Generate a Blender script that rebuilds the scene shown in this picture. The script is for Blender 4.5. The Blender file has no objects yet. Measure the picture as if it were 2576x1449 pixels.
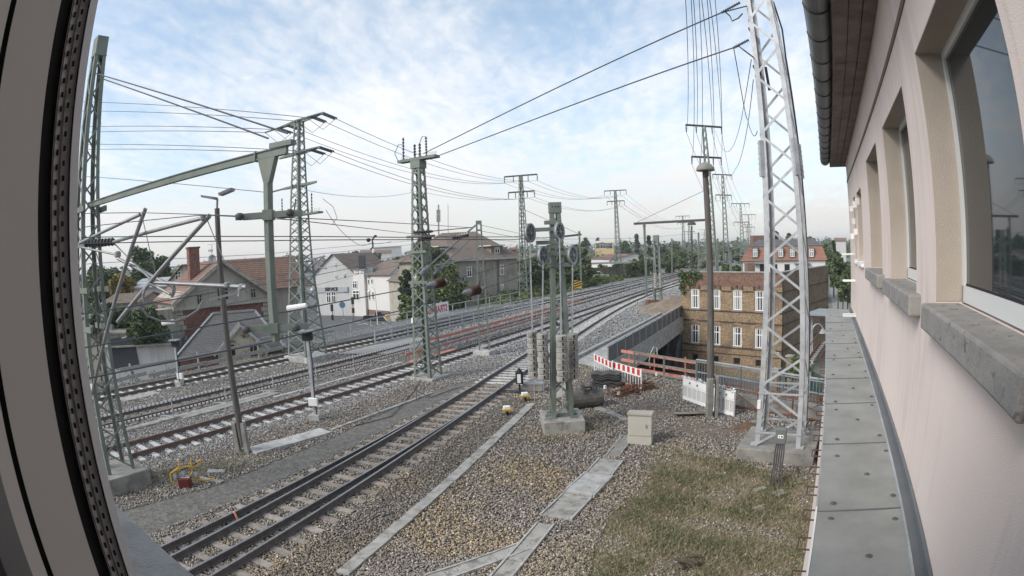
import bpy, bmesh, math, random
import numpy as np
from mathutils import Vector, Matrix
random.seed(7); rng = np.random.default_rng(7)
R = math.radians
sc = bpy.context.scene
H = 6.6                                    # camera height above the track bed
A1, A3 = 0.90, 0.0259                      # lens: angle = A1*r + A3*r^3 (r = 1 at half the picture width)
PITCH, ROLL = R(-3.68), R(2.37)
# ------------------------------------------------------------------ camera
cd = bpy.data.cameras.new('camera'); cam = bpy.data.objects.new('camera', cd); sc.collection.objects.link(cam)
sc.camera = cam
cd.type = 'PANO'; cd.sensor_fit = 'HORIZONTAL'; cd.sensor_width = 36.0
cd.clip_start = 0.02; cd.clip_end = 8000
cy = cd
cy.panorama_type = 'FISHEYE_LENS_POLYNOMIAL'
cy.fisheye_fov = R(200)
cy.fisheye_polynomial_k0 = 0.0
cy.fisheye_polynomial_k1 = -A1 / 18.0
cy.fisheye_polynomial_k2 = 0.0
cy.fisheye_polynomial_k3 = -A3 / 18.0 ** 3
cy.fisheye_polynomial_k4 = 0.0
_cr, _sr = math.cos(ROLL), math.sin(ROLL); _cp, _sp = math.cos(PITCH), math.sin(PITCH)
MR = Matrix(((_cr, 0, _sr), (0, 1, 0), (-_sr, 0, _cr)))
MQ = Matrix(((1, 0, 0), (0, _cp, -_sp), (0, _sp, _cp)))
CM = MQ @ MR                               # columns: right, forward, up
_r, _f, _u = CM.col[0], CM.col[1], CM.col[2]
cam.matrix_world = Matrix(((_r.x, _u.x, -_f.x, 0), (_r.y, _u.y, -_f.y, 0), (_r.z, _u.z, -_f.z, H), (0, 0, 0, 1)))
# ------------------------------------------------------------------ world, sun, exposure
SUN_AZ, SUN_EL = R(-118), R(38)            # azimuth from +Y towards +X
w = bpy.data.worlds.new('World'); sc.world = w; w.use_nodes = True
nt = w.node_tree; N = nt.nodes; L = nt.links; N.clear()
def wn(t, **k):
    n = N.new(t)
    for a, b in k.items(): setattr(n, a, b)
    return n
def wmath(op, a, b=None, clamp=False):
    n = N.new('ShaderNodeMath'); n.operation = op; n.use_clamp = clamp
    for i, x in enumerate((a, b)):
        if x is None: continue
        if isinstance(x, (int, float)): n.inputs[i].default_value = x
        else: L.new(x, n.inputs[i])
    return n.outputs[0]
sky = wn('ShaderNodeTexSky', sky_type='NISHITA'); sky.sun_disc = False
sky.sun_elevation = SUN_EL; sky.sun_rotation = SUN_AZ
sky.air_density = 1.0; sky.dust_density = 1.2; sky.ozone_density = 2.0
tc = wn('ShaderNodeTexCoord'); sep = wn('ShaderNodeSeparateXYZ'); L.new(tc.outputs['Generated'], sep.inputs[0])
zc = wmath('ADD', wmath('MAXIMUM', sep.outputs[2], 0.0), 0.16)
px = wmath('DIVIDE', sep.outputs[0], zc); py = wmath('DIVIDE', sep.outputs[1], zc)
cmb = wn('ShaderNodeCombineXYZ'); L.new(px, cmb.inputs[0]); L.new(py, cmb.inputs[1])
def wnoise(scale, detail, rough, vec, dist=0.0):
    n = wn('ShaderNodeTexNoise'); n.inputs['Scale'].default_value = scale; n.inputs['Detail'].default_value = detail
    n.inputs['Roughness'].default_value = rough; n.inputs['Distortion'].default_value = dist
    L.new(vec, n.inputs['Vector']); return n.outputs[0]
mp = wn('ShaderNodeMapping'); mp.inputs['Rotation'].default_value = (0, 0, R(35)); mp.inputs['Scale'].default_value = (1.15, 0.42, 1)
L.new(cmb.outputs[0], mp.inputs[0])
big = wnoise(0.75, 3, 0.5, mp.outputs[0])
mp2 = wn('ShaderNodeMapping'); mp2.inputs['Rotation'].default_value = (0, 0, R(-28)); mp2.inputs['Scale'].default_value = (1.0, 0.62, 1); L.new(cmb.outputs[0], mp2.inputs[0])
med = wnoise(4.2, 5, 0.62, mp2.outputs[0], 0.5)
fin = wnoise(15.0, 4, 0.6, mp2.outputs[0], 0.5)
rip = wn('ShaderNodeTexWave'); rip.wave_type = 'BANDS'; rip.inputs['Scale'].default_value = 3.6; rip.inputs['Distortion'].default_value = 7.0
rip.inputs['Detail'].default_value = 3; rip.inputs['Detail Scale'].default_value = 1.6; L.new(mp.outputs[0], rip.inputs['Vector'])
cl = wmath('ADD', wmath('MULTIPLY', big, 1.25), wmath('MULTIPLY', med, 0.75))
cl = wmath('ADD', cl, wmath('MULTIPLY', fin, 0.42)); cl = wmath('ADD', cl, wmath('MULTIPLY', rip.outputs[1], 0.05))
lowhaze = wmath('MULTIPLY', wmath('SUBTRACT', 0.40, sep.outputs[2], True), 0.9)      # more veil towards the horizon
cl = wmath('ADD', cl, lowhaze)
ramp = wn('ShaderNodeMapRange'); ramp.inputs[1].default_value = 0.90; ramp.inputs[2].default_value = 1.78; ramp.interpolation_type = 'SMOOTHSTEP'
L.new(cl, ramp.inputs[0])
skym = wn('ShaderNodeVectorMath', operation='SCALE'); L.new(sky.outputs[0], skym.inputs[0]); skym.inputs['Scale'].default_value = 0.115
lift = wn('ShaderNodeVectorMath', operation='ADD'); L.new(skym.outputs[0], lift.inputs[0]); lift.inputs[1].default_value = (0.15, 0.185, 0.19)
mixc = wn('ShaderNodeMix', data_type='RGBA'); L.new(ramp.outputs[0], mixc.inputs[0]); L.new(lift.outputs[0], mixc.inputs[6]); 
hz = wn('ShaderNodeMapRange'); hz.inputs[1].default_value = 0.0; hz.inputs[2].default_value = 0.22; hz.interpolation_type = 'SMOOTHSTEP'; L.new(sep.outputs[2], hz.inputs[0])
ccol = wn('ShaderNodeMix', data_type='RGBA'); L.new(hz.outputs[0], ccol.inputs[0]); ccol.inputs[6].default_value = (0.62, 0.605, 0.59, 1); ccol.inputs[7].default_value = (0.76, 0.765, 0.775, 1); L.new(ccol.outputs[2], mixc.inputs[7])
bg = wn('ShaderNodeBackground'); L.new(mixc.outputs[2], bg.inputs[0]); bg.inputs[1].default_value = 1.0
wo = wn('ShaderNodeOutputWorld'); L.new(bg.outputs[0], wo.inputs[0])
sl = bpy.data.lights.new('sun', 'SUN'); sl.energy = 2.2; sl.angle = R(24); sl.color = (1.0, 0.96, 0.90)
so = bpy.data.objects.new('sun', sl); sc.collection.objects.link(so)
_sd = Vector((math.sin(SUN_AZ) * math.cos(SUN_EL), math.cos(SUN_AZ) * math.cos(SUN_EL), math.sin(SUN_EL)))
so.rotation_euler = _sd.to_track_quat('Z', 'Y').to_euler(); so.location = _sd * 60
sc.view_settings.view_transform = 'Standard'; sc.view_settings.look = 'None'
sc.view_settings.exposure = 0.48; sc.view_settings.gamma = 1.0; sc.view_settings.use_curve_mapping = False
sc.cycles.max_bounces = 6; sc.cycles.diffuse_bounces = 3; sc.cycles.glossy_bounces = 3; sc.cycles.use_denoising = True
# ------------------------------------------------------------------ surveying helpers (picture coordinates of a 2576 x 1449 print)
def ray(u, v):
    x = (u - 1288) / 1288; y = -(v - 724.5) / 1288; r = math.hypot(x, y) + 1e-9
    th = A1 * r + A3 * r ** 3; s = math.sin(th) / r
    return CM @ Vector((x * s, math.cos(th), y * s))
def G(u, v, z=0.0):                         # the point of the level z seen at u, v
    d = ray(u, v); k = (z - H) / d.z; return Vector((d.x * k, d.y * k, z))
def P(u, v, dist):                          # the point at that horizontal distance seen at u, v
    d = ray(u, v); k = dist / math.hypot(d.x, d.y); return Vector((d.x * k, d.y * k, H + d.z * k))
def ZT(p, u, v): return P(u, v, math.hypot(p[0], p[1])).z
# rail frame: s = across (right), t = along; all tracks run at 28.2 degrees
TA = R(28.2); TD = Vector((math.sin(TA), math.cos(TA), 0)); TN = Vector((math.cos(TA), -math.sin(TA), 0))
def T(s, t, z=0.0): return Vector((TN.x * s + TD.x * t, TN.y * s + TD.y * t, z))
# building frame: b = along the facade, n = across, metres from the camera
BA = R(31.76); BD = Vector((math.sin(BA), math.cos(BA), 0)); BN = Vector((math.cos(BA), -math.sin(BA), 0))
D = 0.95
def B(b, n, z): return Vector((BD.x * b * D + BN.x * n * D, BD.y * b * D + BN.y * n * D, H + z * D))
TL = -4.6                                   # level of the town and its streets
# ------------------------------------------------------------------ object helpers
COL = sc.collection
def link(name, me, parent=None):
    o = bpy.data.objects.new(name, me); COL.objects.link(o)
    if parent is not None: o.parent = parent
    return o
def tag(o, label=None, cat=None, group=None, kind=None):
    if label: o['label'] = label
    if cat: o['category'] = cat
    if group: o['group'] = group
    if kind: o['kind'] = kind
    return o
def thing(name, loc, label, cat, group=None, rz=0.0):
    o = link(name, None); o.location = loc; o.rotation_euler = (0, 0, rz); o.empty_display_size = 0.2
    bpy.context.view_layer.update() if False else None
    o.matrix_basis = Matrix.Translation(Vector(loc)) @ Matrix.Rotation(rz, 4, 'Z')
    return tag(o, label, cat, group)
class MB:
    def __init__(s): s.v = []; s.f = []
    def add(s, vs, fs):
        k = len(s.v); s.v += [tuple(x) for x in vs]; s.f += [tuple(i + k for i in f) for f in fs]; return s
    def hexa(s, p):  # 8 points: 4 bottom, 4 top
        return s.add(p, [(3, 2, 1, 0), (4, 5, 6, 7), (0, 1, 5, 4), (1, 2, 6, 5), (2, 3, 7, 6), (3, 0, 4, 7)])
    def box(s, c, size, rz=0.0):
        cx, cy_, cz = c; a, b, h = size[0] / 2, size[1] / 2, size[2] / 2; co, si = math.cos(rz), math.sin(rz)
        q = [(-a, -b), (a, -b), (a, b), (-a, b)]
        return s.hexa([(cx + x * co - y * si, cy_ + x * si + y * co, cz + z) for z in (-h, h) for x, y in q])
    def bar(s, p0, p1, w, h=None, up=(0, 0, 1)):
        p0, p1 = Vector(p0), Vector(p1); d = (p1 - p0).normalized(); h = w if h is None else h
        up = Vector(up)
        if abs(d.dot(up)) > 0.98: up = Vector((1, 0, 0)) if abs(d.x) < 0.9 else Vector((0, 1, 0))
        x = d.cross(up).normalized(); y = x.cross(d)
        q = [(-w / 2, -h / 2), (w / 2, -h / 2), (w / 2, h / 2), (-w / 2, h / 2)]
        return s.hexa([p + x * a + y * b for p in (p0, p1) for a, b in q])
    def tube(s, pts, r, n=6, cap=True):
        pts = [Vector(p) for p in pts]; m = len(pts); rs = r if isinstance(r, (list, tuple)) else [r] * m
        ref = None; V = []
        for i, p in enumerate(pts):
            d = (pts[min(i + 1, m - 1)] - pts[max(i - 1, 0)]).normalized()
            if ref is None: ref = Vector((0, 0, 1)) if abs(d.z) < 0.9 else Vector((1, 0, 0))
            x = d.cross(ref).normalized(); y = x.cross(d); ref = y
            for k in range(n):
                a = 2 * math.pi * k / n; V.append(p + (x * math.cos(a) + y * math.sin(a)) * rs[i])
        F = []
        for i in range(m - 1):
            for k in range(n):
                k2 = (k + 1) % n; F.append((i * n + k, i * n + k2, (i + 1) * n + k2, (i + 1) * n + k))
        if cap: F.append(tuple(range(n - 1, -1, -1))); F.append(tuple(range((m - 1) * n, m * n)))
        return s.add(V, F)
    def lathe(s, c, prof, n=16, ax='z'):
        V = []; F = []; m = len(prof)
        for r, z in prof:
            for k in range(n):
                a = 2 * math.pi * k / n; q = (r * math.cos(a), r * math.sin(a), z)
                if ax == 'x': q = (q[2], q[0], q[1])
                if ax == 'y': q = (q[0], q[2], q[1])
                V.append((c[0] + q[0], c[1] + q[1], c[2] + q[2]))
        for i in range(m - 1):
            for k in range(n):
                k2 = (k + 1) % n; F.append((i * n + k, i * n + k2, (i + 1) * n + k2, (i + 1) * n + k))
        F.append(tuple(range(n - 1, -1, -1))); F.append(tuple(range((m - 1) * n, m * n)))
        return s.add(V, F)
    def prism(s, poly, z0, z1):             # polygon in x, y between two levels
        n = len(poly); V = [(p[0], p[1], z0) for p in poly] + [(p[0], p[1], z1) for p in poly]
        return s.add(V, [tuple(range(n - 1, -1, -1)), tuple(range(n, 2 * n))] + [(i, (i + 1) % n, n + (i + 1) % n, n + i) for i in range(n)])
    def quad(s, a, b, c, d): return s.add([a, b, c, d], [(0, 1, 2, 3)])
    def slab(s, a, b, c, d, th):            # quad with thickness downwards along its normal
        a, b, c, d = map(Vector, (a, b, c, d)); n = (b - a).cross(d - a).normalized() * th
        return s.hexa([a - n, b - n, c - n, d - n, a, b, c, d])
    def build(s, name, mat, parent=None, smooth=False, bevel=0.0, kind=None, local=True, normals=True):
        me = bpy.data.meshes.new(name); me.from_pydata([tuple(v) for v in s.v], [], s.f)
        if normals:
            bm = bmesh.new(); bm.from_mesh(me); bmesh.ops.recalc_face_normals(bm, faces=bm.faces); bm.to_mesh(me); bm.free()
        if parent is not None and local:    # vertices were given in world coordinates
            me.transform(WM(parent).inverted())
        me.materials.append(mat)
        if smooth: me.polygons.foreach_set('use_smooth', [True] * len(me.polygons))
        o = link(name, me, parent)
        if bevel: m = o.modifiers.new('bevel', 'BEVEL'); m.width = bevel; m.segments = 2; m.limit_method = 'ANGLE'
        if kind: o['kind'] = kind
        return o
def WM(o):
    m = o.matrix_basis.copy()
    while o.parent is not None: o = o.parent; m = o.matrix_basis @ m
    return m
_cube = {}
def cube_mesh(mat):
    if mat.name not in _cube:
        m = MB().box((0, 0, 0), (1, 1, 1)).build('bar', mat); me = m.data; bpy.data.objects.remove(m); _cube[mat.name] = me
    return _cube[mat.name]
def barobj(name, p0, p1, w, h, mat, parent, up=(0, 0, 1)):   # one member, sharing a unit mesh
    p0, p1 = Vector(p0), Vector(p1); d = p1 - p0; ln = d.length; d = d / ln; up = Vector(up)
    if abs(d.dot(up)) > 0.98: up = Vector((1, 0, 0)) if abs(d.x) < 0.9 else Vector((0, 1, 0))
    x = d.cross(up).normalized(); y = x.cross(d)
    m = Matrix(((x.x * w, d.x * ln, y.x * h, 0), (x.y * w, d.y * ln, y.y * h, 0), (x.z * w, d.z * ln, y.z * h, 0), (0, 0, 0, 1)))
    m.translation = (p0 + p1) / 2
    o = link(name, cube_mesh(mat), parent)
    o.matrix_basis = (WM(parent).inverted() @ m) if parent is not None else m
    return o
def copy_tree(o, parent=None):
    c = o.copy(); COL.objects.link(c); c.parent = parent
    for ch in [x for x in bpy.data.objects if x.parent == o]: copy_tree(ch, c)
    return c
# ------------------------------------------------------------------ materials
_m = {}
def mat(name, c1, c2=None, scale=3.0, rough=0.85, bump=0.0, bscale=None, metal=0.0, detail=5, spec=0.4, lo=0.35, hi=0.65, stretch=None, c3=None, c3scale=1.0, c3lo=0.55, c3hi=0.75, rand=0.0):
    if name in _m: return _m[name]
    m = bpy.data.materials.new(name); m.use_nodes = True; t = m.node_tree; n = t.nodes; l = t.links
    b = n['Principled BSDF']; b.inputs['Roughness'].default_value = rough; b.inputs['Metallic'].default_value = metal; b.inputs['Specular IOR Level'].default_value = spec
    _m[name] = m
    tcn = n.new('ShaderNodeTexCoord')
    vec = tcn.outputs['Object']
    geo = n.new('ShaderNodeNewGeometry'); vec = geo.outputs['Position']
    if stretch:
        mpn = n.new('ShaderNodeMapping'); mpn.inputs['Scale'].default_value = stretch; l.new(vec, mpn.inputs[0]); vec = mpn.outputs[0]
    def noise(sc_, d=detail):
        q = n.new('ShaderNodeTexNoise'); q.inputs['Scale'].default_value = sc_; q.inputs['Detail'].default_value = d; q.inputs['Roughness'].default_value = 0.6; l.new(vec, q.inputs['Vector']); return q.outputs[0]
    col = None
    if c2 is not None:
        mr = n.new('ShaderNodeMapRange'); mr.inputs[1].default_value = lo; mr.inputs[2].default_value = hi; l.new(noise(scale), mr.inputs[0])
        mx = n.new('ShaderNodeMix'); mx.data_type = 'RGBA'; l.new(mr.outputs[0], mx.inputs[0]); mx.inputs[6].default_value = (*c1, 1); mx.inputs[7].default_value = (*c2, 1); col = mx.outputs[2]
    if c3 is not None:
        mr = n.new('ShaderNodeMapRange'); mr.inputs[1].default_value = c3lo; mr.inputs[2].default_value = c3hi; l.new(noise(c3scale), mr.inputs[0])
        mx = n.new('ShaderNodeMix'); mx.data_type = 'RGBA'; l.new(mr.outputs[0], mx.inputs[0]); mx.inputs[7].default_value = (*c3, 1)
        if col is not None: l.new(col, mx.inputs[6])
        else: mx.inputs[6].default_value = (*c1, 1)
        col = mx.outputs[2]
    if rand:
        oi = n.new('ShaderNodeObjectInfo'); mr = n.new('ShaderNodeMapRange'); mr.inputs[3].default_value = 1 - rand; mr.inputs[4].default_value = 1 + rand; l.new(oi.outputs['Random'], mr.inputs[0])
        vm = n.new('ShaderNodeVectorMath'); vm.operation = 'SCALE'; l.new(mr.outputs[0], vm.inputs['Scale'])
        if col is not None: l.new(col, vm.inputs[0])
        else: vm.inputs[0].default_value = c1
        col = vm.outputs[0]
    if col is not None: l.new(col, b.inputs['Base Color'])
    else: b.inputs['Base Color'].default_value = (*c1, 1)
    if bump:
        bn = n.new('ShaderNodeBump'); bn.inputs['Strength'].default_value = 1.0; bn.inputs['Distance'].default_value = bump; l.new(noise(bscale or scale * 6, 3), bn.inputs['Height']); l.new(bn.outputs[0], b.inputs['Normal'])
    return m
def brickmat(name, c1, c2, mortar, bw=0.25, bh=0.077, ms=0.012, dirt=None, axis='uv', bump=0.01, offset=0.5, dlo=0.5, dhi=0.75):
    if name in _m: return _m[name]
    m = bpy.data.materials.new(name); m.use_nodes = True; t = m.node_tree; n = t.nodes; l = t.links; b = n['Principled BSDF']; b.inputs['Roughness'].default_value = 0.9
    b.inputs['Specular IOR Level'].default_value = 0.25
    uv = n.new('ShaderNodeUVMap')
    br = n.new('ShaderNodeTexBrick'); br.offset = offset; l.new(uv.outputs[0], br.inputs['Vector']); br.inputs['Scale'].default_value = 1.0
    br.inputs['Color1'].default_value = (*c1, 1); br.inputs['Color2'].default_value = (*c2, 1); br.inputs['Mortar'].default_value = (*mortar, 1)
    br.inputs['Brick Width'].default_value = bw; br.inputs['Row Height'].default_value = bh; br.inputs['Mortar Size'].default_value = ms; br.inputs['Mortar Smooth'].default_value = 0.2
    col = br.outputs['Color']
    geo = n.new('ShaderNodeNewGeometry')
    no = n.new('ShaderNodeTexNoise'); no.inputs['Scale'].default_value = 0.7; no.inputs['Detail'].default_value = 6; l.new(geo.outputs['Position'], no.inputs['Vector'])
    no2 = n.new('ShaderNodeTexNoise'); no2.inputs['Scale'].default_value = 6; no2.inputs['Detail'].default_value = 4; l.new(geo.outputs['Position'], no2.inputs['Vector'])
    mr = n.new('ShaderNodeMapRange'); mr.inputs[1].default_value = 0.3; mr.inputs[2].default_value = 0.7; mr.inputs[3].default_value = 0.6; mr.inputs[4].default_value = 1.25; l.new(no2.outputs[0], mr.inputs[0])
    vm = n.new('ShaderNodeVectorMath'); vm.operation = 'SCALE'; l.new(col, vm.inputs[0]); l.new(mr.outputs[0], vm.inputs['Scale']); col = vm.outputs[0]
    if dirt:
        mr = n.new('ShaderNodeMapRange'); mr.inputs[1].default_value = dlo; mr.inputs[2].default_value = dhi; mr.inputs[4].default_value = 0.8; l.new(no.outputs[0], mr.inputs[0])
        mx = n.new('ShaderNodeMix'); mx.data_type = 'RGBA'; l.new(mr.outputs[0], mx.inputs[0]); l.new(col, mx.inputs[6]); mx.inputs[7].default_value = (*dirt, 1); col = mx.outputs[2]
    l.new(col, b.inputs['Base Color'])
    bn = n.new('ShaderNodeBump'); bn.inputs['Distance'].default_value = bump; l.new(br.outputs['Fac'], bn.inputs['Height']); bn.invert = True; l.new(bn.outputs[0], b.inputs['Normal'])
    _m[name] = m; return m
def wall_uv(o, scale=1.0):                  # metres along the wall and up it
    me = o.data; uv = me.uv_layers.new(name='UVMap'); W = WM(o); 
    co = [W @ v.co for v in me.vertices]; W3 = W.to_3x3()
    for p in me.polygons:
        n = (W3 @ p.normal).normalized()
        if abs(n.z) > 0.95: ax, ay = Vector((1, 0, 0)), Vector((0, 1, 0))
        else: ax = Vector((-n.y, n.x, 0)).normalized(); ay = n.cross(ax)
        if ay.z < 0: ay = -ay
        for li in p.loop_indices:
            c = co[me.loops[li].vertex_index]; uv.data[li].uv = (c.dot(ax) * scale, c.dot(ay) * scale)
    return o
M = dict(
 green=mat('green_painted_steel', (.125, .152, .132), (.185, .21, .185), 1.6, .6, c3=(.21, .16, .11), c3scale=5, c3lo=.58, c3hi=.72),
 galv=mat('galvanised_steel', (.34, .355, .37), (.46, .475, .49), 2.6, .5, metal=.25, c3=(.29, .27, .25), c3scale=4, c3lo=.58, c3hi=.75),
 greyst=mat('grey_steel', (.24, .25, .26), (.32, .33, .34), 3, .5, metal=.3),
 dark=mat('dark_steel', (.045, .045, .05), (.07, .065, .065), 4, .6),
 wire=mat('wire_metal', (.075, .085, .10), rough=.6),
 wirel=mat('pale_wire_metal', (.13, .14, .155), rough=.6),
 rust=mat('rusty_steel', (.13, .055, .035), (.20, .095, .06), 6, .9),
 railr=mat('rusty_rail', (.115, .075, .062), (.165, .115, .095), 4, .75),
 railg=mat('worn_rail', (.085, .075, .07), (.13, .115, .105), 5, .6),
 railtop=mat('polished_rail_head', (.22, .22, .225), (.30, .30, .30), 5, .32, metal=.7),
 conc=mat('concrete', (.28, .27, .25), (.38, .37, .34), 2.5, .9, .004, 30, c3=(.17, .155, .135), c3scale=3.2, c3lo=.5, c3hi=.68),
 concd=mat('weathered_concrete', (.19, .185, .17), (.29, .28, .255), 2.2, .95, .006, 25, c3=(.12, .115, .09), c3scale=2.4),
 concn=mat('new_concrete', (.37, .365, .35), (.46, .455, .435), 3, .9, .003, 30, c3=(.26, .25, .23), c3scale=2.2, c3lo=.5, c3hi=.7),
 slepc=mat('concrete_sleeper', (.36, .37, .375), (.47, .475, .47), 5, .9, rand=.14),
 slepw=mat('old_sleeper', (.22, .185, .16), (.33, .295, .26), 7, .95, .004, 40, c3=(.13, .085, .07), c3scale=2, rand=.18),
 slepb=mat('dark_sleeper', (.14, .12, .10), (.20, .175, .15), 5, .95, rand=.15),
 slepn=mat('pale_sleeper', (.46, .44, .41), (.56, .54, .50), 5, .9, rand=.1),
 wood=mat('weathered_wood', (.085, .078, .072), (.14, .13, .12), 3, .95, .004, 18, stretch=(6, 6, .5)),
 plank=mat('grey_plank', (.27, .26, .25), (.36, .35, .34), 3, .95, stretch=(2, 2, 6)),
 redplank=mat('red_primed_plank', (.43, .165, .125), (.52, .23, .175), 4, .9),
 stucco=mat('pink_white_render', (.70, .59, .535), (.73, .62, .565), .8, .95, .004, 110),
 revealt=mat('reveal_tan', (.40, .34, .285), (.46, .40, .34), 1.2, .95, .005, 90),  # window reveals and lintels, a darker tan than the wall
 sill=mat('cracked_stone_sill', (.235, .222, .21), (.30, .285, .265), 6, .95, .006, 40, c3=(.15, .125, .10), c3scale=9, c3lo=.6, c3hi=.66),
 sheet=mat('grey_roof_sheet', (.235, .238, .222), (.305, .308, .29), 2.2, .55, .0012, 25, metal=.1, c3=(.30, .295, .28), c3scale=3.2, c3lo=.6, c3hi=.8),
 zinc=mat('zinc_gutter', (.135, .145, .155), (.19, .20, .205), 1.2, .5, metal=.3),
 soffit=mat('brown_soffit_board', (.15, .115, .10), (.235, .185, .165), 3, .9, .002, 20, stretch=(1, 1, 1)),
 groove=mat('brown_line', (.19, .12, .09), rough=.9),
 white=mat('white_paint', (.72, .72, .70), (.78, .78, .76), 2, .55),
 frame=mat('white_window_frame', (.66, .66, .64), rough=.45),
 red=mat('signal_red', (.50, .045, .035), rough=.45),
 glass=mat('dark_glass', (.025, .03, .033), rough=.03, spec=.6),
 yellow=mat('yellow_paint', (.55, .33, .04), rough=.5),
 orange=mat('ochre_paint', (.55, .25, .07), rough=.6),
 black=mat('black_rubber', (.012, .012, .013), rough=.7),
 cabinet=mat('beige_cabinet', (.42, .40, .345), (.45, .43, .37), 2, .6),
 asphalt=mat('asphalt', (.085, .086, .088), (.12, .12, .12), 1.5, .9),
 pave=mat('pavement', (.19, .185, .175), (.25, .245, .23), 1.5, .95),
 mark=mat('road_marking', (.52, .52, .50), rough=.8),
 insul=mat('brown_insulator', (.075, .04, .035), rough=.25, spec=.6),
 insulg=mat('grey_insulator', (.24, .26, .28), rough=.35),
 insulb=mat('blue_grey_insulator', (.06, .075, .10), rough=.3),
 tube=mat('alu_tube', (.21, .21, .215), (.27, .27, .275), 3, .45, metal=.4),
 plaster=mat('beige_plaster', (.335, .31, .265), (.41, .385, .335), .9, .95, .004, 20, c3=(.22, .195, .165), c3scale=.7),
 plasterw=mat('white_plaster', (.62, .60, .575), (.66, .64, .615), .6, .95),
 plasterg=mat('light_grey_plaster', (.47, .465, .46), (.51, .505, .50), .6, .95),
 greyp=mat('grey_old_plaster', (.31, .285, .24), (.37, .345, .295), .5, .95, .006, 8, c3=(.22, .20, .17), c3scale=.35),
 slate=mat('dark_slate', (.085, .085, .085), (.13, .128, .125), 7, .85, c3=(.155, .15, .14), c3scale=1.0),
 tiler=mat('red_roof_tile', (.175, .105, .078), (.24, .15, .115), 4, .85, c3=(.13, .095, .08), c3scale=.8),
 tileb=mat('brown_roof_tile', (.155, .12, .10), (.225, .18, .15), 4, .9, c3=(.11, .09, .08), c3scale=.5),
 darkw=mat('dark_window', (.02, .022, .026), rough=.08, spec=.5),
 bark=mat('bark', (.07, .055, .04), (.11, .09, .07), 5, .95),
 leaf=mat('leaf_green', (.080, .112, .050), (.15, .195, .092), 1.3, .7, spec=.2, lo=.3, hi=.7),
 leafd=mat('leaf_dark', (.064, .092, .046), (.118, .156, .078), 1.0, .7, spec=.2, lo=.3, hi=.7),
 leafl=mat('leaf_light', (.085, .112, .042), (.165, .195, .085), 1.4, .7, spec=.2, lo=.3, hi=.7),
 leafy=mat('leaf_yellow', (.30, .22, .06), (.20, .18, .06), 1.5, .7, spec=.2),
 cream=mat('cream_plaster', (.50, .46, .37), (.55, .51, .42), .8, .95),
 tarp=mat('grey_tarpaulin', (.085, .082, .08), (.12, .115, .11), 1.2, .7, .02, 2.5),
 blue=mat('blue_paint', (.055, .16, .24), rough=.5),
 foil=mat('white_foil', (.80, .80, .80), rough=.35),
)

def streaks(m, dark, scale=(9, 9, .55), lo=.5, hi=.78, amt=.55):
    n = m.node_tree.nodes; l = m.node_tree.links; b = n['Principled BSDF']; src = b.inputs['Base Color'].links[0].from_socket
    g_ = n.new('ShaderNodeNewGeometry'); mp_ = n.new('ShaderNodeMapping'); mp_.inputs['Scale'].default_value = scale; l.new(g_.outputs['Position'], mp_.inputs[0])
    q = n.new('ShaderNodeTexNoise'); q.inputs['Scale'].default_value = 1.0; q.inputs['Detail'].default_value = 6; l.new(mp_.outputs[0], q.inputs['Vector'])
    q2 = n.new('ShaderNodeTexNoise'); q2.inputs['Scale'].default_value = .6; q2.inputs['Detail'].default_value = 4; l.new(g_.outputs['Position'], q2.inputs['Vector'])
    mu = n.new('ShaderNodeMath'); mu.operation = 'MULTIPLY'; l.new(q.outputs[0], mu.inputs[0]); l.new(q2.outputs[0], mu.inputs[1])
    mr = n.new('ShaderNodeMapRange'); mr.inputs[1].default_value = lo * .5; mr.inputs[2].default_value = hi * .5; mr.inputs[4].default_value = amt; l.new(mu.outputs[0], mr.inputs[0])
    mx = n.new('ShaderNodeMix'); mx.data_type = 'RGBA'; l.new(mr.outputs[0], mx.inputs[0]); l.new(src, mx.inputs[6]); mx.inputs[7].default_value = (*dark, 1); l.new(mx.outputs[2], b.inputs['Base Color'])
streaks(M['stucco'], (.47, .395, .36), amt=.4); streaks(M['greyp'], (.15, .135, .115), (3, 3, .25)); streaks(M['plaster'], (.17, .15, .125), (4, 4, .4)); streaks(M['concn'], (.20, .19, .17), (5, 5, .6)); streaks(M['plasterg'], (.33, .32, .31), (3, 3, .3))
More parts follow.
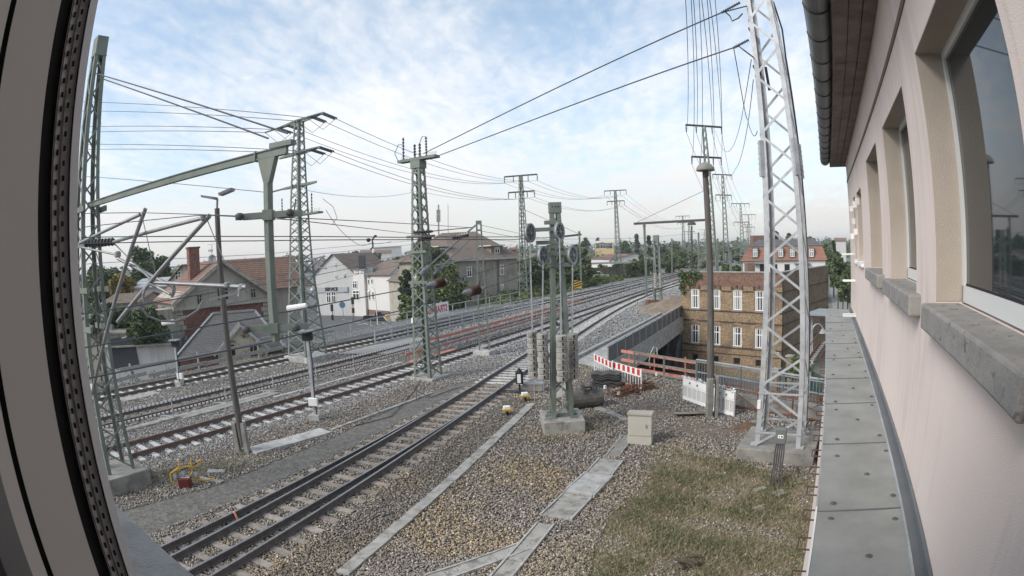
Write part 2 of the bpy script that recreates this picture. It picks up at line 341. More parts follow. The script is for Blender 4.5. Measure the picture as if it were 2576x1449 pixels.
# ================================================================== ground, embankment, streets
def ballastmat(name, cols, sc_=17.0, tint=(.30, .22, .13), tintlo=.56, bump=.03):
    m = bpy.data.materials.new(name); m.use_nodes = True; t = m.node_tree; n = t.nodes; l = t.links; b = n['Principled BSDF']
    b.inputs['Roughness'].default_value = .95; b.inputs['Specular IOR Level'].default_value = .15
    g = n.new('ShaderNodeNewGeometry')
    v = n.new('ShaderNodeTexVoronoi'); v.inputs['Scale'].default_value = sc_; l.new(g.outputs['Position'], v.inputs['Vector'])
    sp = n.new('ShaderNodeSeparateColor'); l.new(v.outputs['Color'], sp.inputs[0])
    cr = n.new('ShaderNodeValToRGB'); e = cr.color_ramp.elements
    e[0].color = (*cols[0], 1); e[1].color = (*cols[-1], 1)
    for i, c in enumerate(cols[1:-1]): q = e.new((i + 1) / (len(cols) - 1)); q.color = (*c, 1)
    l.new(sp.outputs[0], cr.inputs[0])
    no = n.new('ShaderNodeTexNoise'); no.inputs['Scale'].default_value = .45; no.inputs['Detail'].default_value = 7; no.inputs['Roughness'].default_value = .65; l.new(g.outputs['Position'], no.inputs['Vector'])
    mr = n.new('ShaderNodeMapRange'); mr.inputs[1].default_value = tintlo; mr.inputs[2].default_value = tintlo + .16; mr.inputs[4].default_value = .6; l.new(no.outputs[0], mr.inputs[0])
    mx = n.new('ShaderNodeMix'); mx.data_type = 'RGBA'; l.new(mr.outputs[0], mx.inputs[0]); l.new(cr.outputs[0], mx.inputs[6]); mx.inputs[7].default_value = (*tint, 1)
    l.new(mx.outputs[2], b.inputs['Base Color'])
    bn = n.new('ShaderNodeBump'); bn.invert = True; bn.inputs['Distance'].default_value = bump; l.new(v.outputs['Distance'], bn.inputs['Height']); l.new(bn.outputs[0], b.inputs['Normal'])
    return m
M['ballast'] = ballastmat('old_ballast', [(.05, .045, .04), (.10, .095, .09), (.16, .15, .14), (.20, .185, .16), (.26, .245, .225)])  # base colours darkened to paint the shade between the loose stones
M['ballastn'] = ballastmat('new_ballast', [(.06, .06, .06), (.14, .14, .138), (.23, .228, .22), (.33, .328, .32)], 13, (.24, .23, .21), .6, .05)
M['dirt'] = mat('grey_grit_path', (.115, .108, .098), (.20, .19, .175), 3.5, .98, .03, 28, c3=(.085, .08, .07), c3scale=9, c3lo=.5, c3hi=.62)
M['grassg'] = mat('worn_grass_soil', (.13, .12, .075), (.22, .185, .135), 2.6, .98, .02, 40, c3=(.22, .18, .13), c3scale=5, c3lo=.58, c3hi=.7)
M['town'] = mat('town_ground', (.12, .125, .085), (.19, .185, .165), .12, .98, c3=(.09, .105, .05), c3scale=.05)
M['weeds'] = mat('weedy_gravel', (.15, .145, .105), (.23, .22, .19), 1.8, .98, .015, 40)
M['soilp'] = mat('bare_brown_soil', (.12, .095, .075), (.19, .155, .125), 2.5, .98, .03, 20)
def struct(o): o['kind'] = 'structure'; return o
def sheet(name, poly, z, m, jit=0.0, step=0.6):
    pts = []
    n = len(poly)
    for i in range(n):
        a, b = Vector(poly[i][:2]), Vector(poly[(i + 1) % n][:2]); k = max(1, int((b - a).length / step)) if jit else 1
        for j in range(k):
            p = a.lerp(b, j / k)
            if jit: p = p + Vector((random.uniform(-jit, jit), random.uniform(-jit, jit)))
            pts.append((p.x, p.y, z))
    me = bpy.data.meshes.new(name); bm = bmesh.new(); f = bm.faces.new([bm.verts.new(p) for p in pts])
    if f.normal.z < 0: f.normal_flip()
    bm.normal_update()
    if f.normal.z < 0: f.normal_flip()
    bmesh.ops.triangulate(bm, faces=bm.faces[:]); bm.to_mesh(me); bm.free(); me.materials.append(m)
    return struct(link(name, me))
struct(MB().quad((-4000, -600, TL), (4000, -600, TL), (4000, 5000, TL), (-4000, 5000, TL)).build('ground', M['town']))
# near embankment: the yard and the tracks up to the bridge
YF = [(5.9, 31.4), (6.35, 29.3), (10.0, 23.5), (12.4, 19.2), (19.0, 9.0), (40.0, -25.0)]   # yard edge above the street
near_poly = [T(-33.75, 31), T(-10.0, 31)] + YF + [(20, -60), T(-33.75, -70)]
struct(MB().prism([tuple(p[:2]) for p in near_poly], TL - .3, 0.0).build('railway_embankment', M['ballast']))
far_poly = [T(-37, 58), T(-10.0, 51.0), T(-8.2, 51.5), T(-6, 75), T(-5, 420), T(-45, 420)]
struct(MB().prism([tuple(p[:2]) for p in far_poly], TL - .3, 0.0).build('railway_embankment', M['weeds']))
# ballast beds laid on them
sheet('new_ballast_bed', [T(-22.0, 22.5), T(-12.6, 25.5), T(-12.6, 31.0), T(-22.0, 31.0)], .006, M['ballastn'], .15)
sheet('new_ballast_bed', [T(-23.6, -2), T(-18.2, -2), T(-18.2, 22.5), T(-23.6, 22.5)], .006, M['ballastn'], .2)
sheet('ballast_bed', [T(-33.0, 51.5), T(-12.3, 51.5), T(-14.5, 75), T(-17.5, 110), T(-17.5, 400), T(-32, 400)], .006, M['ballastn'], .25, 2.5)
PATH = [(-12.0, 9.6), (-11.3, 11.6), (-9.3, 14.3), (-7.0, 19.4), (-4.9, 25.2), (-3.3, 27.9), (-1.5, 29.4), (-0.9, 28.5), (-2.6, 26.5), (-4.3, 22.8), (-6.1, 18.2), (-8.0, 13.6), (-9.9, 10.0)]
sheet('grit_path', PATH, .008, M['dirt'], .12, .5)
GRASS = [(1.2, 9.2), (1.55, 11.0), (2.15, 12.6), (3.7, 14.9), (4.3, 16.3), (5.2, 16.6), (6.6, 15.4), (7.8, 13.4), (9.4, 11.6), (9.0, 8.0), (5.2, 6.0)]
sheet('grass_patch', GRASS, .009, M['grassg'], .16, .4)
sheet('weed_patch', [(-12.4, 14.4), (-9.6, 17.6), (-8.7, 17.8), (-8.6, 16.6), (-10.1, 14.3), (-11.8, 12.9)], .010, M['weeds'], .15, .4)
DIRT = [[(6.4, 20.4), (7.6, 18.6), (9.0, 17.6), (8.4, 16.6), (6.6, 17.4), (5.4, 19.2)], [(9.2, 15.2), (10.6, 13.4), (11.4, 13.6), (11.8, 16.0), (10.4, 17.2), (9.4, 16.6)], [(5.2, 23.2), (6.4, 22.0), (6.0, 20.8), (4.6, 21.6)]]
for q in DIRT: sheet('bare_soil_patch', q, .011, M['soilp'], .18, .4)
# streets
sheet('asphalt_road', [(-75, 150), (-60, 158), (-42, 119), (-25, 108), (-13, 90), T(-37, 56), T(-9.5, 49.6), (21.0, 41.0), (34, 30), (60, 10), (52, 4), (25, 14), (13.5, 20.5), (7.2, 29.8), T(-9.5, 32.2), T(-37, 32.5), (-31, 70), (-47, 84), (-56, 110)], TL + .004, M['asphalt'])
sheet('pavement', [(-44, 124), (-25, 113), (-12, 96), (-11, 92), (-24.5, 108.3), (-42.3, 119.6)], TL + .008, M['pave'])
sheet('lane', [G(2084, 705, TL), G(2101, 688, TL), G(2146, 800, TL), G(2098, 800, TL)], TL + .006, M['pave'])
for k in range(7):
    p = Vector((-26, 95, TL + .01)) + Vector((.62, -.78, 0)) * (k * 3.4 - 9); q = MB().box((0, 0, 0), (.14, 2.0, .004)).build('lane_marking', M['mark']); q.location = p; q.rotation_euler = (0, 0, R(-141)); struct(q)
for k in range(5):
    p = G(770 + 8 * k, 795 + 7 * k, TL + .01); q = MB().box((0, 0, 0), (.12, 1.6, .004)).build('lane_marking', M['mark']); q.location = p; q.rotation_euler = (0, 0, R(50)); struct(q)
for a, b in (((945, 826), (985, 843)), ((962, 812), (1003, 829)), ((900, 818), (925, 812))):
    struct(MB().bar(G(*a, TL + .012), G(*b, TL + .012), .22, .004).build('lane_marking', M['mark']))
# ================================================================== tracks
def prof_sweep(mb, pts, prof):
    pts = [Vector(p) for p in pts]; m = len(pts); n = len(prof); V = []
    for i, p in enumerate(pts):
        d = (pts[min(i + 1, m - 1)] - pts[max(i - 1, 0)]); d.z = 0; d.normalize(); x = Vector((d.y, -d.x, 0))
        V += [p + x * a + Vector((0, 0, h)) for a, h in prof]
    F = [(i * n + k, i * n + (k + 1) % n, (i + 1) * n + (k + 1) % n, (i + 1) * n + k) for i in range(m - 1) for k in range(n)]
    F += [tuple(range(n - 1, -1, -1)), tuple(range((m - 1) * n, m * n))]
    mb.add(V, F)
RP = [(-.07, 0), (.07, 0), (.07, .018), (.013, .035), (.013, .125), (.036, .14), (.036, .17), (-.036, .17), (-.036, .14), (-.013, .125), (-.013, .035), (-.07, .018)]
def rail(pts, m, top, parent, z=.05):
    mb = MB(); prof_sweep(mb, [(p[0], p[1], z) for p in pts], RP); o = mb.build('rail', m, parent)
    o.data.materials.append(top)
    for p in o.data.polygons:
        if p.normal.z > .9 and max(o.data.vertices[i].co.z for i in p.vertices) > .15: p.material_index = 1
    return o
def offs(pts, d):
    out = []; m = len(pts)
    for i, p in enumerate(pts):
        a = Vector(pts[max(i - 1, 0)][:2]); b = Vector(pts[min(i + 1, m - 1)][:2]); t = (b - a).normalized(); out.append((p[0] + t.y * d, p[1] - t.x * d))
    return out
_sm = {}
def sleeper_mesh(key, m, ln, wd=.26, chamfer=True):
    if key not in _sm:
        mb = MB(); h = .20; w0, w1 = wd / 2, wd / 2 - .03
        x = ln / 2
        mb.hexa([(-x, -w0, -h), (x, -w0, -h), (x, w0, -h), (-x, w0, -h), (-x, -w1, 0), (x, -w1, 0), (x, w1, 0), (-x, w1, 0)])
        if key.startswith('c'):
            for sx in (-.75, .75):
                for dx in (-.13, .13): mb.box((sx + dx, 0, .012), (.10, .14, .03))
        else:
            for sx in (-.75, .75):
                for dx in (-.14, .14): mb.box((sx + dx, .03, .01), (.07, .05, .03))
        o = mb.build('sleeper', m); _sm[key] = o.data; bpy.data.objects.remove(o)
    return _sm[key]
SLEEPERS = []
def sleepers(line, parent, key, m, spacing=.62, dmax=62.0, ln=2.6, z=.045, shift=0.0, wd=.26):
    L_ = [Vector(p[:2]) for p in line]; acc = 0.0; rest = MB(); W = WM(parent).inverted()
    for i in range(len(L_) - 1):
        a, b = L_[i], L_[i + 1]; d = (b - a); ll = d.length; d = d / ll; s = (-acc) % spacing
        while s < ll:
            p = a + d * s; ang = math.atan2(d.x, d.y); l2 = ln(p) if callable(ln) else ln
            SLEEPERS.append((p.x, p.y, d.x, d.y, l2))
            if p.length < dmax:
                kk = '%s%.1f' % (key, l2); me = sleeper_mesh(kk, m, l2, wd); o = link('sleeper', me, parent)
                o.matrix_basis = W @ Matrix.Translation((p.x, p.y, z)) @ Matrix.Rotation(-ang + random.uniform(-.012, .012), 4, 'Z')
            else:
                rest.box((p.x, p.y, z - .06), (l2, wd - .03, .12), -ang)
            s += spacing
        acc = (acc + ll) % spacing
    if rest.v: rest.build('distant_sleepers', m, parent, kind='stuff', normals=False)
def track(name, label, line, key, sm, rm, top, spacing=.62, ln=2.6):
    t = thing(name, (line[0][0], line[0][1], 0), label, 'railway track')
    fine = []
    for i in range(len(line) - 1):
        a, b = Vector(line[i][:2]), Vector(line[i + 1][:2]); k = max(1, int((b - a).length / 2.5)); fine += [tuple(a.lerp(b, j / k)) for j in range(k)]
    fine.append(tuple(line[-1][:2]))
    rail(offs(fine, -.753), rm, top, t); rail(offs(fine, .753), rm, top, t)
    sleepers(fine, t, key, sm, spacing, ln=ln); return t
# the turnout track nearest the house
ya = np.array([(-8.5, 10.1), (-7.7, 11.9), (-7.0, 13.5), (-5.8, 16.85), (-5.1, 18.6), (-4.0, 21.6), (-2.3, 26.4), (-1.6, 27.9)])
yd = np.array([(-6.3, 9.9), (-5.5, 12.0), (-4.9, 13.8), (-4.2, 16.1), (-3.5, 18.3), (-2.3, 21.9), (-.9, 25.8), (.7, 30.0), (4.8, 42.0), (7.5, 49.8), (12.8, 63.1), (19.6, 76.6), (26.6, 89.2)])
pa = np.polyfit(ya[:, 1], ya[:, 0], 2); pd = np.polyfit(yd[:, 1], yd[:, 0], 4)
fa = lambda y: float(np.polyval(pa, y)); fd = lambda y: float(np.polyval(pd, y))
yy = list(np.arange(7.0, 92.0, 1.0)); dl = [(fd(y), y) for y in yy]; al = [(fa(y), y) for y in np.arange(7.0, 27.6, 1.0)]
t1 = thing('turnout_track', (dl[0][0], dl[0][1], 0), 'near track with switch blades and pale worn sleepers passing below the house', 'railway track')
leftd = [p for p in offs(dl, -1.5) if p[1] > 28.2]
rail(dl, M['railg'], M['railtop'], t1); rail(al + leftd, M['railg'], M['railtop'], t1)
rail([p for p in offs(dl, -1.49) if p[1] < 26.2], M['railg'], M['railtop'], t1, .048)
rail([p for p in offs(al, 1.49) if p[1] < 25.6], M['railg'], M['railtop'], t1, .048)
cent = [((p[0] + q[0]) / 2 if p[1] > 27 else (fd(p[1]) + fa(p[1]) + .35) / 2 - .15, p[1]) for p, q in zip(dl, offs(dl, -1.5))]
cent1 = [c for c in cent if c[1] <= 28]; cent2 = [c for c in cent if c[1] >= 28]
sleepers(cent1, t1, 'w', M['slepw'], .66, ln=lambda p: round(2.6 + max(0, 24 - p.y) * .055, 1), wd=.27)
sleepers(cent2, t1, 'n', M['slepn'], .60, ln=2.6, wd=.26)
T2C = [T(-20.4, -6), T(-20.45, 45), T(-20.9, 70), T(-21.0, 300)]
T3C = [T(-25.4, -6), T(-25.4, 60), T(-25.3, 110), T(-25.2, 300)]
T4C = [T(-31.1, -6), T(-30.9, 30), T(-29.6, 70), T(-28.6, 110), T(-28.4, 300)]
track('railway_track', 'rust red track on pale concrete sleepers beside the grit path', T2C, 'c', M['slepc'], M['railr'], M['railr'], .62)
track('railway_track', 'track on brown sleepers behind the striped barrier bars', T3C, 'b', M['slepb'], M['railg'], M['railg'], .62)
track('railway_track', 'track on whitish sleepers running beside the grey plank fence', T4C, 'c4', M['slepn'], M['railg'], M['railg'], .66, 2.4)
rl = thing('rail_clamp', (fa(12.3), 12.3, .2), 'red clamp fixed on the outer rail of the near turnout', 'rail clamp')
MB().tube([(fa(12.3), 12.3, .23), (fa(12.3) + .06, 12.27, .22), (fa(12.3) + .12, 12.22, .12), (fa(12.3) + .16, 12.2, .05)], .035, 8).build('clamp_body', M['redplank'], rl)
# ================================================================== kerbs, cable troughs and slabs
def slabs(name, label, cat, a, b, w, n, m, z=.05, th=.12, gap=.012, group=None, lip=None):
    a, b = Vector(a), Vector(b); d = (b - a); ll = d.length / n; d.normalize(); ang = math.atan2(d.y, d.x)
    t = thing(name, (a.x, a.y, 0), label, cat, group)
    base = MB().box((0, 0, 0), (ll - gap, w, th)).build('cover_slab', m, None, bevel=.006); me = base.data; bpy.data.objects.remove(base)
    for i in range(n):
        p = a + d * ll * (i + .5); o = link('cover_slab', me, t)
        o.matrix_basis = WM(t).inverted() @ Matrix.Translation((p.x + random.uniform(-.008, .008), p.y + random.uniform(-.008, .008), z - th / 2 + random.uniform(-.01, .01))) @ Matrix.Rotation(ang + random.uniform(-.012, .012), 4, 'Z') @ Matrix.Rotation(random.uniform(-.01, .01), 4, 'X')
    if lip:
        x = Vector((d.y, -d.x, 0))
        for sgn in (-1, 1):
            MB().bar(a + x * sgn * (w / 2 + .04) + Vector((0, 0, z - .05)), b + x * sgn * (w / 2 + .04) + Vector((0, 0, z - .05)), .05, .14).build('trough_wall', lip, t)
    return t
g = lambda u, v: G(u, v)
slabs('cable_trough', 'narrow concrete cable trough running out of the picture foot beside the grass', 'cable trough', G(1222, 1500), G(1372, 1322), .34, 7, M['conc'], .06, lip=M['concn'])
slabs('cable_trough', 'wide concrete trough covers between gravel and grass patch', 'cable trough', G(1398, 1306), G(1452, 1252), .74, 3, M['conc'], .07, lip=M['concn'])
slabs('cable_trough', 'two large square concrete chamber covers in the trough line', 'chamber cover', G(1456, 1248), G(1506, 1199), .78, 2, M['concn'], .09, lip=M['concn'])
slabs('cable_trough', 'wide trough covers leading up towards the beige cabinet', 'cable trough', G(1507, 1196), G(1537, 1160), .70, 3, M['conc'], .07, lip=M['concn'])
slabs('cable_trough', 'narrow cable trough ending at the foot of the beige cabinet', 'cable trough', G(1541, 1150), G(1580, 1098), .34, 5, M['concd'], .05, lip=M['conc'])
slabs('cable_trough', 'side branch of the cable trough curving off to the tracks', 'cable trough', G(1080, 1462), G(1318, 1378), .30, 6, M['conc'], .05, lip=M['concn'])
slabs('cable_trough', 'half buried line of old concrete slabs along the near ballast', 'cable trough', G(862, 1448), G(1130, 1215), .32, 12, M['conc'], .075)
slabs('cable_trough', 'straight concrete trough between the near track and counterweight mast', 'cable trough', G(1132, 1213), G(1338, 1018), .34, 14, M['conc'], .075)
slabs('cable_trough', 'concrete trough running from the excavator bucket to the cabinet', 'cable trough', G(1502, 1026), G(1578, 1058), .30, 5, M['conc'], .05)
slabs('cable_trough', 'concrete trough behind the counterweight mast towards the bridge', 'cable trough', G(1402, 1000), G(1440, 960), .4, 4, M['conc'], .05)
slabs('kerb_line', 'pale kerb stones along the edge of the grit path', 'kerb', G(830, 1085), G(1086, 990), .16, 11, M['conc'], .07)
slabs('platform_slab', 'stack of pale concrete slabs beside the left lamp pole', 'slab', G(634, 1140), G(820, 1088), .80, 5, M['concn'], .11, .2)
slabs('walkway_slab', 'grey slab walkway between the two middle tracks', 'slab', G(245, 1104), G(452, 1048), .45, 8, M['conc'], .075)
slabs('walkway_slab', 'wide slab walkway continuing beside the red track', 'slab', G(455, 1052), G(690, 990), .85, 8, M['conc'], .08)
slabs('walkway_slab', 'white edge strip along the ballast of the red track', 'slab', G(692, 1000), G(1010, 912), .22, 14, M['concn'], .04)
slabs('walkway_slab', 'pale slabs on the ballast below the small left signal post', 'slab', G(305, 1008), G(395, 988), 1.0, 3, M['conc'], .05)
slabs('walkway_slab', 'narrow kerb beyond the far track along the plank fence', 'slab', T(-32.6, 2), T(-32.7, 30), .2, 16, M['concd'], .06)
# ================================================================== bridge over the street
br = thing('railway_bridge', T(-10, 41), 'concrete railway bridge over the street with plain deck edge', 'bridge')
MB().prism([tuple(T(*q)[:2]) for q in ((-37, 31), (-10.05, 31), (-10.05, 51), (-37, 58))], -1.1, -.002).build('deck', M['ballastn'], br)
MB().prism([tuple(T(*q)[:2]) for q in ((-12.25, 30.2), (-10.0, 28.9), (-10.0, 51.2), (-12.25, 51.2))], -.35, .16).build('walkway', M['concn'], br)
MB().prism([tuple(T(*q)[:2]) for q in ((-12.5, 30.0), (-12.2, 30.0), (-12.2, 52.5), (-12.5, 52.5))], -.2, .34).build('ballast_kerb', M['conc'], br)
MB().prism([tuple(T(*q)[:2]) for q in ((-10.0, 28.7), (-9.62, 28.7), (-9.62, 51.0), (-10.0, 51.0))], -.95, .22).build('edge_beam', M['conc'], br)
for k in range(4): MB().prism([tuple(T(*q)[:2]) for q in ((-14.5 - 5 * k, 31), (-13.6 - 5 * k, 31), (-13.6 - 5 * k, 52), (-14.5 - 5 * k, 52))], -1.9, -1.05).build('girder', M['concd'], br)
MB().prism([tuple(T(*q)[:2]) for q in ((-37, 57.8), (-10.0, 50.9), (-10.0, 51.6), (-37, 58.6))], TL - .2, -.9).build('abutment', M['conc'], br)
MB().prism([tuple(T(*q)[:2]) for q in ((-11.6, 49.9), (-9.9, 49.9), (-9.9, 50.95), (-11.6, 50.95))], TL - .2, -.96).build('pier', M['conc'], br)
MB().prism([tuple(T(*q)[:2]) for q in ((-37, 30.9), (-9.9, 30.9), (-9.9, 31.4), (-37, 31.4))], TL - .2, -.9).build('abutment', M['concd'], br)
def tarp(label, p0, p1, z0, z1, folds):
    p0, p1 = Vector(p0), Vector(p1); d = p1 - p0; nrm = Vector((d.y, -d.x, 0)).normalized(); V = []; F = []; nx, nz = 40, 12
    for j in range(nz + 1):
        for i in range(nx + 1):
            s = i / nx; q = j / nz; w = .09 * math.sin(folds * s * 6.28 + 1.2 * q) * (0.4 + q) + .05 * math.sin(17 * s + 5 * q)
            z = z0 + (z1 - z0) * q - .25 * math.sin(math.pi * s) * (1 - q) * .6
            p = p0 + d * s + nrm * w; V.append((p.x, p.y, z))
    F = [(j * (nx + 1) + i, j * (nx + 1) + i + 1, (j + 1) * (nx + 1) + i + 1, (j + 1) * (nx + 1) + i) for j in range(nz) for i in range(nx)]
    o = MB().add(V, F).build('tarpaulin', M['tarp'], smooth=True); m = o.modifiers.new('thickness', 'SOLIDIFY'); m.thickness = .02
    return tag(o, label, 'tarpaulin')
tarp('grey tarpaulin hung below the bridge deck beside the pier', T(-15.8, 49.6), T(-11.9, 49.6), -1.9, TL, 3)
tarp('folded tarpaulin draped between bridge pier and brick house', T(-11.2, 49.5), T(-9.6, 49.3), -1.2, TL, 2)
def railing(name, label, a, b, z0, heights, step, m, pw=.06, rw=.05, cat='railing', posth=None, rn='rail_bar'):
    a, b = Vector(a), Vector(b); d = b - a; n = max(1, round(d.length / step)); t = thing(name, (a.x, a.y, z0), label, cat)
    ph = posth or max(heights) + rw / 2
    for i in range(n + 1):
        p = a + d * i / n; barobj('post', (p.x, p.y, z0), (p.x, p.y, z0 + ph), pw, pw, m, t)
    e = d.normalized() * .03
    for h in heights: barobj(rn, (a.x - e.x, a.y - e.y, z0 + h), (b.x + e.x, b.y + e.y, z0 + h), rw * .8, rw, m, t)
    return t
sheet('bridge_deck_plate', [T(-34.1, 31.2), T(-28.75, 31.2), T(-28.75, 57.5), T(-34.1, 58.5)], .014, mat('dark_deck_plate', (.085, .083, .08), (.125, .122, .118), 1.2, .9))
# parapet with dark infill panels
pp = thing('parapet_fence', T(-10, 29.2, .2), 'grey panel parapet along the bridge edge towards the brick house', 'parapet')
n = 13
for i in range(n + 1):
    q = T(-9.85, 29.2 + i * 21.4 / n); barobj('post', (q.x, q.y, .2), (q.x, q.y, 1.28), .05, .06, M['greyst'], pp)
    if i < n:
        q2 = T(-9.85, 29.2 + (i + 1) * 21.4 / n); c = (q + q2) / 2; e = (q2 - q).normalized() * .06
        barobj('infill_panel', (q.x + e.x, q.y + e.y, .74), (q2.x - e.x, q2.y - e.y, .74), .02, .92, M['infill'] if 'infill' in M else M.setdefault('infill', mat('dark_infill', (.095, .09, .085), (.12, .115, .11), 2, .7)), pp)
barobj('handrail', T(-9.85, 29.1, 1.3), T(-9.85, 50.7, 1.3), .09, .06, M['galv'], pp)
barobj('bottom_rail', T(-9.85, 29.1, .27), T(-9.85, 50.7, .27), .06, .04, M['galv'], pp)
railing('railing', 'low grey railing with four bars along the far bridge track', T(-29.0, 31.8), T(-28.8, 60), 0, (.15, .45, .75, 1.08), 2.0, M['galv'], .09, .10)
railing('railing', 'tall two bar railing behind the far track carrying the banner', T(-34.2, 24), T(-34.3, 66), 0, (.55, 1.25), 2.6, M['galv'], .09, .08)
railing('railing', 'grey temporary railing with thin bars beside the red planks', T(-22.9, 28.5), T(-23.0, 56), 0, (.25, .6, .95), 2.2, M['galv'], .06, .06)
railing('railing', 'second thin railing on the outer side of the bridge gap', T(-21.9, 29.5), T(-21.95, 50), 0, (.3, .62), 2.4, M['greyst'], .05, .05)
t = thing('plank_barrier', T(-22.6, 28.5), 'long red plank barrier along the temporary bridge gap', 'barrier')
for z, a, b in ((.98, 30, 58), (.42, 27.5, 52)):
    k = a
    while k < b:
        barobj('plank', T(-22.55, k, z), T(-22.55, min(k + 3.9, b), z + random.uniform(-.03, .03)), .04, .19, M['redplank'], t); k += 4.0
sheet('painted_gap_dark', [T(-22.55, 31), T(-22.05, 31), T(-22.05, 51), T(-22.55, 51)], .012, M['black'])  # flat black sheet painting the dark of the gap; the deck stays closed
t = thing('plank_ramp', T(-26, 31), 'grey wooden plank ramp laid beside the far tracks', 'ramp')
for k in range(13):
    s = -28.6 + k * .28; barobj('plank', T(s, 27.6 + k * .12, .06 + .012 * (k % 2)), T(s, 35.5, .07 + .012 * (k % 2)), .26, .05, M['plank'], t)
# orange plank laid at the near end of the gap
o = MB().box((0, 0, 0), (.5, 4.6, .08)).build('timber_board', M['redplank']); o.location = T(-21.6, 29.2, .14); o.rotation_euler = (0, 0, -TA); tag(o, 'red painted board lying on the ballast behind the tall green mast', 'board')
# striped barrier bars with posts
t = thing('safety_barrier', T(-23.6, 0), 'low white striped safety barrier along the middle track', 'barrier')
for k in range(11):
    q = T(-23.6, -1 + k * 3.1); barobj('post', (q.x, q.y, 0), (q.x, q.y, .95), .05, .05, M['galv'], t); barobj('foot', (q.x, q.y, .1), T(-24.4, -1.3 + k * 3.1, .06), .05, .05, M['galv'], t)
for z in (.84, .36):
    barobj('bar', T(-23.63, -3, z), T(-23.63, 31.5, z), .03, .09, M['railr'] if z < .5 else M['plank'], t)
    mb = MB()
    for k in range(150): mb.bar(T(-23.60, -3 + k * .23, z), T(-23.60, -2.87 + k * .23, z), .03, .085)
    mb.build('white_stripes', M['white'], t, kind='stuff', normals=False)
t = thing('safety_barrier', T(-23.4, 55), 'thin barrier with posts along the far end of the middle track', 'barrier')
for k in range(17):
    q = T(-23.6, 56 + k * 3.2); barobj('post', (q.x, q.y, 0), (q.x, q.y, .95), .05, .05, M['galv'], t)
for z in (.9, .45): barobj('bar', T(-23.6, 55, z), T(-23.6, 108, z), .03, .08, M['plank'], t)
# plank fence behind the far track
t = thing('plank_fence', T(-33.2, 4), 'weathered grey plank fence behind the far track', 'fence')
for k in range(12):
    q = T(-33.3, 3 + k * 2.6); barobj('post', (q.x, q.y, -.4), (q.x, q.y, 1.25), .10, .10, M['plank'], t)
for z0, segs in ((1.02, ((2, 7.2), (7.0, 12.2), (12.6, 15.6), (15.4, 20.6), (20.4, 25.8), (26, 31.5))), (.42, ((1, 6.2), (6, 11.5), (11.3, 14.5), (14.6, 19.2), (19.0, 24.5), (24.6, 29)))):
    for a, b in segs:
        barobj('plank', T(-33.2, a, z0 + random.uniform(-.12, .1)), T(-33.2, b, z0 + random.uniform(-.1, .12)), .05, .24, M['plank'], t)
# ================================================================== lattice masts
def lattice(t, c, ang, w0, w1, h, nP, m, legw=.09, br=.05, style='Z', z0=0.0, faces=4, joined=False, d0=None, d1=None, brm=None):
    c = Vector(c); ex = Vector((math.cos(ang), math.sin(ang), 0)); ey = Vector((-math.sin(ang), math.cos(ang), 0)); d0 = d0 or w0; d1 = d1 or w1
    def corner(i, z):
        f = (z - z0) / (h - z0); w = (w0 + (w1 - w0) * f) / 2; d = (d0 + (d1 - d0) * f) / 2
        sx, sy = ((-1, -1), (1, -1), (1, 1), (-1, 1))[i]
        return Vector((c.x, c.y, 0)) + ex * sx * w + ey * sy * d + Vector((0, 0, z))
    for i in range(4):
        mb = MB(); a, b = corner(i, z0), corner(i, h); sx, sy = ((-1, -1), (1, -1), (1, 1), (-1, 1))[i]
        mb.bar(a - ex * sx * legw / 2, b - ex * sx * legw / 2, legw, .018, up=ey); mb.bar(a - ey * sy * (legw / 2 + .01), b - ey * sy * (legw / 2 + .01), legw, .018, up=ex)
        mb.build('leg', m, t)
    zs = [z0 + (h - z0) * (1 - (1 - k / nP) ** 1.0) for k in range(nP + 1)]; J = MB()
    for fidx in range(faces):
        i, j = fidx, (fidx + 1) % 4; out = (ey * -1, ex, ey, ex * -1)[fidx]
        for k in range(nP):
            a, b = (i, j) if (k + fidx) % 2 == 0 else (j, i)
            prs = [(corner(a, zs[k]), corner(b, zs[k + 1]))]
            if style == 'X': prs.append((corner(b, zs[k]), corner(a, zs[k + 1])))
            for q, (p0, p1) in enumerate(prs):
                o_ = out * (.012 * q)
                if joined: J.bar(p0 + o_, p1 + o_, br, br * .3, up=out)
                else: barobj('brace', p0 + o_, p1 + o_, br, br * .3, brm or m, t, up=out)
        if not joined:
            barobj('tie_bar', corner(i, zs[-1]), corner(j, zs[-1]), br, br, m, t)
    if joined: J.build('lacing', m, t, kind='stuff', normals=False)
    return corner
def foot(t, c, ang, w, d, h, m=None, z=0.0, name='foundation'):
    o = MB().box((0, 0, 0), (w, d, h + .3)).build(name, m or M['conc'], None, bevel=.03); o.parent = t
    o.matrix_basis = WM(t).inverted() @ Matrix.Translation((c[0], c[1], z + h / 2 - .15)) @ Matrix.Rotation(ang, 4, 'Z')
def insul(mb, p0, p1, r=.06, n=6, core=.018):
    p0, p1 = Vector(p0), Vector(p1); d = p1 - p0; pts = [p0]; rs = [core]
    for k in range(n):
        for f, rr in ((.1, core), (.35, r), (.6, r * .9), (.75, core)):
            pts.append(p0 + d * ((k + f) / n)); rs.append(rr)
    pts.append(p1); rs.append(core); mb.tube(pts, rs, 8); return mb
def wire(name, label, pts, r=.012, sag=0.0, m=None, group=None, n=14, cat='wire', parent=None):
    pts = [Vector(p) for p in pts]; out = []
    for i in range(len(pts) - 1):
        a, b = pts[i], pts[i + 1]; s_ = sag[i] if isinstance(sag, (list, tuple)) else sag; k = n if s_ else 2
        for j in range(k):
            f = j / k; out.append(a.lerp(b, f) - Vector((0, 0, 4 * s_ * f * (1 - f))))
    out.append(pts[-1]); o = MB().tube(out, r, 5).build(name, m or M['wire'], parent)
    if parent is None: tag(o, label, cat, group)
    return o
MA = math.atan2(TN.y, TN.x)                 # masts stand square to the tracks
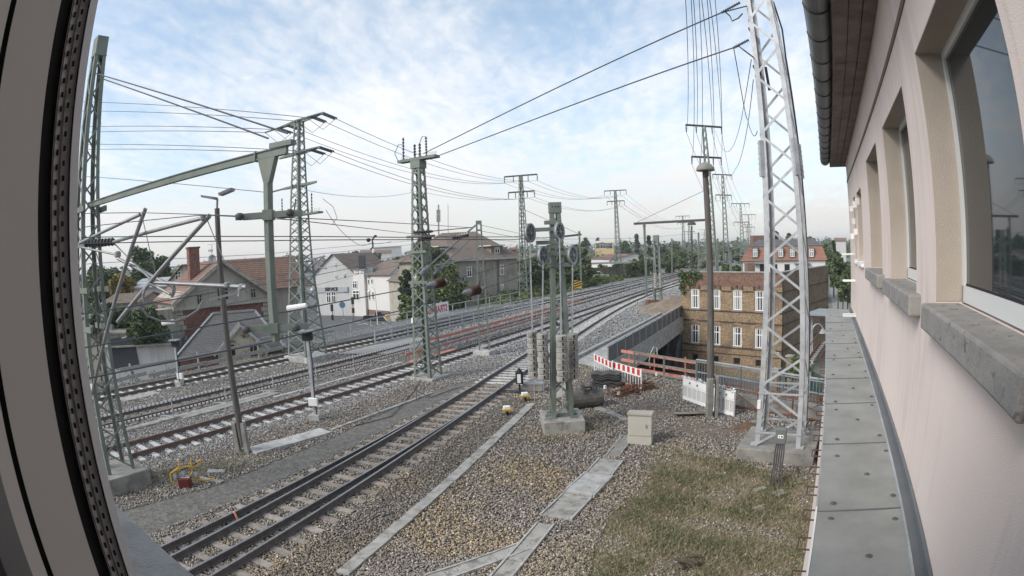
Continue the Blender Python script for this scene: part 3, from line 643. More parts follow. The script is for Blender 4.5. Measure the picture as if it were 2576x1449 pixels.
# --- big galvanised tower by the house
TW = Vector((8.35, 15.72, 0)); TWA = math.atan2(-.88, 1.23)
tw = thing('lattice_tower', TW, 'tall pale galvanised lattice tower standing beside the house', 'tower')
foot(tw, TW, TWA, 2.5, 2.3, .42, M['concd'])
twc = lattice(tw, TW, TWA, 1.50, .72, 16.5, 17, M['galv'], .15, .075, 'Z', z0=.42)
for i in range(4):
    a = twc(i, .42); MB().box((a.x, a.y, .46), (.24, .24, .05), TWA).build('base_plate', M['galv'], tw)
for i, j in ((0, 1), (1, 2), (2, 3), (3, 0)):
    for z in (.85, 2.1): barobj('tie_bar', twc(i, z), twc(j, z), .06, .05, M['galv'], tw)
for i in (0, 1, 2):
    a, b = twc(i, 8.6), twc(i, 9.7); MB().bar(a, b, .13, .15).build('splice_plate', M['galv'], tw)
    mb = MB()
    for k in range(7):
        p = a.lerp(b, (k + .5) / 7); e = Vector((math.cos(TWA), math.sin(TWA), 0)); mb.bar(p - e * .11, p + e * .11, .03, .03)
    mb.build('bolts', M['greyst'], tw, kind='stuff')
for z in (12.1, 13.4):
    a, b = twc(0, z), twc(3, z); c = (a + b) / 2; e = Vector((-math.cos(TWA), -math.sin(TWA), 0))
    MB().bar(twc(0, z), twc(3, z), .1, .08).build('cross_arm', M['dark'], tw)
mb = MB(); mb.tube([twc(2, 14.6), twc(2, 13.6) + Vector((.12, 0, 0)), twc(2, 12.6) + Vector((.05, 0, 0)), twc(2, 6), twc(2, .6)], .03, 6); mb.build('down_cable', M['dark'], tw)
mb = MB(); mb.tube([twc(3, 12.4) + Vector((.3, .1, 0)), twc(3, 11.6) + Vector((.35, .1, 0))], .05, 8); mb.build('surge_arrester', M['dark'], tw)
bx = thing('junction_box', G(1963, 1175), 'grey junction box with a white number plate on the tower', 'junction box')
cb = P(1965, 1096, 15.3); cc = Vector((cb.x, cb.y, cb.z)); ba = TWA
MB().box(cc, (.32, .18, .46), ba).build('box', mat('grey_green_box', (.13, .15, .145), rough=.5), bx, bevel=.03)
fr = Vector((math.sin(ba), -math.cos(ba), 0))
MB().box(cc + fr * .085, (.16, .012, .10), ba).build('number_plate', M['white'], bx)
MB().box(cc + fr * .093 + Vector((-.03, .02, 0)), (.02, .006, .05), ba).build('number_mark', M['black'], bx)
MB().box(cc + fr * .093 + Vector((.03, -.02, 0)), (.045, .006, .05), ba).build('number_mark', M['black'], bx)
for k in range(5):
    x = Vector((math.cos(ba), math.sin(ba), 0)) * (k - 2) * .05
    pts = [cc + x + Vector((0, 0, -.2)), cc + x * 1.3 + fr * .05 + Vector((0, 0, -.45)), cc + x * 1.2 + fr * .12 + Vector((0, 0, -.9)), cc + x * 1.6 + fr * .25 + Vector((0, 0, -cc.z + .25)), cc + x * 1.8 + fr * .4 + Vector((.05, 0, -cc.z + .03))]
    MB().tube(pts, .022, 6).build('cable', M['dark'], bx)
# --- counterweight mast
WMp = Vector((1.65, 20.35, 0)); WA = R(2)
wm = thing('counterweight_mast', WMp, 'green lattice mast with four pulley wheels and stacked counterweights', 'mast')
foot(wm, WMp - Vector((0, .05, 0)), WA, 1.5, 1.7, .5, M['conc'])
zV = lambda v: P(1400, v, 20.1).z
wc = lattice(wm, WMp, WA, .80, .36, zV(532), 10, M['green'], .15, .07, 'Z', z0=.5)
MB().box((WMp.x, WMp.y, (zV(507.5) + zV(533)) / 2), (.44, .40, zV(507.5) - zV(533)), WA).build('head_plate', M['green'], wm)
for dx in (-.1, .02, .12): MB().lathe((WMp.x + dx, WMp.y - .2, zV(519)), [(.025, -.01), (.025, .012)], 10, 'y').build('bolt_hole', M['black'], wm)
for i in range(4):
    a = wc(i, .5); MB().box((a.x, a.y, .53), (.26, .26, .06), WA).build('base_plate', M['green'], wm)
def arm(v, x0, x1, h=.14, dy=-.24): barobj('cross_arm', (WMp.x + x0, WMp.y + dy, zV(v)), (WMp.x + x1, WMp.y + dy, zV(v)), .09, h, M['green'], wm)
for v, x0, x1 in ((559, -.42, .16), (576, -.78, .22), (609, -.74, .24), (620, -.36, .2), (638, -.36, .66), (667, -.36, .62), (1046, -.62, .55)): arm(v, x0, x1)
def pulley(u, v):
    p = P(u, v, 19.75); r = .34
    w_ = MB().lathe((0, 0, 0), [(.25, -.035), (.30, -.05), (.34, -.05), (.315, -.01), (.315, .01), (.34, .05), (.30, .05), (.25, .035), (.25, -.035)], 28, 'x')
    for k in range(6):
        a = k * math.pi / 3; w_.bar((0, .05 * math.cos(a), .05 * math.sin(a)), (0, .27 * math.cos(a), .27 * math.sin(a)), .03, .045, up=(1, 0, 0))
    w_.lathe((0, 0, 0), [(.07, -.07), (.07, .07)], 12, 'x')
    o = w_.build('pulley_wheel', M['greyst']); o.parent = wm; o.matrix_basis = WM(wm).inverted() @ Matrix.Translation(p) @ Matrix.Rotation(R(-32), 4, 'Z')
STK = []
PUL = ((1333, 586), (1407, 583), (1366, 643), (1440, 642))
for u, v in PUL: pulley(u, v)
for (u, vt, dist), (pu, pv) in zip(((1339, 833, 20.1), (1364, 838, 19.6), (1412, 842, 19.4), (1440, 838, 20.0)), ((1333, 600), (1366, 655), (1407, 598), (1440, 655))):
    tp_ = P(u, vt, dist); px_, py_, top = tp_.x, tp_.y, tp_.z; n = 8; hh = .205; zt = P(pu, pv, dist).z
    barobj('tension_rod', (px_, py_, top), (P(pu, pv, dist).x, P(pu, pv, dist).y, zt), .045, .045, M['galv'], wm)
    prof = [(.178, 0), (.198, .014), (.201, .14), (.198, hh - .024), (.178, hh - .010)]
    if not STK:
        mb = MB().lathe((0, 0, 0), prof, 22); o = mb.build('counterweight_disc', M['conc'], smooth=False); STK.append(o.data); bpy.data.objects.remove(o)
        o = MB().box((0, 0, 0), (.042, .03, .12)).build('lifting_slot', M['black']); STK.append(o.data); bpy.data.objects.remove(o)
    for k in range(n):
        q = Vector((px_ + random.uniform(-.012, .012), py_ + random.uniform(-.012, .012), top - (k + 1) * hh)); o = link('counterweight_disc', STK[0], wm); o.matrix_basis = WM(wm).inverted() @ Matrix.Translation(q)
        s_ = link('lifting_slot', STK[1], o); s_.matrix_basis = Matrix.Translation((0.02, -.192, hh / 2))
    barobj('guide_rod', (px_, py_ + .24, 1.0), (px_, py_ + .24, top + .6), .03, .03, M['galv'], wm)
# --- left mast with the long cantilever beam and its drop post
LM = Vector((-12.75, 13.55, 0))
lm = thing('cantilever_mast', LM, 'tall green lattice mast carrying a long beam with a hanging post', 'mast')
foot(lm, LM, MA, 1.9, 1.7, .55, M['concd'])
lc = lattice(lm, LM, MA, 1.02, .40, 13.6, 17, M['green'], .11, .055, 'Z', z0=.55)
MB().box((LM.x, LM.y, 13.92), (.44, .42, .66), MA).build('head_plate', M['green'], lm)
for z, ln in ((8.60, .75), (7.55, .9), (6.2, .85), (5.05, .9)):
    for dy in (-.38, .38): barobj('cross_arm', LM + TN * -.9 * ln + TD * dy + Vector((0, 0, z)), LM + TN * ln + TD * dy + Vector((0, 0, z)), .08, .16, M['green'], lm)
DPD = 11.3; DP = P(678, 620, DPD); DP.z = 0; zD = lambda v: P(680, v, DPD).z
b0 = LM + Vector((0, 0, 8.76)); b1 = DP + Vector((0, 0, 8.76)); bd = (b1 - b0).normalized(); b1 = b1 + bd * .55
MB().bar(b0, b1, .07, .13).build('cantilever_beam', M['green'], lm, bevel=.01)
for f in (-.15, .15):
    pass
for k, zz in ((0, .075), (1, -.075)): MB().bar(b0 + Vector((0, 0, zz)), b1 + Vector((0, 0, zz)), .12, .022).build('beam_flange', M['green'], lm)
MB().bar(b1 - bd * .9, b1 - bd * .87, .15, .22).build('beam_joint', M['green'], lm)
MB().bar(b1 - bd * .45 + Vector((0, 0, .14)), b1 + bd * .16 + Vector((0, 0, .12)), .15, .10).build('stay_bracket', M['green'], lm)
mb = MB(); x = bd; y = Vector((-bd.y, bd.x, 0)); top = DP + Vector((0, 0, 8.60))
mb.hexa([top + x * sx * w_ + y * sy * .06 + Vector((0, 0, dz)) for dz, w_ in ((-.44, .07), (.07, .25)) for sx, sy in ((-1, -1), (1, -1), (1, 1), (-1, 1))])
mb.build('gusset', M['green'], lm)
MB().bar(DP + Vector((0, 0, 8.2)), DP + Vector((0, 0, zD(860))), .135, .15, up=y).build('hanging_post', M['green'], lm, bevel=.012)
for z, vv in ((zD(541), 540), (zD(825), 825)):
    e = (P(742, vv, DPD) - P(618, vv, DPD)); e.z = 0; e.normalize()
    e = (TD * .2 + Vector((1, 0, 0)) * .98).normalized()
    for s_ in (-1, 1): MB().bar(DP + e * -.62 + TD * s_ * .10 + Vector((0, 0, z)), DP + e * .62 + TD * s_ * .10 + Vector((0, 0, z)), .04, .12).build('support_arm', M['green'], lm)
    MB().box((DP.x, DP.y, z), (.20, .25, .20), math.atan2(e.y, e.x)).build('clamp_plate', M['green'], lm)
    for s_ in (-1, 1):
        q = DP + e * .52 * s_ + Vector((0, -.2, z)); mb = MB().lathe((q.x, q.y, q.z), [(.03, -.07), (.07, -.05), (.075, .05), (.03, .07)], 14, 'y'); mb.build('insulator_head', M['dark'], lm)
for k in (0, 1):
    wire('stay_cable', None, [LM + TN * .15 + TD * (.12 * k - .06) + Vector((0, 0, 12.95 - .12 * k)), b1 - bd * (.55 * k) + Vector((0, 0, .32))], .02, 0, M['wire'], parent=lm)
# catenary cantilevers (tube frames) held by the left mast
def tubes(label, segs, r=.045):
    t = thing('catenary_bracket', segs[0][0], label, 'bracket')
    for p, q, rr in segs: MB().tube([p, q], rr, 10).build('tube', M['tube'], t, smooth=False)
    return t
dA = 15.8
ta = tubes('aluminium tube bracket with a steep strut on the left mast', [
 (P(232, 990, 17.5), P(366, 525, 14.6), .055), (P(200, 612, 17.3), P(352, 540, 14.7), .045), (P(205, 622, 17.3), P(290, 640, 16), .03), (P(296, 650, 15.9), P(438, 722, 14.0), .045), (P(358, 545, 14.6), P(392, 690, 14.6), .012)])
MB().tube([P(438, 722, 14.0), P(437, 735, 14.0), P(432, 745, 14.05)], .05, 8).build('end_clamp', M['greyst'], ta)
MB().lathe(P(296, 640, 16), [(.05, -.09), (.10, -.05), (.10, .05), (.05, .09)], 10).build('tube_clamp', M['greyst'], ta)
tb = tubes('second tube bracket with a long level arm and bent drop arm', [
 (P(296, 810, 15.2), P(528, 542, 12.8), .055), (P(275, 612, 16.6), P(512, 548, 12.9), .045), (P(290, 615, 16.4), P(378, 702, 14.3), .022), (P(380, 710, 14.2), P(620, 722, 12.2), .05), (P(522, 555, 12.9), P(566, 660, 12.6), .012)])
MB().tube([P(362, 760, 14.0), P(360, 740, 14.0), P(366, 724, 14.0), P(377, 715, 14.0), P(395, 722, 13.9), P(428, 740, 13.6)], .035, 8).build('drop_arm', M['tube'], tb)
mb = MB(); insul(mb, P(215, 613, 17.4), P(288, 608, 16.4), .12, 9, .05); mb.build('insulator', M['dark'], tb)
for u, v, d in ((512, 548, 12.9), (379, 704, 14.2), (572, 717, 12.5), (608, 722, 12.3)): MB().lathe(P(u, v, d), [(.04, -.07), (.08, -.04), (.08, .04), (.04, .07)], 10).build('tube_clamp', M['greyst'], tb)
MB().bar(P(525, 755, 12.5), P(600, 735, 12.3), .05, .05).build('registration_arm', M['tube'], tb)
MB().bar(P(602, 722, 12.3), P(600, 745, 12.3), .05, .05).build('arm_hanger', M['greyst'], tb)
mb = MB(); mb.tube([P(352, 770, 14), P(372, 795, 14), P(405, 808, 14), P(440, 808, 14), P(470, 798, 14), P(500, 778, 14), P(510, 755, 14)], .03, 6)
tag(mb.build('jumper_cable', M['tube']), 'pale loop of jumper cable hanging in front of the brick gable house', 'cable')
# --- centre mast
CMp = Vector((-4.7, 29.75, 0))
cm = thing('lattice_mast', CMp, 'green lattice mast with a switch platform standing between the tracks', 'mast')
foot(cm, CMp, MA, 1.7, 1.6, .16, M['conc'])
ccn = lattice(cm, CMp, MA, 1.10, .50, 11.4, 17, M['green'], .13, .06, 'X', z0=.16)
MB().box((CMp.x, CMp.y, 11.45), (.62, .62, .42), MA).build('head_plate', M['green'], cm)
MB().box((CMp.x, CMp.y, 11.75), (2.5, .5, .14), MA).build('platform', M['green'], cm)
for x in (-1.0, .55):
    mb = MB(); q = CMp + TN * x; insul(mb, q + Vector((0, 0, 11.8)), q + Vector((0, 0, 13.1 if x < 0 else 12.9)), .07, 7, .03); mb.build('insulator', M['dark'], cm)
for x in (-.22, .12):
    mb = MB(); q = CMp + TN * x; insul(mb, q + Vector((0, 0, 11.8)), q + Vector((0, 0, 12.6)), .085, 5, .04); mb.build('insulator', M['dark'], cm)
q = CMp + TN * -1.0
MB().tube([q + Vector((0, 0, 12.7)), q + TN * -.35 + Vector((0, 0, 12.75)), q + TN * -.62 + Vector((0, 0, 12.3)), q + TN * -.4 + Vector((0, 0, 11.85)), q + TN * .1 + Vector((0, 0, 11.8))], .02, 6).build('jumper', M['wire'], cm)
MB().tube([CMp + TN * .12 + Vector((0, 0, 12.6)), CMp + TN * .3 + Vector((0, 0, 12.95)), CMp + TN * .55 + Vector((0, 0, 12.9))], .018, 6).build('jumper', M['wire'], cm)
mb = MB()
for k in range(9): mb.bar(CMp + TN * (.65 + .07 * k) + Vector((0, 0, 11.82)), CMp + TN * (.65 + .07 * k + .02) + Vector((0, 0, 12.05)), .012, .012)
for k in range(6): mb.bar(CMp + TN * (-1.15 + .08 * k) + Vector((0, 0, 11.82)), CMp + TN * (-1.15 + .08 * k) + Vector((0, 0, 12.02)), .012, .012)
mb.build('bird_spikes', M['dark'], cm, kind='stuff')
for z in (7.6, 6.8, 5.2): 
    for s_ in (-1, 1): barobj('cross_arm', CMp + TN * -.62 + TD * s_ * .4 + Vector((0, 0, z)), CMp + TN * .62 + TD * s_ * .4 + Vector((0, 0, z)), .07, .14, M['green'], cm)
tc_ = tubes('pair of tube struts with blue insulators between centre mast and slender mast', [
 (P(1063, 683, 29.4), P(1196, 567, 33.5), .055), (P(1090, 690, 29.6), P(1180, 605, 32.5), .05), (P(1095, 668, 29.8), P(1196, 648, 33.5), .05), (P(1050, 585, 29.3), P(1190, 572, 33.5), .03)])
for a, b, mm in (((1058, 690, 29.4), (1078, 670, 29.7), 'insulg'), ((1092, 688, 29.8), (1108, 672, 30.1), 'insulg'), ((1040, 585, 29.2), (1088, 582, 30), 'dark'), ((1140, 598, 31), (1178, 590, 32), 'insul'), ((1055, 600, 29), (1085, 598, 29.4), 'insul')):
    mb = MB(); insul(mb, P(*a), P(*b), .15 if mm != 'dark' else .08, 6, .06); mb.build('insulator', M[mm], tc_)
for uv, lab in (((1096, 714), 'large ribbed insulator in the upper contact wire before the ivy bush'), ((1186, 733), 'large ribbed insulator in the lower wire before the grey house')):
    u, v = uv; t = thing('section_insulator', P(u, v, 17.0), lab, 'insulator')
    mb = MB(); insul(mb, P(u - 4, v + 1, 17.0), P(u + 20, v - 5, 17.3), .155, 5, .055); mb.build('ribbed_core', M['insul'], t)
    MB().tube([P(u - 24, v + 5, 16.7), P(u - 14, v + 3, 16.85), P(u - 4, v + 1, 17.0)], [.02, .09, .10], 12).build('end_cone', M['tube'], t)
    MB().tube([P(u + 18, v - 4, 17.3), P(u + 30, v - 7, 17.4)], [.07, .025], 10).build('end_cone', M['tube'], t)
    mb = MB()
    for k in range(9):
        a_ = k * .7; p0 = P(u + 12, v - 3, 17.2); mb.tube([p0, p0 + Vector((.12, 0, 0)) + Vector((.02, 0, .25)) * 1.0 + Vector((.05 * math.cos(a_), .22 * math.sin(a_), .22 * math.cos(a_)))], .008, 4)
    mb.build('arcing_horns', M['dark'], t, kind='stuff')
# --- mast in front of the street (strain tower of the feeder line)
M1 = Vector((-14.0, 36.1, 0))
m1 = thing('feeder_tower', M1, 'green lattice feeder tower with two cross arms and spiked switch platform', 'tower')
foot(m1, M1, MA, 2.5, 2.3, .35, M['concn'])
lattice(m1, M1, MA, 1.95, 1.15, 6.6, 7, M['green'], .16, .075, 'X', z0=.35)
lattice(m1, M1, MA, 1.15, .50, 16.2, 16, M['green'], .13, .055, 'X', z0=6.6)
def tarm(t, c, z, half, ang=MA, th=.14, m='green'):
    e = Vector((math.cos(ang), math.sin(ang), 0)); f = Vector((-e.y, e.x, 0))
    for s_ in (-1, 1):
        for k in (-1, 1): barobj('cross_arm', c + e * s_ * half + Vector((0, 0, z)), c + f * k * .3 + Vector((0, 0, z - .02)), .08, th, M[m], t)
FA = math.atan2(36.1 - 13.2, -14 + 4.0)      # the arms stand skew to the view
_a, _b = P(702, 330, 39.6), P(812, 291, 35.8); M1A = math.atan2(_b.y - _a.y, _b.x - _a.x)
for z, hf in ((16.25, 2.6), (14.0, 2.3), (11.75, 1.9)): tarm(m1, M1, z, hf, M1A)
MB().box((M1.x, M1.y, 9.75), (4.3, .5, .12), MA).build('platform', M['green'], m1)
mb = MB()
for k in range(24):
    if abs(k - 11.5) > 4: mb.bar(M1 + TN * (-2.1 + .182 * k) + Vector((0, 0, 9.8)), M1 + TN * (-2.1 + .182 * k) + Vector((0, 0, 10.05)), .015, .015)
mb.build('bird_spikes', M['dark'], m1, kind='stuff')
for x in (-1.9, 1.3):
    mb = MB(); insul(mb, M1 + TN * x + Vector((0, 0, 9.8)), M1 + TN * x + Vector((0, 0, 11.1)), .06, 6, .03); mb.build('insulator', M['dark'], m1)
mb = MB(); insul(mb, M1 + TN * -.6 + Vector((0, 0, 9.8)), M1 + TN * -.35 + Vector((0, 0, 10.9)), .07, 7, .04); mb.build('insulator', M['insul'], m1)
e1 = Vector((math.cos(M1A), math.sin(M1A), 0))
CON = {}
nxt = (Vector((1.9, 79.3, 0)) - M1).normalized()
for z, offs_ in ((16.25, (-2.5, -1.4, 1.4, 2.5)), (14.0, (1.3, 2.2)), (11.75, (-1.9,))):
    for x in offs_:
        a = M1 + e1 * x + Vector((0, 0, z))
        for sgn in (-1, 1):
            if z < 12 and sgn > 0: continue
            dirv = nxt if sgn > 0 else Vector((-.98, .18, 0)); b = a + dirv * (1.5 if sgn > 0 else 1.2) + Vector((0, 0, -.12))
            mb = MB()
            for w_ in ((-.12, .12) if sgn > 0 else (0,)): insul(mb, a + e1 * w_, b + e1 * w_, .075, 9, .03)
            mb.build('strain_insulator', M['insulb'], m1); CON[(z, x, sgn)] = b
        if z > 12: MB().tube([CON[(z, x, -1)], a + Vector((0, 0, -1.1)) + nxt * .1, CON[(z, x, 1)]], .018, 5).build('jumper', M['wire'], m1)
# wires leaving the picture on the left
for i, (k, v) in enumerate((((16.25, 2.5, -1), 256), ((16.25, 1.4, -1), 279), ((16.25, -1.4, -1), 319), ((16.25, -2.5, -1), 333), ((14.0, 2.2, -1), 363), ((14.0, 1.3, -1), 376), ((11.75, -1.9, -1), 443))):
    wire('feeder_wire', 'feeder wire running from the feeder tower out past the left mast', [CON[k], P(205, v, 62)], .026, .0, M['wire'], 'feeder wires to the left')
# --- pylons of the feeder lines
def pylon(base, h, label, arms=((0, 2.4), (-2.3, 1.9)), ang=R(-18), w0=1.35, w1=.42, grp='feeder pylons', hang=True, dark='green', nP=None, zb=0.0):
    base = Vector(base); t = thing('pylon', (base.x, base.y, zb), label, 'pylon', None)
    lattice(t, base, MA, w0, w1, h, nP or int(h / 1.0), M[dark], .12, .06, 'X', z0=zb, joined=True)
    e = Vector((math.cos(ang), math.sin(ang), 0)); pts = []
    for dz, hf in arms:
        c = base + Vector((0, 0, h + dz)); barobj('cross_arm', c - e * hf, c + e * hf, .18, .2, M['dark'], t)
        for x in (-hf, -hf * .45, hf * .45, hf):
            mb = MB()
            if hang: insul(mb, c + e * x, c + e * x + Vector((0, 0, -.85)), .09, 5, .04); mb.build('insulator', M['insulb'], t)
            pts.append(c + e * x + Vector((0, 0, -.9)))
    return pts
p1_ = pylon((1.85, 79.3, 0), 17.2, 'lattice pylon with V shaped insulators behind the counterweight mast')
p2_ = pylon((23.0, 120.4, 0), 18.9, 'lattice pylon over the green trees beyond the counterweight mast')
p3_ = pylon((60.9, 193, 0), 17.0, 'far pylon seen just beside the distant catenary beam', w0=1.6)
q1_ = pylon((22.2, 60.0, 0), 20.0, 'tall pylon rising directly behind the wooden lamp pole', arms=((0, 2.3), (-3.6, 1.9)), ang=R(8), w1=.4)
q2_ = pylon((41.6, 104, 0), 20.2, 'pylon standing next behind the wooden lamp pole, with high and low arms', arms=((0, 2.2), (-4.0, 1.8)), ang=R(8))
q3_ = pylon((66, 152, 0), 18.2, 'pylon above the far trees left of the galvanised tower', arms=((0, 3.0), (-5.3, 2.5)), ang=R(5), w0=1.6)
q4_ = pylon((90, 200, 0), 17.7, 'smaller pylon just left of the galvanised tower legs', arms=((0, 3.1), (-4.7, 2.4)), ang=R(0), w0=1.6)
q5_ = pylon((134, 300, 0), 17.6, 'tiny pylon at the horizon touching the galvanised tower', arms=((0, 3.0), (-4, 2.4)), ang=R(0), w0=2)
r1_ = pylon((74, 226, 0), 16.8, 'faint far pylon half hidden by the wooden lamp pole', arms=((0, 3.0), (-4.5, 2.4)), ang=R(0), w0=2)
r2_ = pylon((150, 420, 0), 18.5, 'faintest pylon on the skyline above the mansard roof', arms=((0, 4.5), (-4, 4)), ang=R(0), w0=2.4)
for i, k in enumerate(((16.25, -2.5, 1), (16.25, -1.4, 1), (16.25, 1.4, 1), (16.25, 2.5, 1), (14.0, 1.3, 1), (14.0, 2.2, 1))):
    wire('feeder_wire', 'feeder wire sagging between the feeder tower and the lattice pylons', [CON[k], p1_[min(i, 3) if i < 4 else i + 2], p2_[min(i, 3) if i < 4 else i + 2], p3_[min(i, 3) if i < 4 else i + 2]], .02, [1.4, 1.6, 3.0], M['wire'], 'feeder wires')
wire('feeder_wire', 'single low feeder wire from the feeder tower past the centre mast', [M1 + TN * .5 + Vector((0, 0, 11.4)), P(1050, 480, 60), p1_[4]], .016, [.6, .5], M['wirel'])
for i in range(8):
    wire('feeder_wire', 'feeder wire strung along the row of pylons behind the lamp pole', [P(1724 + 9.5 * (i % 4) * 2.1 + (i > 3) * 14, -12, 27 + (i > 3) * 2), q1_[i], q2_[i], q3_[i], q4_[i], q5_[i]], .022, [1.0, 1.6, 1.8, 2.0, 3], M['wirel'], 'feeder wires along the pylon row')
# heavy cables from centre mast to the tower
wire('feeder_cable', 'upper heavy cable stretched from centre mast to the galvanised tower', [CMp + TN * .35 + Vector((0, 0, 12.0)), P(1815, 32, 16.2), twc(0, 14.2)], .024, [.12, 0], M['wire'])
wire('feeder_cable', 'lower heavy cable stretched from centre mast to the galvanised tower', [CMp + TN * 1.3 + Vector((0, 0, 11.75)), P(1858, 116, 16.3), twc(0, 12.4)], .024, [.12, 0], M['wire'])
for a, b, lab in (((1815, 32, 16.2), (1862, 6, 16.0), 'strain insulator at the end of the upper heavy cable'), ((1846, 120, 16.3), (1884, 100, 16.2), 'strain insulator at the end of the lower heavy cable')):
    mb = MB(); insul(mb, P(*a), P(*b), .055, 10, .025); tag(mb.build('strain_insulator', M['insulb']), lab, 'insulator')
mb = MB(); mb.tube([P(1822, 28, 16.2), P(1836, 40, 16.2), P(1842, 53, 16.2), P(1857, 46, 16.2), P(1868, 34, 16.1)], .022, 6); tag(mb.build('jumper_cable', M['dark']), 'short looped jumper below the upper strain insulator', 'cable')
wire('feeder_wire', 'slack wire looping from the tower down to the nearest pylon arm', [P(1890, 150, 18), P(1865, 300, 30), P(1800, 330, 60)], .016, [.0, 2.0], M['wirel'])
wire('feeder_wire', 'slack wire crossing from tower to the low pylon arm', [P(1845, 118, 17), P(1880, 300, 24), P(1905, 330, 20)], .016, [.6, .4], M['wirel'])
wire('feeder_wire', 'long slack wire sagging from the tower leg behind the lamp', [P(1895, 200, 20), P(1850, 425, 40), P(1815, 415, 58)], .016, [.6, .8], M['wirel'])
# --- slender two post mast
SL = Vector((-1.95, 36.3, 0)); sl_ = thing('catenary_mast', SL, 'slender green ladder mast on a small concrete foot by the red track', 'mast')
foot(sl_, SL, MA, 1.25, .9, .32, M['concn'])
for s_ in (-1, 1): MB().bar(SL + Vector((s_ * .32, 0, .32)), SL + Vector((s_ * .13, 0, 8.6)), .10, .16, up=(0, 1, 0)).build('post', M['green'], sl_)
for k in range(7):
    f = k / 6; w_ = .32 - .19 * f; z = .75 + f * 7.3; barobj('rung', SL + Vector((-w_, 0, z)), SL + Vector((w_, 0, z)), .08, .10, M['green'], sl_)
MB().box((SL.x, SL.y, 8.55), (.36, .2, .22)).build('head_plate', M['green'], sl_)
# --- mast with weights beyond the bridge
W2 = Vector((16.3, 62.0, 0)); w2_ = thing('counterweight_mast', W2, 'distant lattice mast with pale counterweights beside the brick house', 'mast')
lattice(w2_, W2, MA, .95, .55, 7.4, 9, M['green'], .12, .06, 'Z', z0=0, joined=True)
MB().box((W2.x, W2.y, 7.5), (.6, .5, .7), MA).build('head_plate', M['green'], w2_)
for x in (-.28, .28):
    for k in range(6): MB().lathe((W2.x + x - .1, W2.y - .6, 2.0 + .27 * k), [(.18, 0), (.2, .02), (.2, .23), (.18, .25)], 12).build('counterweight_disc', M['conc'], w2_)
    barobj('tension_rod', (W2.x + x - .1, W2.y - .6, 3.6), (W2.x + x - .1, W2.y - .6, 6.6), .05, .05, M['galv'], w2_)
barobj('cross_arm', W2 + TN * -.8 + Vector((0, 0, 6.6)), W2 + TN * .8 + Vector((0, 0, 6.6)), .1, .14, M['green'], w2_)
# --- catenary cantilever beams in the distance
def tbeam(base, h, e0, e1, label):
    base = Vector(base); t = thing('catenary_portal', base, label, 'portal')
    MB().bar(base, base + Vector((0, 0, h)), .26, .26).build('post', M['green'], t)
    MB().bar(base + Vector((0, 0, h)), base + Vector((0, 0, h + .35)), .5, .3).build('post_head', M['green'], t)
    MB().bar(e0, e1, .28, .3).build('beam', M['dark'], t)
    return t
tbeam((17.4, 72.0, 0), 9.2, P(1595, 563, 76), P(1783, 553, 72), 'level beam on a single post in front of the far trees')
wire('stay_cable', 'double stay cable rising from the level far beam to a tall pylon', [P(1597, 562, 76), P(1775, 478, 62)], .03, 0, M['wirel'])
tbeam((10.8, 88, 0), 9.0, P(1408, 596, 90), P(1462, 590, 92), 'short far beam on a post behind the counterweight mast')
wire('stay_cable', 'stay cable from the far pylon down to the short beam', [P(1320, 528, 79), P(1460, 590, 92)], .03, 0, M['wirel'])
def farbracket(u, v, d, s_, label):
    tubes(label, [(P(u, v, d), P(u + 55 * s_, v - 45, d - 3), .05), (P(u, v - 30, d), P(u + 55 * s_, v - 46, d - 3), .045), (P(u + 20 * s_, v - 20, d - 1), P(u + 62 * s_, v - 14, d - 3), .04)])
farbracket(1640, 655, 70, -1, 'pale tube bracket on the post of the level far beam')
farbracket(1462, 655, 85, 1, 'pale tube bracket near the short far beam')
farbracket(1752, 672, 95, 1, 'pale tube bracket left of the wooden lamp pole')
farbracket(1830, 660, 110, 1, 'pale tube bracket between lamp pole and galvanised tower')
farbracket(1895, 660, 140, -1, 'farthest pale tube bracket before the mansard roof')
farbracket(760, 690, 39, 1, 'slanted tube bracket on the feeder tower over the street')
# catenary posts along the far line
for i, (u, v, vt, d) in enumerate(((1690, 670, 600, 130), (1805, 668, 600, 105), (1838, 690, 632, 90), (1876, 668, 610, 150), (1757, 665, 585, 120))):
    b_ = P(u, v, d); t_ = P(u, vt, d); o = MB().bar((b_.x, b_.y, 0), t_, .3, .3).build('catenary_post', M['green']); tag(o, 'plain far catenary post standing among the trackside trees', 'post', 'far catenary posts')
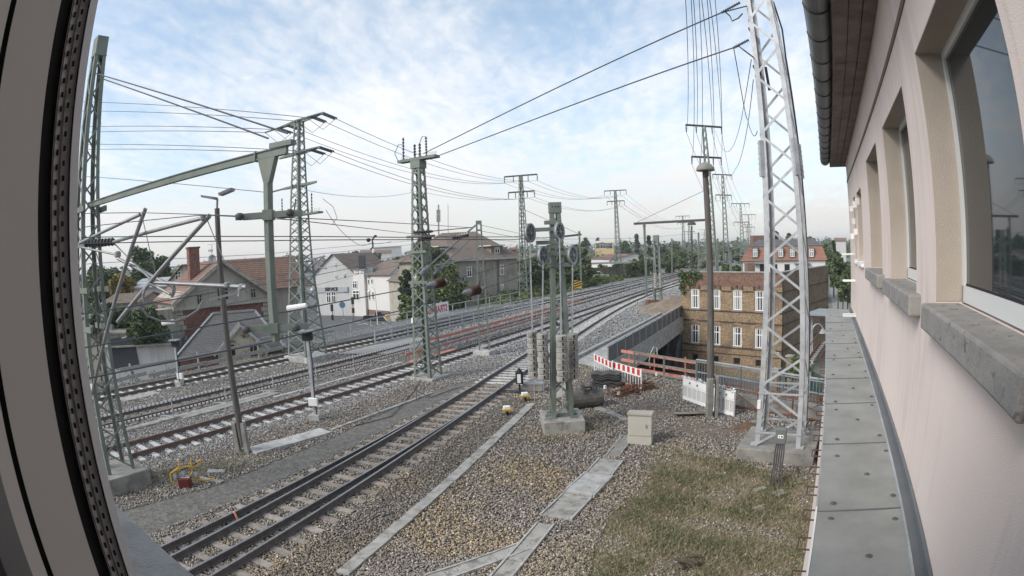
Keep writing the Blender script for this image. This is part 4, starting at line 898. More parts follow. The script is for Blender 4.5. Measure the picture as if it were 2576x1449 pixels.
# --- contact and catenary wires
wl = [
 ('upper of two taut dark wires across the middle of the yard', [P(205, 597, 15), P(640, 595, 14.5), P(1000, 597, 15.5), P(1290, 596, 19.5), P(1333, 592, 19.7)], .013),
 ('lower of two taut dark wires across the middle of the yard', [P(205, 613, 15), P(640, 606, 14.5), P(1000, 603, 15.5), P(1285, 603, 19.5), P(1405, 596, 19.7)], .013),
 ('messenger wire over the steep tube bracket', [P(205, 537, 15), P(352, 535, 14.6), P(640, 545, 11.4), P(735, 548, 11.2), P(1190, 573, 24)], .010),
 ('messenger wire over the long tube bracket', [P(205, 572, 14), P(512, 541, 12.8), P(735, 553, 11.3), P(1050, 590, 26), P(1300, 608, 40)], .010),
 ('contact wire dropping past the steep bracket', [P(205, 790, 13), P(352, 768, 13.5), P(500, 742, 14), P(760, 700, 22), P(1050, 640, 50)], .013),
 ('contact wire leading to the upper ribbed insulator', [P(205, 876, 10.5), P(640, 800, 11.5), P(1072, 718, 16.6)], .014),
 ('contact wire from the upper ribbed insulator to the counterweight mast', [P(1126, 707, 17.4), P(1366, 643, 19.7)], .013),
 ('contact wire leading to the lower ribbed insulator', [P(205, 955, 9.5), P(640, 868, 11), P(1000, 783, 14.5), P(1162, 738, 16.6)], .014),
 ('contact wire from the lower ribbed insulator to the counterweight mast', [P(1216, 726, 17.4), P(1438, 655, 19.7)], .013),
 ('thin wire pair skimming the brick gable roof', [P(205, 665, 30), P(660, 640, 38), P(1040, 605, 60)], .014),
 ('thin wire low over the brick gable roof', [P(205, 690, 30), P(660, 655, 38), P(1040, 615, 60)], .014),
 ('contact wire passing in front of the service house gable', [P(205, 800, 28), P(660, 700, 36), P(900, 660, 55), P(1040, 640, 60)], .014),
 ('contact wire passing below the service house windows', [P(430, 790, 30), P(690, 745, 34), P(900, 690, 50), P(1040, 660, 58)], .014),
 ('wire from the slender mast towards the far pylon', [P(1203, 565, 36), P(1320, 590, 60), P(1460, 620, 100)], .016),
 ('second wire from the slender mast to the far trees', [P(1203, 580, 36), P(1330, 603, 60), P(1600, 600, 90), P(1780, 585, 90)], .016),
 ('far catenary wire between the level beam and the trees', [P(1440, 625, 70), P(1640, 618, 75), P(1780, 610, 85), P(1900, 625, 160)], .02),
 ('far catenary wire over the far tracks', [P(1440, 650, 70), P(1640, 645, 78), P(1800, 640, 100), P(1900, 645, 160)], .02)]
for lab, pts, r in wl: wire('contact_wire', lab, pts, r, 0, M['wire'])
mb = MB(); mb.tube([P(944, 594, 15.2), P(936, 603, 15.2), P(938, 613, 15.2), P(938, 622, 15.2), P(932, 628, 15.2)], .022, 7); mb.lathe(P(944, 594, 15.2), [(.03, -.03), (.05, 0), (.03, .03)], 8)
tag(mb.build('wire_jumper', M['dark']), 'dark curled jumper clamped to the two taut wires', 'jumper')
mb = MB(); mb.lathe(P(927, 604, 15.3), [(.03, -.05), (.06, -.02), (.06, .03), (.03, .05)], 8); tag(mb.build('wire_clamp', M['dark']), 'small dark clamp on the lower taut wire', 'clamp')
wire('hanging_cable', 'slack cable hanging from the feeder tower platform over the houses', [P(820, 528, 37), P(880, 600, 40), P(930, 612, 44), P(985, 607, 50)], .018, [.2, .3, .1], M['wire'])
wire('hanging_cable', 'curved cable bow beside the feeder tower platform', [P(812, 500, 37), P(838, 520, 37), P(848, 548, 37), P(835, 566, 37)], .018, 0, M['wire'])
# ================================================================== the signal house on the right
hs = thing('signal_house', B(10, 1, -H / D), 'long pink rendered house wall with deep windows and stone sills', 'house')
def bb(mb, b0, b1, n0, n1, z0, z1):
    return mb.hexa([B(b, n, z) for z in (z0, z1) for b, n in ((b0, n0), (b1, n0), (b1, n1), (b0, n1))])
WN = [(2.45, 4.76), (5.78, 8.03), (9.15, 11.40)]; HD, SB = 1.55, -.47; BE = 19.85
wb = MB()
bb(wb, -3.6, BE, 1.0, 1.3, -2.6, SB - .02); bb(wb, -3.6, BE, 1.0, 1.3, HD, 3.0)
edges = [-3.6] + [x for w_ in WN for x in w_] + [13.5, 15.2, 16.0, 16.9, BE]
for k in range(0, len(edges), 2): bb(wb, edges[k], edges[k + 1], 1.0, 1.3, SB - .02, HD)
bb(wb, 13.5, 15.2, 1.0, 1.3, 1.25, HD); bb(wb, 16.0, 16.9, 1.0, 1.3, 1.25, HD)
bb(wb, BE - .02, BE, 1.3, 7.0, -2.6, 3.0)
wb.build('wall', M['stucco'], hs)
def hwindow(b0, b1, z0, z1, nf=1.245, fw=.075):
    f = MB(); bb(f, b0, b1, nf, nf + .07, z0, z0 + fw * 1.7); bb(f, b0, b1, nf, nf + .07, z1 - fw, z1); bb(f, b0, b0 + fw, nf, nf + .07, z0, z1); bb(f, b1 - fw, b1, nf, nf + .07, z0, z1)
    o = f.build('window', M['frame'], hs); g_ = MB(); bb(g_, b0 + fw * .8, b1 - fw * .8, nf + .025, nf + .04, z0 + fw, z1 - fw * .8); p = g_.build('pane', M['glass'], o)
    s_ = MB(); bb(s_, b0 + fw, b1 - fw, nf + .018, nf + .03, z0 + fw * 1.7, z0 + fw * 1.9); s_.build('glazing_bead', M['black'], o)
    return o
for i, (a, b) in enumerate(WN + [(13.5, 15.2), (16.0, 16.9)]):
    hd = HD if i < 3 else 1.25
    hwindow(a, b, SB, hd)
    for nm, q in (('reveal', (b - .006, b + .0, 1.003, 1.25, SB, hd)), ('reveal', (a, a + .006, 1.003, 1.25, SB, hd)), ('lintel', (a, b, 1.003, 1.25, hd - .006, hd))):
        bb(MB(), *q).build(nm, M['revealt'], hs) if False else None
        mb = MB(); bb(mb, *q); mb.build(nm, M['revealt'], hs)
    if i < 3:
        mb = MB(); bb(mb, a - .28, b + .02, .87, 1.24, -.69, SB - .015)
        for v in range(4): pass
        mb.build('sill', M['sill'], hs, bevel=.02)
    else:
        mb = MB(); bb(mb, a - .1, b + .02, .93, 1.24, -.56, SB - .015); mb.build('sill', M['white'], hs)
mb = MB()
for b0, z0 in ((14.2, .9), (15.4, .9), (15.6, .2), (16.3, .5), (17.3, .9), (17.5, .1)): bb(mb, b0, b0 + .12, .9, 1.0, z0, z0 + .16)
mb.build('shutter_hinges', M['white'], hs, kind='stuff')
mb = MB(); bb(mb, -3.6, BE, .985, 1.0, 1.99, 2.05); mb.build('facade_line', M['groove'], hs)
for i, (n0, n1) in enumerate(((.46, .64), (.645, .82), (.825, 1.0))):
    for j in range(6):
        mb = MB(); b0 = -3.6 + j * 4.05; bb(mb, b0, b0 + 4.03, n0, n1 - .008, 2.66 + .012 * (i % 2), 2.72); mb.build('soffit_board', M['soffit'], hs)
mb = MB(); bb(mb, -3.6, 20.65, .43, .46, 2.66, 2.98); mb.build('fascia', M['soffit'], hs)
mb = MB(); bb(mb, 20.55, 20.66, .43, 1.05, 2.64, 2.98); mb.build('end_board', M['soffit'], hs)
# half round gutter
V = []; F = []; gb = [-3.6, 20.6]; K = 12
for b_ in gb:
    for r_ in (.168, .155):
        for k in range(K + 1):
            a = math.pi + math.pi * k / K; V.append(B(b_, .27 + r_ * math.cos(a), 2.86 + r_ * math.sin(a)))
n_ = K + 1
for k in range(K):
    F += [(k, k + 1, 2 * n_ + k + 1, 2 * n_ + k), (n_ + k + 1, n_ + k, 3 * n_ + k, 3 * n_ + k + 1)]
F += [(0, 2 * n_, 3 * n_, n_), (K, n_ + K, 3 * n_ + K, 2 * n_ + K)]
F += [tuple(list(range(2 * n_, 3 * n_)) + list(range(4 * n_ - 1, 3 * n_ - 1, -1)))]
gt = MB().add(V, F).build('gutter', M['zinc'], hs, smooth=False)
for k in range(23):
    pts = [B(-2.6 + 1.02 * k, .27 + .174 * math.cos(math.pi + math.pi * j / 10), 2.86 + .174 * math.sin(math.pi + math.pi * j / 10)) for j in range(11)]
    MB().tube(pts, .013, 5).build('gutter_ring', M['dark'], gt)
mb = MB(); mb.hexa([B(b_, n_, z_) for n_, z_, zz in ((.1, 2.92, 0),) for b_ in (-3.6, 20.7)] + [B(20.7, 8, 6.5), B(-3.6, 8, 6.5)] + [B(b_, .1, 3.0) for b_ in (-3.6, 20.7)] + [B(20.7, 8, 6.6), B(-3.6, 8, 6.6)])
mb.build('roof', M['tileb'], hs)  # roof slab out of view, added for its shadow
# ground floor projecting below, with its sheet metal roof
ZW = -2.21
mb = MB(); bb(mb, -3.6, 19.4, .14, 1.0, -H / D - .3, ZW - .12); mb.build('ground_floor_wall', M['stucco'], hs)
def bz(u, v): d = ray(u, v); k = ZW * D / d.z; p = d * k; return p.dot(BD) / D, p.dot(BN) / D
ar = MB(); bb(ar, -3.6, 19.42, .10, .99, ZW - .12, ZW - .02); ar = ar.build('annex_roof', M['dark'], hs)
seams = [-3.6, .2, 1.7] + sorted([bz(2065, 1120)[0], bz(2060, 1290)[0] , bz(2078, 1018)[0], bz(2078, 955)[0], bz(2078, 903)[0], bz(2078, 866)[0], bz(2078, 834)[0], bz(2078, 812)[0]]) + [16.2, 19.4]
for a, b in zip(seams[:-1], seams[1:]):
    mb = MB(); sk = -.13; mb.hexa([B(*q) for q in ((a + .02, .09, ZW - .03), (b, .09, ZW - .03), (b - sk, .87, ZW - .03), (a + .02 - sk, .87, ZW - .03), (a + .02, .09, ZW), (b, .09, ZW + .006), (b - sk, .87, ZW + .006), (a + .02 - sk, .87, ZW))])
    mb.build('roof_sheet', M['sheet'], ar)
    MB().bar(B(a + .01, .09, ZW + .004), B(a + .01 - sk, .87, ZW + .004), .016, .02).build('seam', M['zinc'], ar)
scr9 = [(1287, 35), (1425, 97), (1153, 135), (1428, 163), (1158, 198), (1320, 272), (1485, 390), (1165, 420), (1533, 508), (1165, 547), (1390, 683), (1587, 843), (1137, 903), (1118, 1020), (1603, 1022), (1405, 1303)]
scr6 = [(1113, 932), (1187, 945), (1270, 968), (1200, 1009), (1115, 1035), (1213, 1087), (1297, 1110), (1130, 1128), (1305, 1138), (1245, 1185), (1327, 1215), (1147, 1235), (1338, 1249), (1140, 1270), (1258, 1310), (1377, 1355), (1135, 1380), (1380, 1405)]
o0 = MB().lathe((0, 0, 0), [(.030, 0), (.026, .004), (.013, .005), (.012, .012), (.005, .013)], 12).build('screw', mat('dull_screw', (.10, .10, .098), rough=.6)); sme = o0.data; bpy.data.objects.remove(o0)
for x, y in [(1717.3 + x / 3, 966 + y / 3) for x, y in scr9] + [(1717.3 + x / 3, 483 + y / 3) for x, y in scr6]:
    b_, n_ = bz(x, y); q = B(b_, n_, ZW + .006); o = link('screw', sme, ar); o.matrix_basis = WM(ar).inverted() @ Matrix.Translation(q)
for n0, n1, z0, z1 in ((.865, .885, ZW, ZW + .03), (.885, .97, ZW + .005, ZW + .022), (.965, .998, ZW + .01, ZW + .09)):
    mb = MB(); bb(mb, -3.6, 19.4, n0, n1, z0, z1); mb.build('flashing', M['galv'] if n0 < .88 else M['zinc'], ar)
mb = MB(); bb(mb, -3.6, 4.6, .078, .092, ZW - .16, ZW + .01); mb.build('drip_edge', M['white'], ar)
mb = MB(); bb(mb, 4.6, 19.4, .08, .092, ZW - .14, ZW + .006); mb.build('drip_edge', M['galv'], ar)
for k in range(17):
    b_ = 3.3 + .58 * k; mb = MB(); mb.tube([B(b_, .14, ZW - .35), B(b_, -.03 - .0 * k, ZW - .35), B(b_ + .22, -.03, ZW - .35), B(b_ + .22, .14, ZW - .35)], .009, 5); mb.build('rung', mat('dull_rust', (.095, .062, .052), rough=.9), hs)
for b_, z_ in ((17.5, -.35), (16.9, -1.1), (16.5, -2.05)):
    mb = MB(); mb.tube([B(b_, 1.0, z_), B(b_, .62, z_), B(b_ + .45, .62, z_), B(b_ + .45, 1.0, z_)], .022, 6); mb.build('bracket', M['white'], hs)
# the bay with the open casement next to the camera; its room shell is unseen, added to shade the frame
ro = thing('window_bay', B(-1.5, -.4, -1.6), 'unseen window bay shell added to shade the open casement', 'bay')
for nm, q in (('ceiling', (-3.2, .12, -1.9, .98, 1.25, 1.35)), ('floor', (-3.2, .12, -1.9, .98, -1.75, -1.65)), ('back_wall', (-3.3, -3.2, -1.9, .98, -1.75, 1.35)), ('side_wall', (-3.3, .05, -2.0, -1.9, -1.75, 1.35)), ('front_post', (-.02, .10, -1.9, -1.28, -1.75, 1.35))):
    mb = MB(); bb(mb, *q); mb.build(nm, mat('dim_room_paint', (.5, .48, .46), rough=.9), ro)
cs = thing('casement_window', P(150, 900, 1.0), 'grey casement frame edge with black seal and perforated spacer', 'window frame')
def strip(name, u0, u1, d0, d1, m, th=.05, z0=-1.5, z1=1.22):
    a, b = P(u0, 700, d0), P(u1, 700, d1); a.z = b.z = 0; o = Vector(((a + b) / 2)).normalized() * th
    return MB().hexa([p + Vector((0, 0, H + z)) for z in (z0, z1) for p in (a, b, b + o, a + o)]).build(name, m, cs)
FR = mat('grey_casement_frame', (.75, .72, .68), rough=.6)
strip('sash', -20, 99, .91, .93, FR, .06)
strip('inner_seal', -36, -21, .93, .93, M['black'], .04); strip('fixed_frame', -75, -36, .90, .91, FR, .06)
strip('rubber_seal', 99, 131, .955, .965, M['black'], .05)
strip('spacer', 131, 179, .95, .96, mat('spacer_metal', (.85, .81, .78), rough=.55), .04)
strip('outer_frame', 179, 199, .935, .95, mat('frame_edge', (.62, .61, .61), rough=.6), .07)
mb = MB()
for u0 in (143, 161):
    for k in range(96):
        z = H - 1.05 + k * .0235; q = P(u0, 700, .945); mb.box((q.x, q.y, z + (.006 if u0 > 150 else 0)), (.0045, .005, .008), R(48))
mb.build('perforations', M['black'], cs, kind='stuff', normals=False)
for u0, u1, m_ in ((133.5, 135, 'black'), (150.5, 153, 'zinc'), (175, 176.5, 'black')): strip('spacer_bead', u0, u1, .947, .948, M[m_], .02)
d1_ = ray(492, 1452); zs = H + d1_.z * 1.04 / math.hypot(d1_.x, d1_.y)
led = [G(283, 1262, zs), G(492, 1452, zs), G(520, 1478, zs), G(330, 1478, zs), G(235, 1340, zs), G(190, 1245, zs)]
o = MB().prism([tuple(p[:2]) for p in led], zs - .1, zs).build('window_ledge', mat('rough_ledge_stone', (.40, .385, .365), (.50, .485, .46), 14, .95, .004, 120)); tag(o, 'rough grey stone ledge under the casement window', 'ledge')
# ================================================================== houses
def tiles(name, a, b, c, d, rows, m, parent, lift=.03, th=.06):
    a, b, c, d = map(Vector, (a, b, c, d)); n = (b - a).cross(d - a).normalized()
    if n.z < 0: n = -n
    mb = MB()
    for i in range(rows):
        f0, f1 = i / rows, (i + 1.12) / rows; f1 = min(f1, 1.0)
        p = [a.lerp(d, f0), b.lerp(c, f0), b.lerp(c, f1), a.lerp(d, f1)]
        mb.hexa([p[0] - n * th, p[1] - n * th, p[2] - n * th, p[3] - n * th, p[0] + n * lift, p[1] + n * lift, p[2], p[3]])
    return mb.build(name, m, parent, kind='stuff' if rows > 3 else None)
def win(parent, c, ex, w, h, fm=None, gm=None, cross=True, th=.06, out=.04, sill=None, arch=0.0):
    c = Vector(c); ex = Vector(ex).normalized(); nn = Vector((ex.y, -ex.x, 0)); ez = Vector((0, 0, 1)); f = MB()
    if nn.dot(Vector((c.x, c.y, 0))) > 0: nn = -nn
    def bx_(x0, x1, z0, z1, o0, o1): return f.hexa([c + ex * x + ez * z + nn * o for z in (z0, z1) for x, o in ((x0, o0), (x1, o0), (x1, o1), (x0, o1))])
    bx_(-w / 2, w / 2, -h / 2, -h / 2 + th, -.03, out); bx_(-w / 2, w / 2, h / 2 - th, h / 2, -.03, out); bx_(-w / 2, -w / 2 + th, -h / 2 + th, h / 2 - th, -.03, out); bx_(w / 2 - th, w / 2, -h / 2 + th, h / 2 - th, -.03, out)
    if cross:
        bx_(-th / 2, th / 2, -h / 2 + th, h / 2 - th, -.03, out * .8); bx_(-w / 2 + th, w / 2 - th, h * .14, h * .14 + th, -.03, out * .85)
    o = f.build('window', fm or M['frame'], parent); f = MB(); bx_(-w / 2 + .02, w / 2 - .02, -h / 2 + .02, h / 2 - .02, .004, .012); f.build('pane', gm or M['darkw'], o)
    if sill:
        f = MB(); bx_(-w / 2 - .06, w / 2 + .06, -h / 2 - .09, -h / 2, .0, .12); f.build('sill', sill, o)
    return o
def body(parent, pts, z0, z1, m, name='wall', uv=False):
    o = MB().prism([tuple(p[:2]) for p in pts], z0, z1).build(name, m, parent)
    return wall_uv(o) if uv else o
# --- brick house beyond the bridge
C0 = Vector((15.0, 48.85, 0)); C1 = Vector((21.6, 41.5, 0)); dF = (C1 - C0).normalized(); LF = (C1 - C0).length; dR = Vector((-dF.y, dF.x, 0)); C2 = C1 + dR * 14.4; C3 = C0 + dR * 14.4
ob = brickmat('ochre_brick', (.40, .275, .15), (.27, .185, .105), (.24, .205, .16), .25, .082, .014, dirt=(.12, .10, .085), dlo=.52)
rb_ = brickmat('red_brown_brick', (.25, .125, .085), (.19, .10, .075), (.20, .175, .15), .25, .082, .012)
bh = thing('brick_house', C0, 'three storey ochre brick house with arched white windows beside the bridge', 'house')
ZTOP = 4.33
def fz(x, z, o=0.0): return C0 + dF * x + Vector((-dR.x, -dR.y, 0)) * o + Vector((0, 0, z))
# wall with real openings on the front face
wx = [(1.02, 1.92), (3.13, 4.03), (5.24, 6.14), (7.35, 8.25)]; rowsz = [(1.08, 2.78), (-2.02, -.34)]; base_w = (-3.55, -3.0)
wbm = MB()
def fb(mb, x0, x1, z0, z1, o0, o1): return mb.hexa([fz(x, z, o) for z in (z0, z1) for x, o in ((x0, o0), (x1, o0), (x1, o1), (x0, o1))])
lev = [(TL - .3, base_w[0]), (base_w[1], rowsz[1][0]), (rowsz[1][1], rowsz[0][0]), (rowsz[0][1], 3.05)]
for z0, z1 in lev: fb(wbm, 0, LF, z0, z1, -.35, 0)
for z0, z1, ww in ((base_w[0], base_w[1], .62), (rowsz[1][0], rowsz[1][1], .9), (rowsz[0][0], rowsz[0][1], .9)):
    ed = [0] + [v for a, b in wx for v in ((a + b) / 2 - ww / 2, (a + b) / 2 + ww / 2)] + [LF]
    for k in range(0, len(ed), 2): fb(wbm, ed[k], ed[k + 1], z0, z1, -.35, 0)
wall_uv(wbm.build('wall', ob, bh))
o = MB(); fb(o, 0, LF, 3.05, ZTOP - .1, -.35, 0); wall_uv(o.build('attic_wall', rb_, bh))
ob_shade = brickmat('shaded_ochre_brick', (.29, .20, .115), (.19, .135, .085), (.17, .145, .12), .25, .082, .014, dirt=(.085, .07, .06))  # same ochre brick, with the shade of the side face put into its colour
wall_uv(MB().prism([tuple((C0 + dR * .36 + dF * .02)[:2]), tuple((C1 + dR * .36 - dF * .36)[:2]), tuple((C2 - dF * .36)[:2]), tuple((C3 + dF * .02)[:2])], TL - .3, 3.3).build('inner_block', M['concd'], bh))
wall_uv(MB().prism([tuple((C1 - dF * .35 + dR * .352)[:2]), tuple((C1 + dR * .0)[:2]), tuple(C2[:2]), tuple((C2 - dF * .35)[:2])], TL - .3, ZTOP - .1).build('side_wall', ob_shade, bh))
MB().bar(fz(-.08, ZTOP - .05, -.17), fz(LF + .06, ZTOP - .05, -.17), .46, .09).build('coping', M['conc'], bh)
MB().bar(C1 - dF * .17 + dR * .06 + Vector((0, 0, ZTOP - .045)), C2 - dF * .17 + Vector((0, 0, ZTOP - .045)), .46, .09).build('coping', M['conc'], bh)
for z, h_, pr in ((2.62, .10, .05), (.92, .10, .07), (-.05, .14, .03), (-2.18, .12, .07), (-2.75, .07, .04)):
    for x0, x1, pz in ((0, LF, 0),):
        if z in (2.62,):
            segs = [0] + [v for a, b in wx for v in (a - .12, b + .12)] + [LF]
            for k in range(0, len(segs), 2): o = MB(); fb(o, segs[k], segs[k + 1], z, z + h_, .0, pr); o.build('string_course', M['rust'] if False else mat('dark_brick_band', (.065, .045, .04), (.09, .065, .055), 6, .9), bh)
        else: o = MB(); fb(o, 0, LF + .04, z, z + h_, .0, pr); o.build('string_course', mat('dark_brick_band', (.065, .045, .04)), bh)
for z in (2.62, .92, -.05, -2.18): o = MB().prism([tuple((C1 + dF * .003)[:2]), tuple((C1 + dF * .06)[:2]), tuple((C2 + dF * .06)[:2]), tuple((C2 + dF * .003)[:2])], z, z + .11).build('string_course', mat('dark_brick_band', (.065, .045, .04)), bh)
for zi, (z0, z1) in enumerate(rowsz):
    for a, b in wx:
        c = fz((a + b) / 2, (z0 + z1) / 2, -.10); wo_ = win(bh, c, dF, b - a - .02, z1 - z0 - .02, M['white'], M['darkw'], True, .075, .03)
        for cx0, cx1 in ((a + .09, a + .09 + random.uniform(.12, .26)), (b - .09 - random.uniform(.12, .26), b - .09)): cu_ = MB(); fb(cu_, cx0, cx1, z0 + .08, z1 - .09, -.097, -.086); cu_.build('curtain', M['plasterg'], wo_)
        o = MB(); fb(o, a - .06, b + .06, z0 - .10, z0 - .005, -.05, .10); o.build('window_sill', M['concd'], wo_)
        arch = MB()                                           # segmental brick arch with three proud keystones
        n = 10
        for k in range(n):
            x0, x1 = a - .08 + (b - a + .16) * k / n, a - .08 + (b - a + .16) * (k + 1) / n - .01
            zz = lambda x: z1 + .02 + .12 * (1 - ((x - (a + b) / 2) / ((b - a) / 2 + .08)) ** 2)
            arch.hexa([fz(x, zz(x) + dz, o_) for dz in (0, .24) for x, o_ in ((x0, -.02), (x1, -.02), (x1, .035), (x0, .035))])
        wall_uv(arch.build('window_arch', ob if zi else rb_, bh))
        if zi == 0:
            for xk in (a - .06, (a + b) / 2, b + .06): o = MB(); fb(o, xk - .06, xk + .06, z1 + (.16 if xk == (a + b) / 2 else .03), z1 + (.42 if xk == (a + b) / 2 else .33), .03, .09); o.build('keystone', mat('dark_brick_band', (.065, .045, .04)), bh)
for a, b in wx: win(bh, fz((a + b) / 2, (base_w[0] + base_w[1]) / 2, -.12), dF, .60, .52, M['dark'], M['black'], False, .05, .02)
o = MB(); o.box(fz(8.9, -2.0, .08), (.05, .05, .0)) if False else None
MB().bar(fz(9.55, -2.45, .06), fz(9.55, -2.2, .06), .22, .03, up=dR).build('house_number_plate', M['white'], bh)
# ivy on the attic corner comes with the plants below
# --- brick gable house behind the far track (old station building)
h1 = thing('gable_house', P(560, 800, 50), 'brick house with plastered gable, red tile roof and chimney', 'house')
gL = P(440, 749, 48.4); gR = P(673, 723, 51.4); gL.z = gR.z = 0; gx = (gR - gL).normalized(); gy = Vector((-gx.y, gx.x, 0)); gW = (gR - gL).length; EZ, AZ = 4.25, 7.2
rbr = brickmat('red_brick', (.27, .105, .075), (.21, .085, .062), (.22, .19, .165), .25, .08, .012)
wall_uv(MB().prism([tuple(q[:2]) for q in (gL, gR, gR + gy * 7, gL + gy * 7)], TL - .2, 3.35).build('wall', rbr, h1))
mid = (gL + gR) / 2; V = [gL + Vector((0, 0, 3.35)), gR + Vector((0, 0, 3.35)), gR + Vector((0, 0, EZ)), mid + Vector((0, 0, AZ - .12)), gL + Vector((0, 0, EZ))]
ap = AZ - .12; mb = MB().add([p - gy * .06 for p in V] + [p + gy * 7 for p in V], [(4, 3, 2, 1, 0), (5, 6, 7, 8, 9)] + [(i, (i + 1) % 5, 5 + (i + 1) % 5, 5 + i) for i in range(5)]); mb.build('gable', M['plaster'], h1)
for s_ in (-1, 1):
    e_ = mid + gx * s_ * (gW / 2 + .45); eo = EZ - .35
    a = e_ - gy * .55 + Vector((0, 0, eo)); d_ = mid - gy * .55 + Vector((0, 0, AZ)); b = e_ + gy * 7.4 + Vector((0, 0, eo)); c = mid + gy * 7.4 + Vector((0, 0, AZ))
    tiles('roof_tiles', a, b, c, d_, 22, M['tiler'], h1)
    MB().bar(a + Vector((0, 0, -.12)), d_ + Vector((0, 0, -.12)), .16, .3).build('barge_board', M['plaster'], h1)
MB().bar(gL - gx * .3 - gy * .16 + Vector((0, 0, 3.45)), gR + gx * .3 - gy * .16 + Vector((0, 0, 3.45)), .35, .28).build('cornice', M['plaster'], h1)
for k in range(8):
    for q, s_ in ((gL, 1), (gR, -1)): MB().box(q + gx * s_ * (.3 + .1 * (k % 2)) - gy * .03 + Vector((0, 0, 3.1 - .42 * k)), (.6 + .2 * (k % 2), .10, .36), math.atan2(gx.y, gx.x)).build('quoin', M['plaster'], h1)
mb = MB().box(gL - gx * .9 + gy * 1.0 + Vector((0, 0, .0)), (1.8, 2.0, 7.0), math.atan2(gx.y, gx.x)); mb.build('side_bay', M['plaster'], h1)
for f, w_, h_, z in ((.25, .5, .8, 4.05), (.5, 1.1, 1.1, 4.35), (.83, .5, .8, 4.15)): win(h1, gL + gx * gW * f + Vector((0, 0, z)) - gy * .07, gx, w_, h_, M['plaster'], M['darkw'], True, .05)
mb = MB(); c0 = gL + gx * gW * .5 - gy * .1 + Vector((0, 0, 4.95))
for k in range(9): 
    a = math.pi * k / 9; a2 = math.pi * (k + 1) / 9; mb.bar(c0 + gx * .62 * math.cos(a) + Vector((0, 0, .62 * math.sin(a))), c0 + gx * .62 * math.cos(a2) + Vector((0, 0, .62 * math.sin(a2))), .12, .14)
mb.build('window_arch', M['plaster'], h1)
ch = mid + gx * -1.9 + gy * 2.2; chb = MB().box(ch + Vector((0, 0, 6.9)), (1.0, .8, 3.0), math.atan2(gx.y, gx.x)).build('chimney', rbr, h1); wall_uv(chb)
MB().box(ch + Vector((0, 0, 8.42)), (1.15, .95, .16), math.atan2(gx.y, gx.x)).build('chimney_cap', M['rust'], chb)
MB().tube([P(533, 660, 51), P(533, 617, 51)], .03, 6).build('aerial', M['greyst'], h1); MB().bar(P(522, 616, 51), P(540, 613, 51), .03, .03).build('aerial_bar', M['greyst'], h1); MB().bar(P(524, 631, 51), P(536, 630, 51), .03, .2).build('aerial_bar', M['white'], h1)
dq = P(535, 652, 51); MB().lathe(dq, [(.02, .12), (.3, .04), (.42, -.06), (.40, -.07), (.02, .04)], 16, 'y').build('satellite_dish', M['galv'], h1)
# wing running right behind the gable
wg0 = mid + gy * 3.2; wa = wg0 + gx * 0; wbp = wg0 + gx * 10
tiles('wing_roof_tiles', wa + gx * .5 - gy * 1.6 + Vector((0, 0, 4.3)), wbp - gy * 1.6 + Vector((0, 0, 4.3)), wbp + gy * 2.2 + Vector((0, 0, 7.25)), wa + gx * .2 + gy * 2.2 + Vector((0, 0, 7.25)), 16, M['tiler'], h1)
wall_uv(MB().prism([tuple(q[:2]) for q in (gR - gx * .1 + gy * 2.2, gR + gx * 4.2 + gy * 2.2, gR + gx * 4.2 + gy * 8, gR - gx * .1 + gy * 8)], TL - .2, 4.2).build('wing_wall', M['plaster'], h1))
# annex with slate hip roof and a dormer gable
an = thing('slate_annex', P(560, 880, 43), 'low brick annex with dark slate hip roof and small cream gable', 'house')
aL = P(440, 885, 42.5); aR = P(716, 850, 42.5); aL.z = aR.z = 0; ax_ = (aR - aL).normalized(); ay_ = Vector((-ax_.y, ax_.x, 0)); aW = (aR - aL).length; AE, AR_ = .35, 2.95
wall_uv(MB().prism([tuple(q[:2]) for q in (aL + ax_ * .3, aR - ax_ * .3, aR - ax_ * .3 + ay_ * 6, aL + ax_ * .3 + ay_ * 6)], TL - .2, AE + .05).build('wall', rbr, an))
rl0 = P(535, 781, 46.5); rl1 = P(640, 773, 46.5); rl0.z = rl1.z = 0
e0, e1, e2, e3 = aL - ay_ * .3, aR - ay_ * .3, aR + ay_ * 6, aL + ay_ * 6; up = lambda p, z: Vector((p.x, p.y, z))
tiles('roof_slates', up(e0, AE), up(e1, AE), up(rl1, AR_), up(rl0, AR_), 26, M['slate'], an, .015)
tiles('roof_slates', up(e3, AE), up(e0, AE), up(rl0, AR_), up(rl0 + ay_ * .1, AR_), 26, M['slate'], an, .015)
tiles('roof_slates', up(e1, AE), up(e2, AE), up(rl1 + ay_ * .1, AR_), up(rl1, AR_), 26, M['slate'], an, .015)
MB().bar(up(rl0, AR_ + .05), up(rl1, AR_ + .05), .3, .16).build('ridge_flashing', M['greyst'], an)
for e_, r_ in ((e0, rl0), (e1, rl1)): MB().bar(up(e_, AE + .06), up(r_, AR_ + .06), .2, .08).build('hip_flashing', M['greyst'], an)
dg = P(607, 850, 42.0); dg.z = 0; dgx = ax_; dw = 1.9
V = [dg - dgx * dw + Vector((0, 0, -.6)), dg + dgx * dw + Vector((0, 0, -.6)), dg + dgx * dw + Vector((0, 0, .55)), dg + Vector((0, 0, 2.25)), dg - dgx * dw + Vector((0, 0, .55))]
MB().add([p - ay_ * .25 for p in V] + [p + ay_ * 3.4 for p in V], [(4, 3, 2, 1, 0), (5, 6, 7, 8, 9)] + [(i, (i + 1) % 5, 5 + (i + 1) % 5, 5 + i) for i in range(5)]).build('dormer_gable', mat('stained_cream', (.46, .42, .33), (.52, .48, .39), 1.5, .95, c3=(.13, .11, .09), c3scale=2.0, c3lo=.52, c3hi=.62), an)
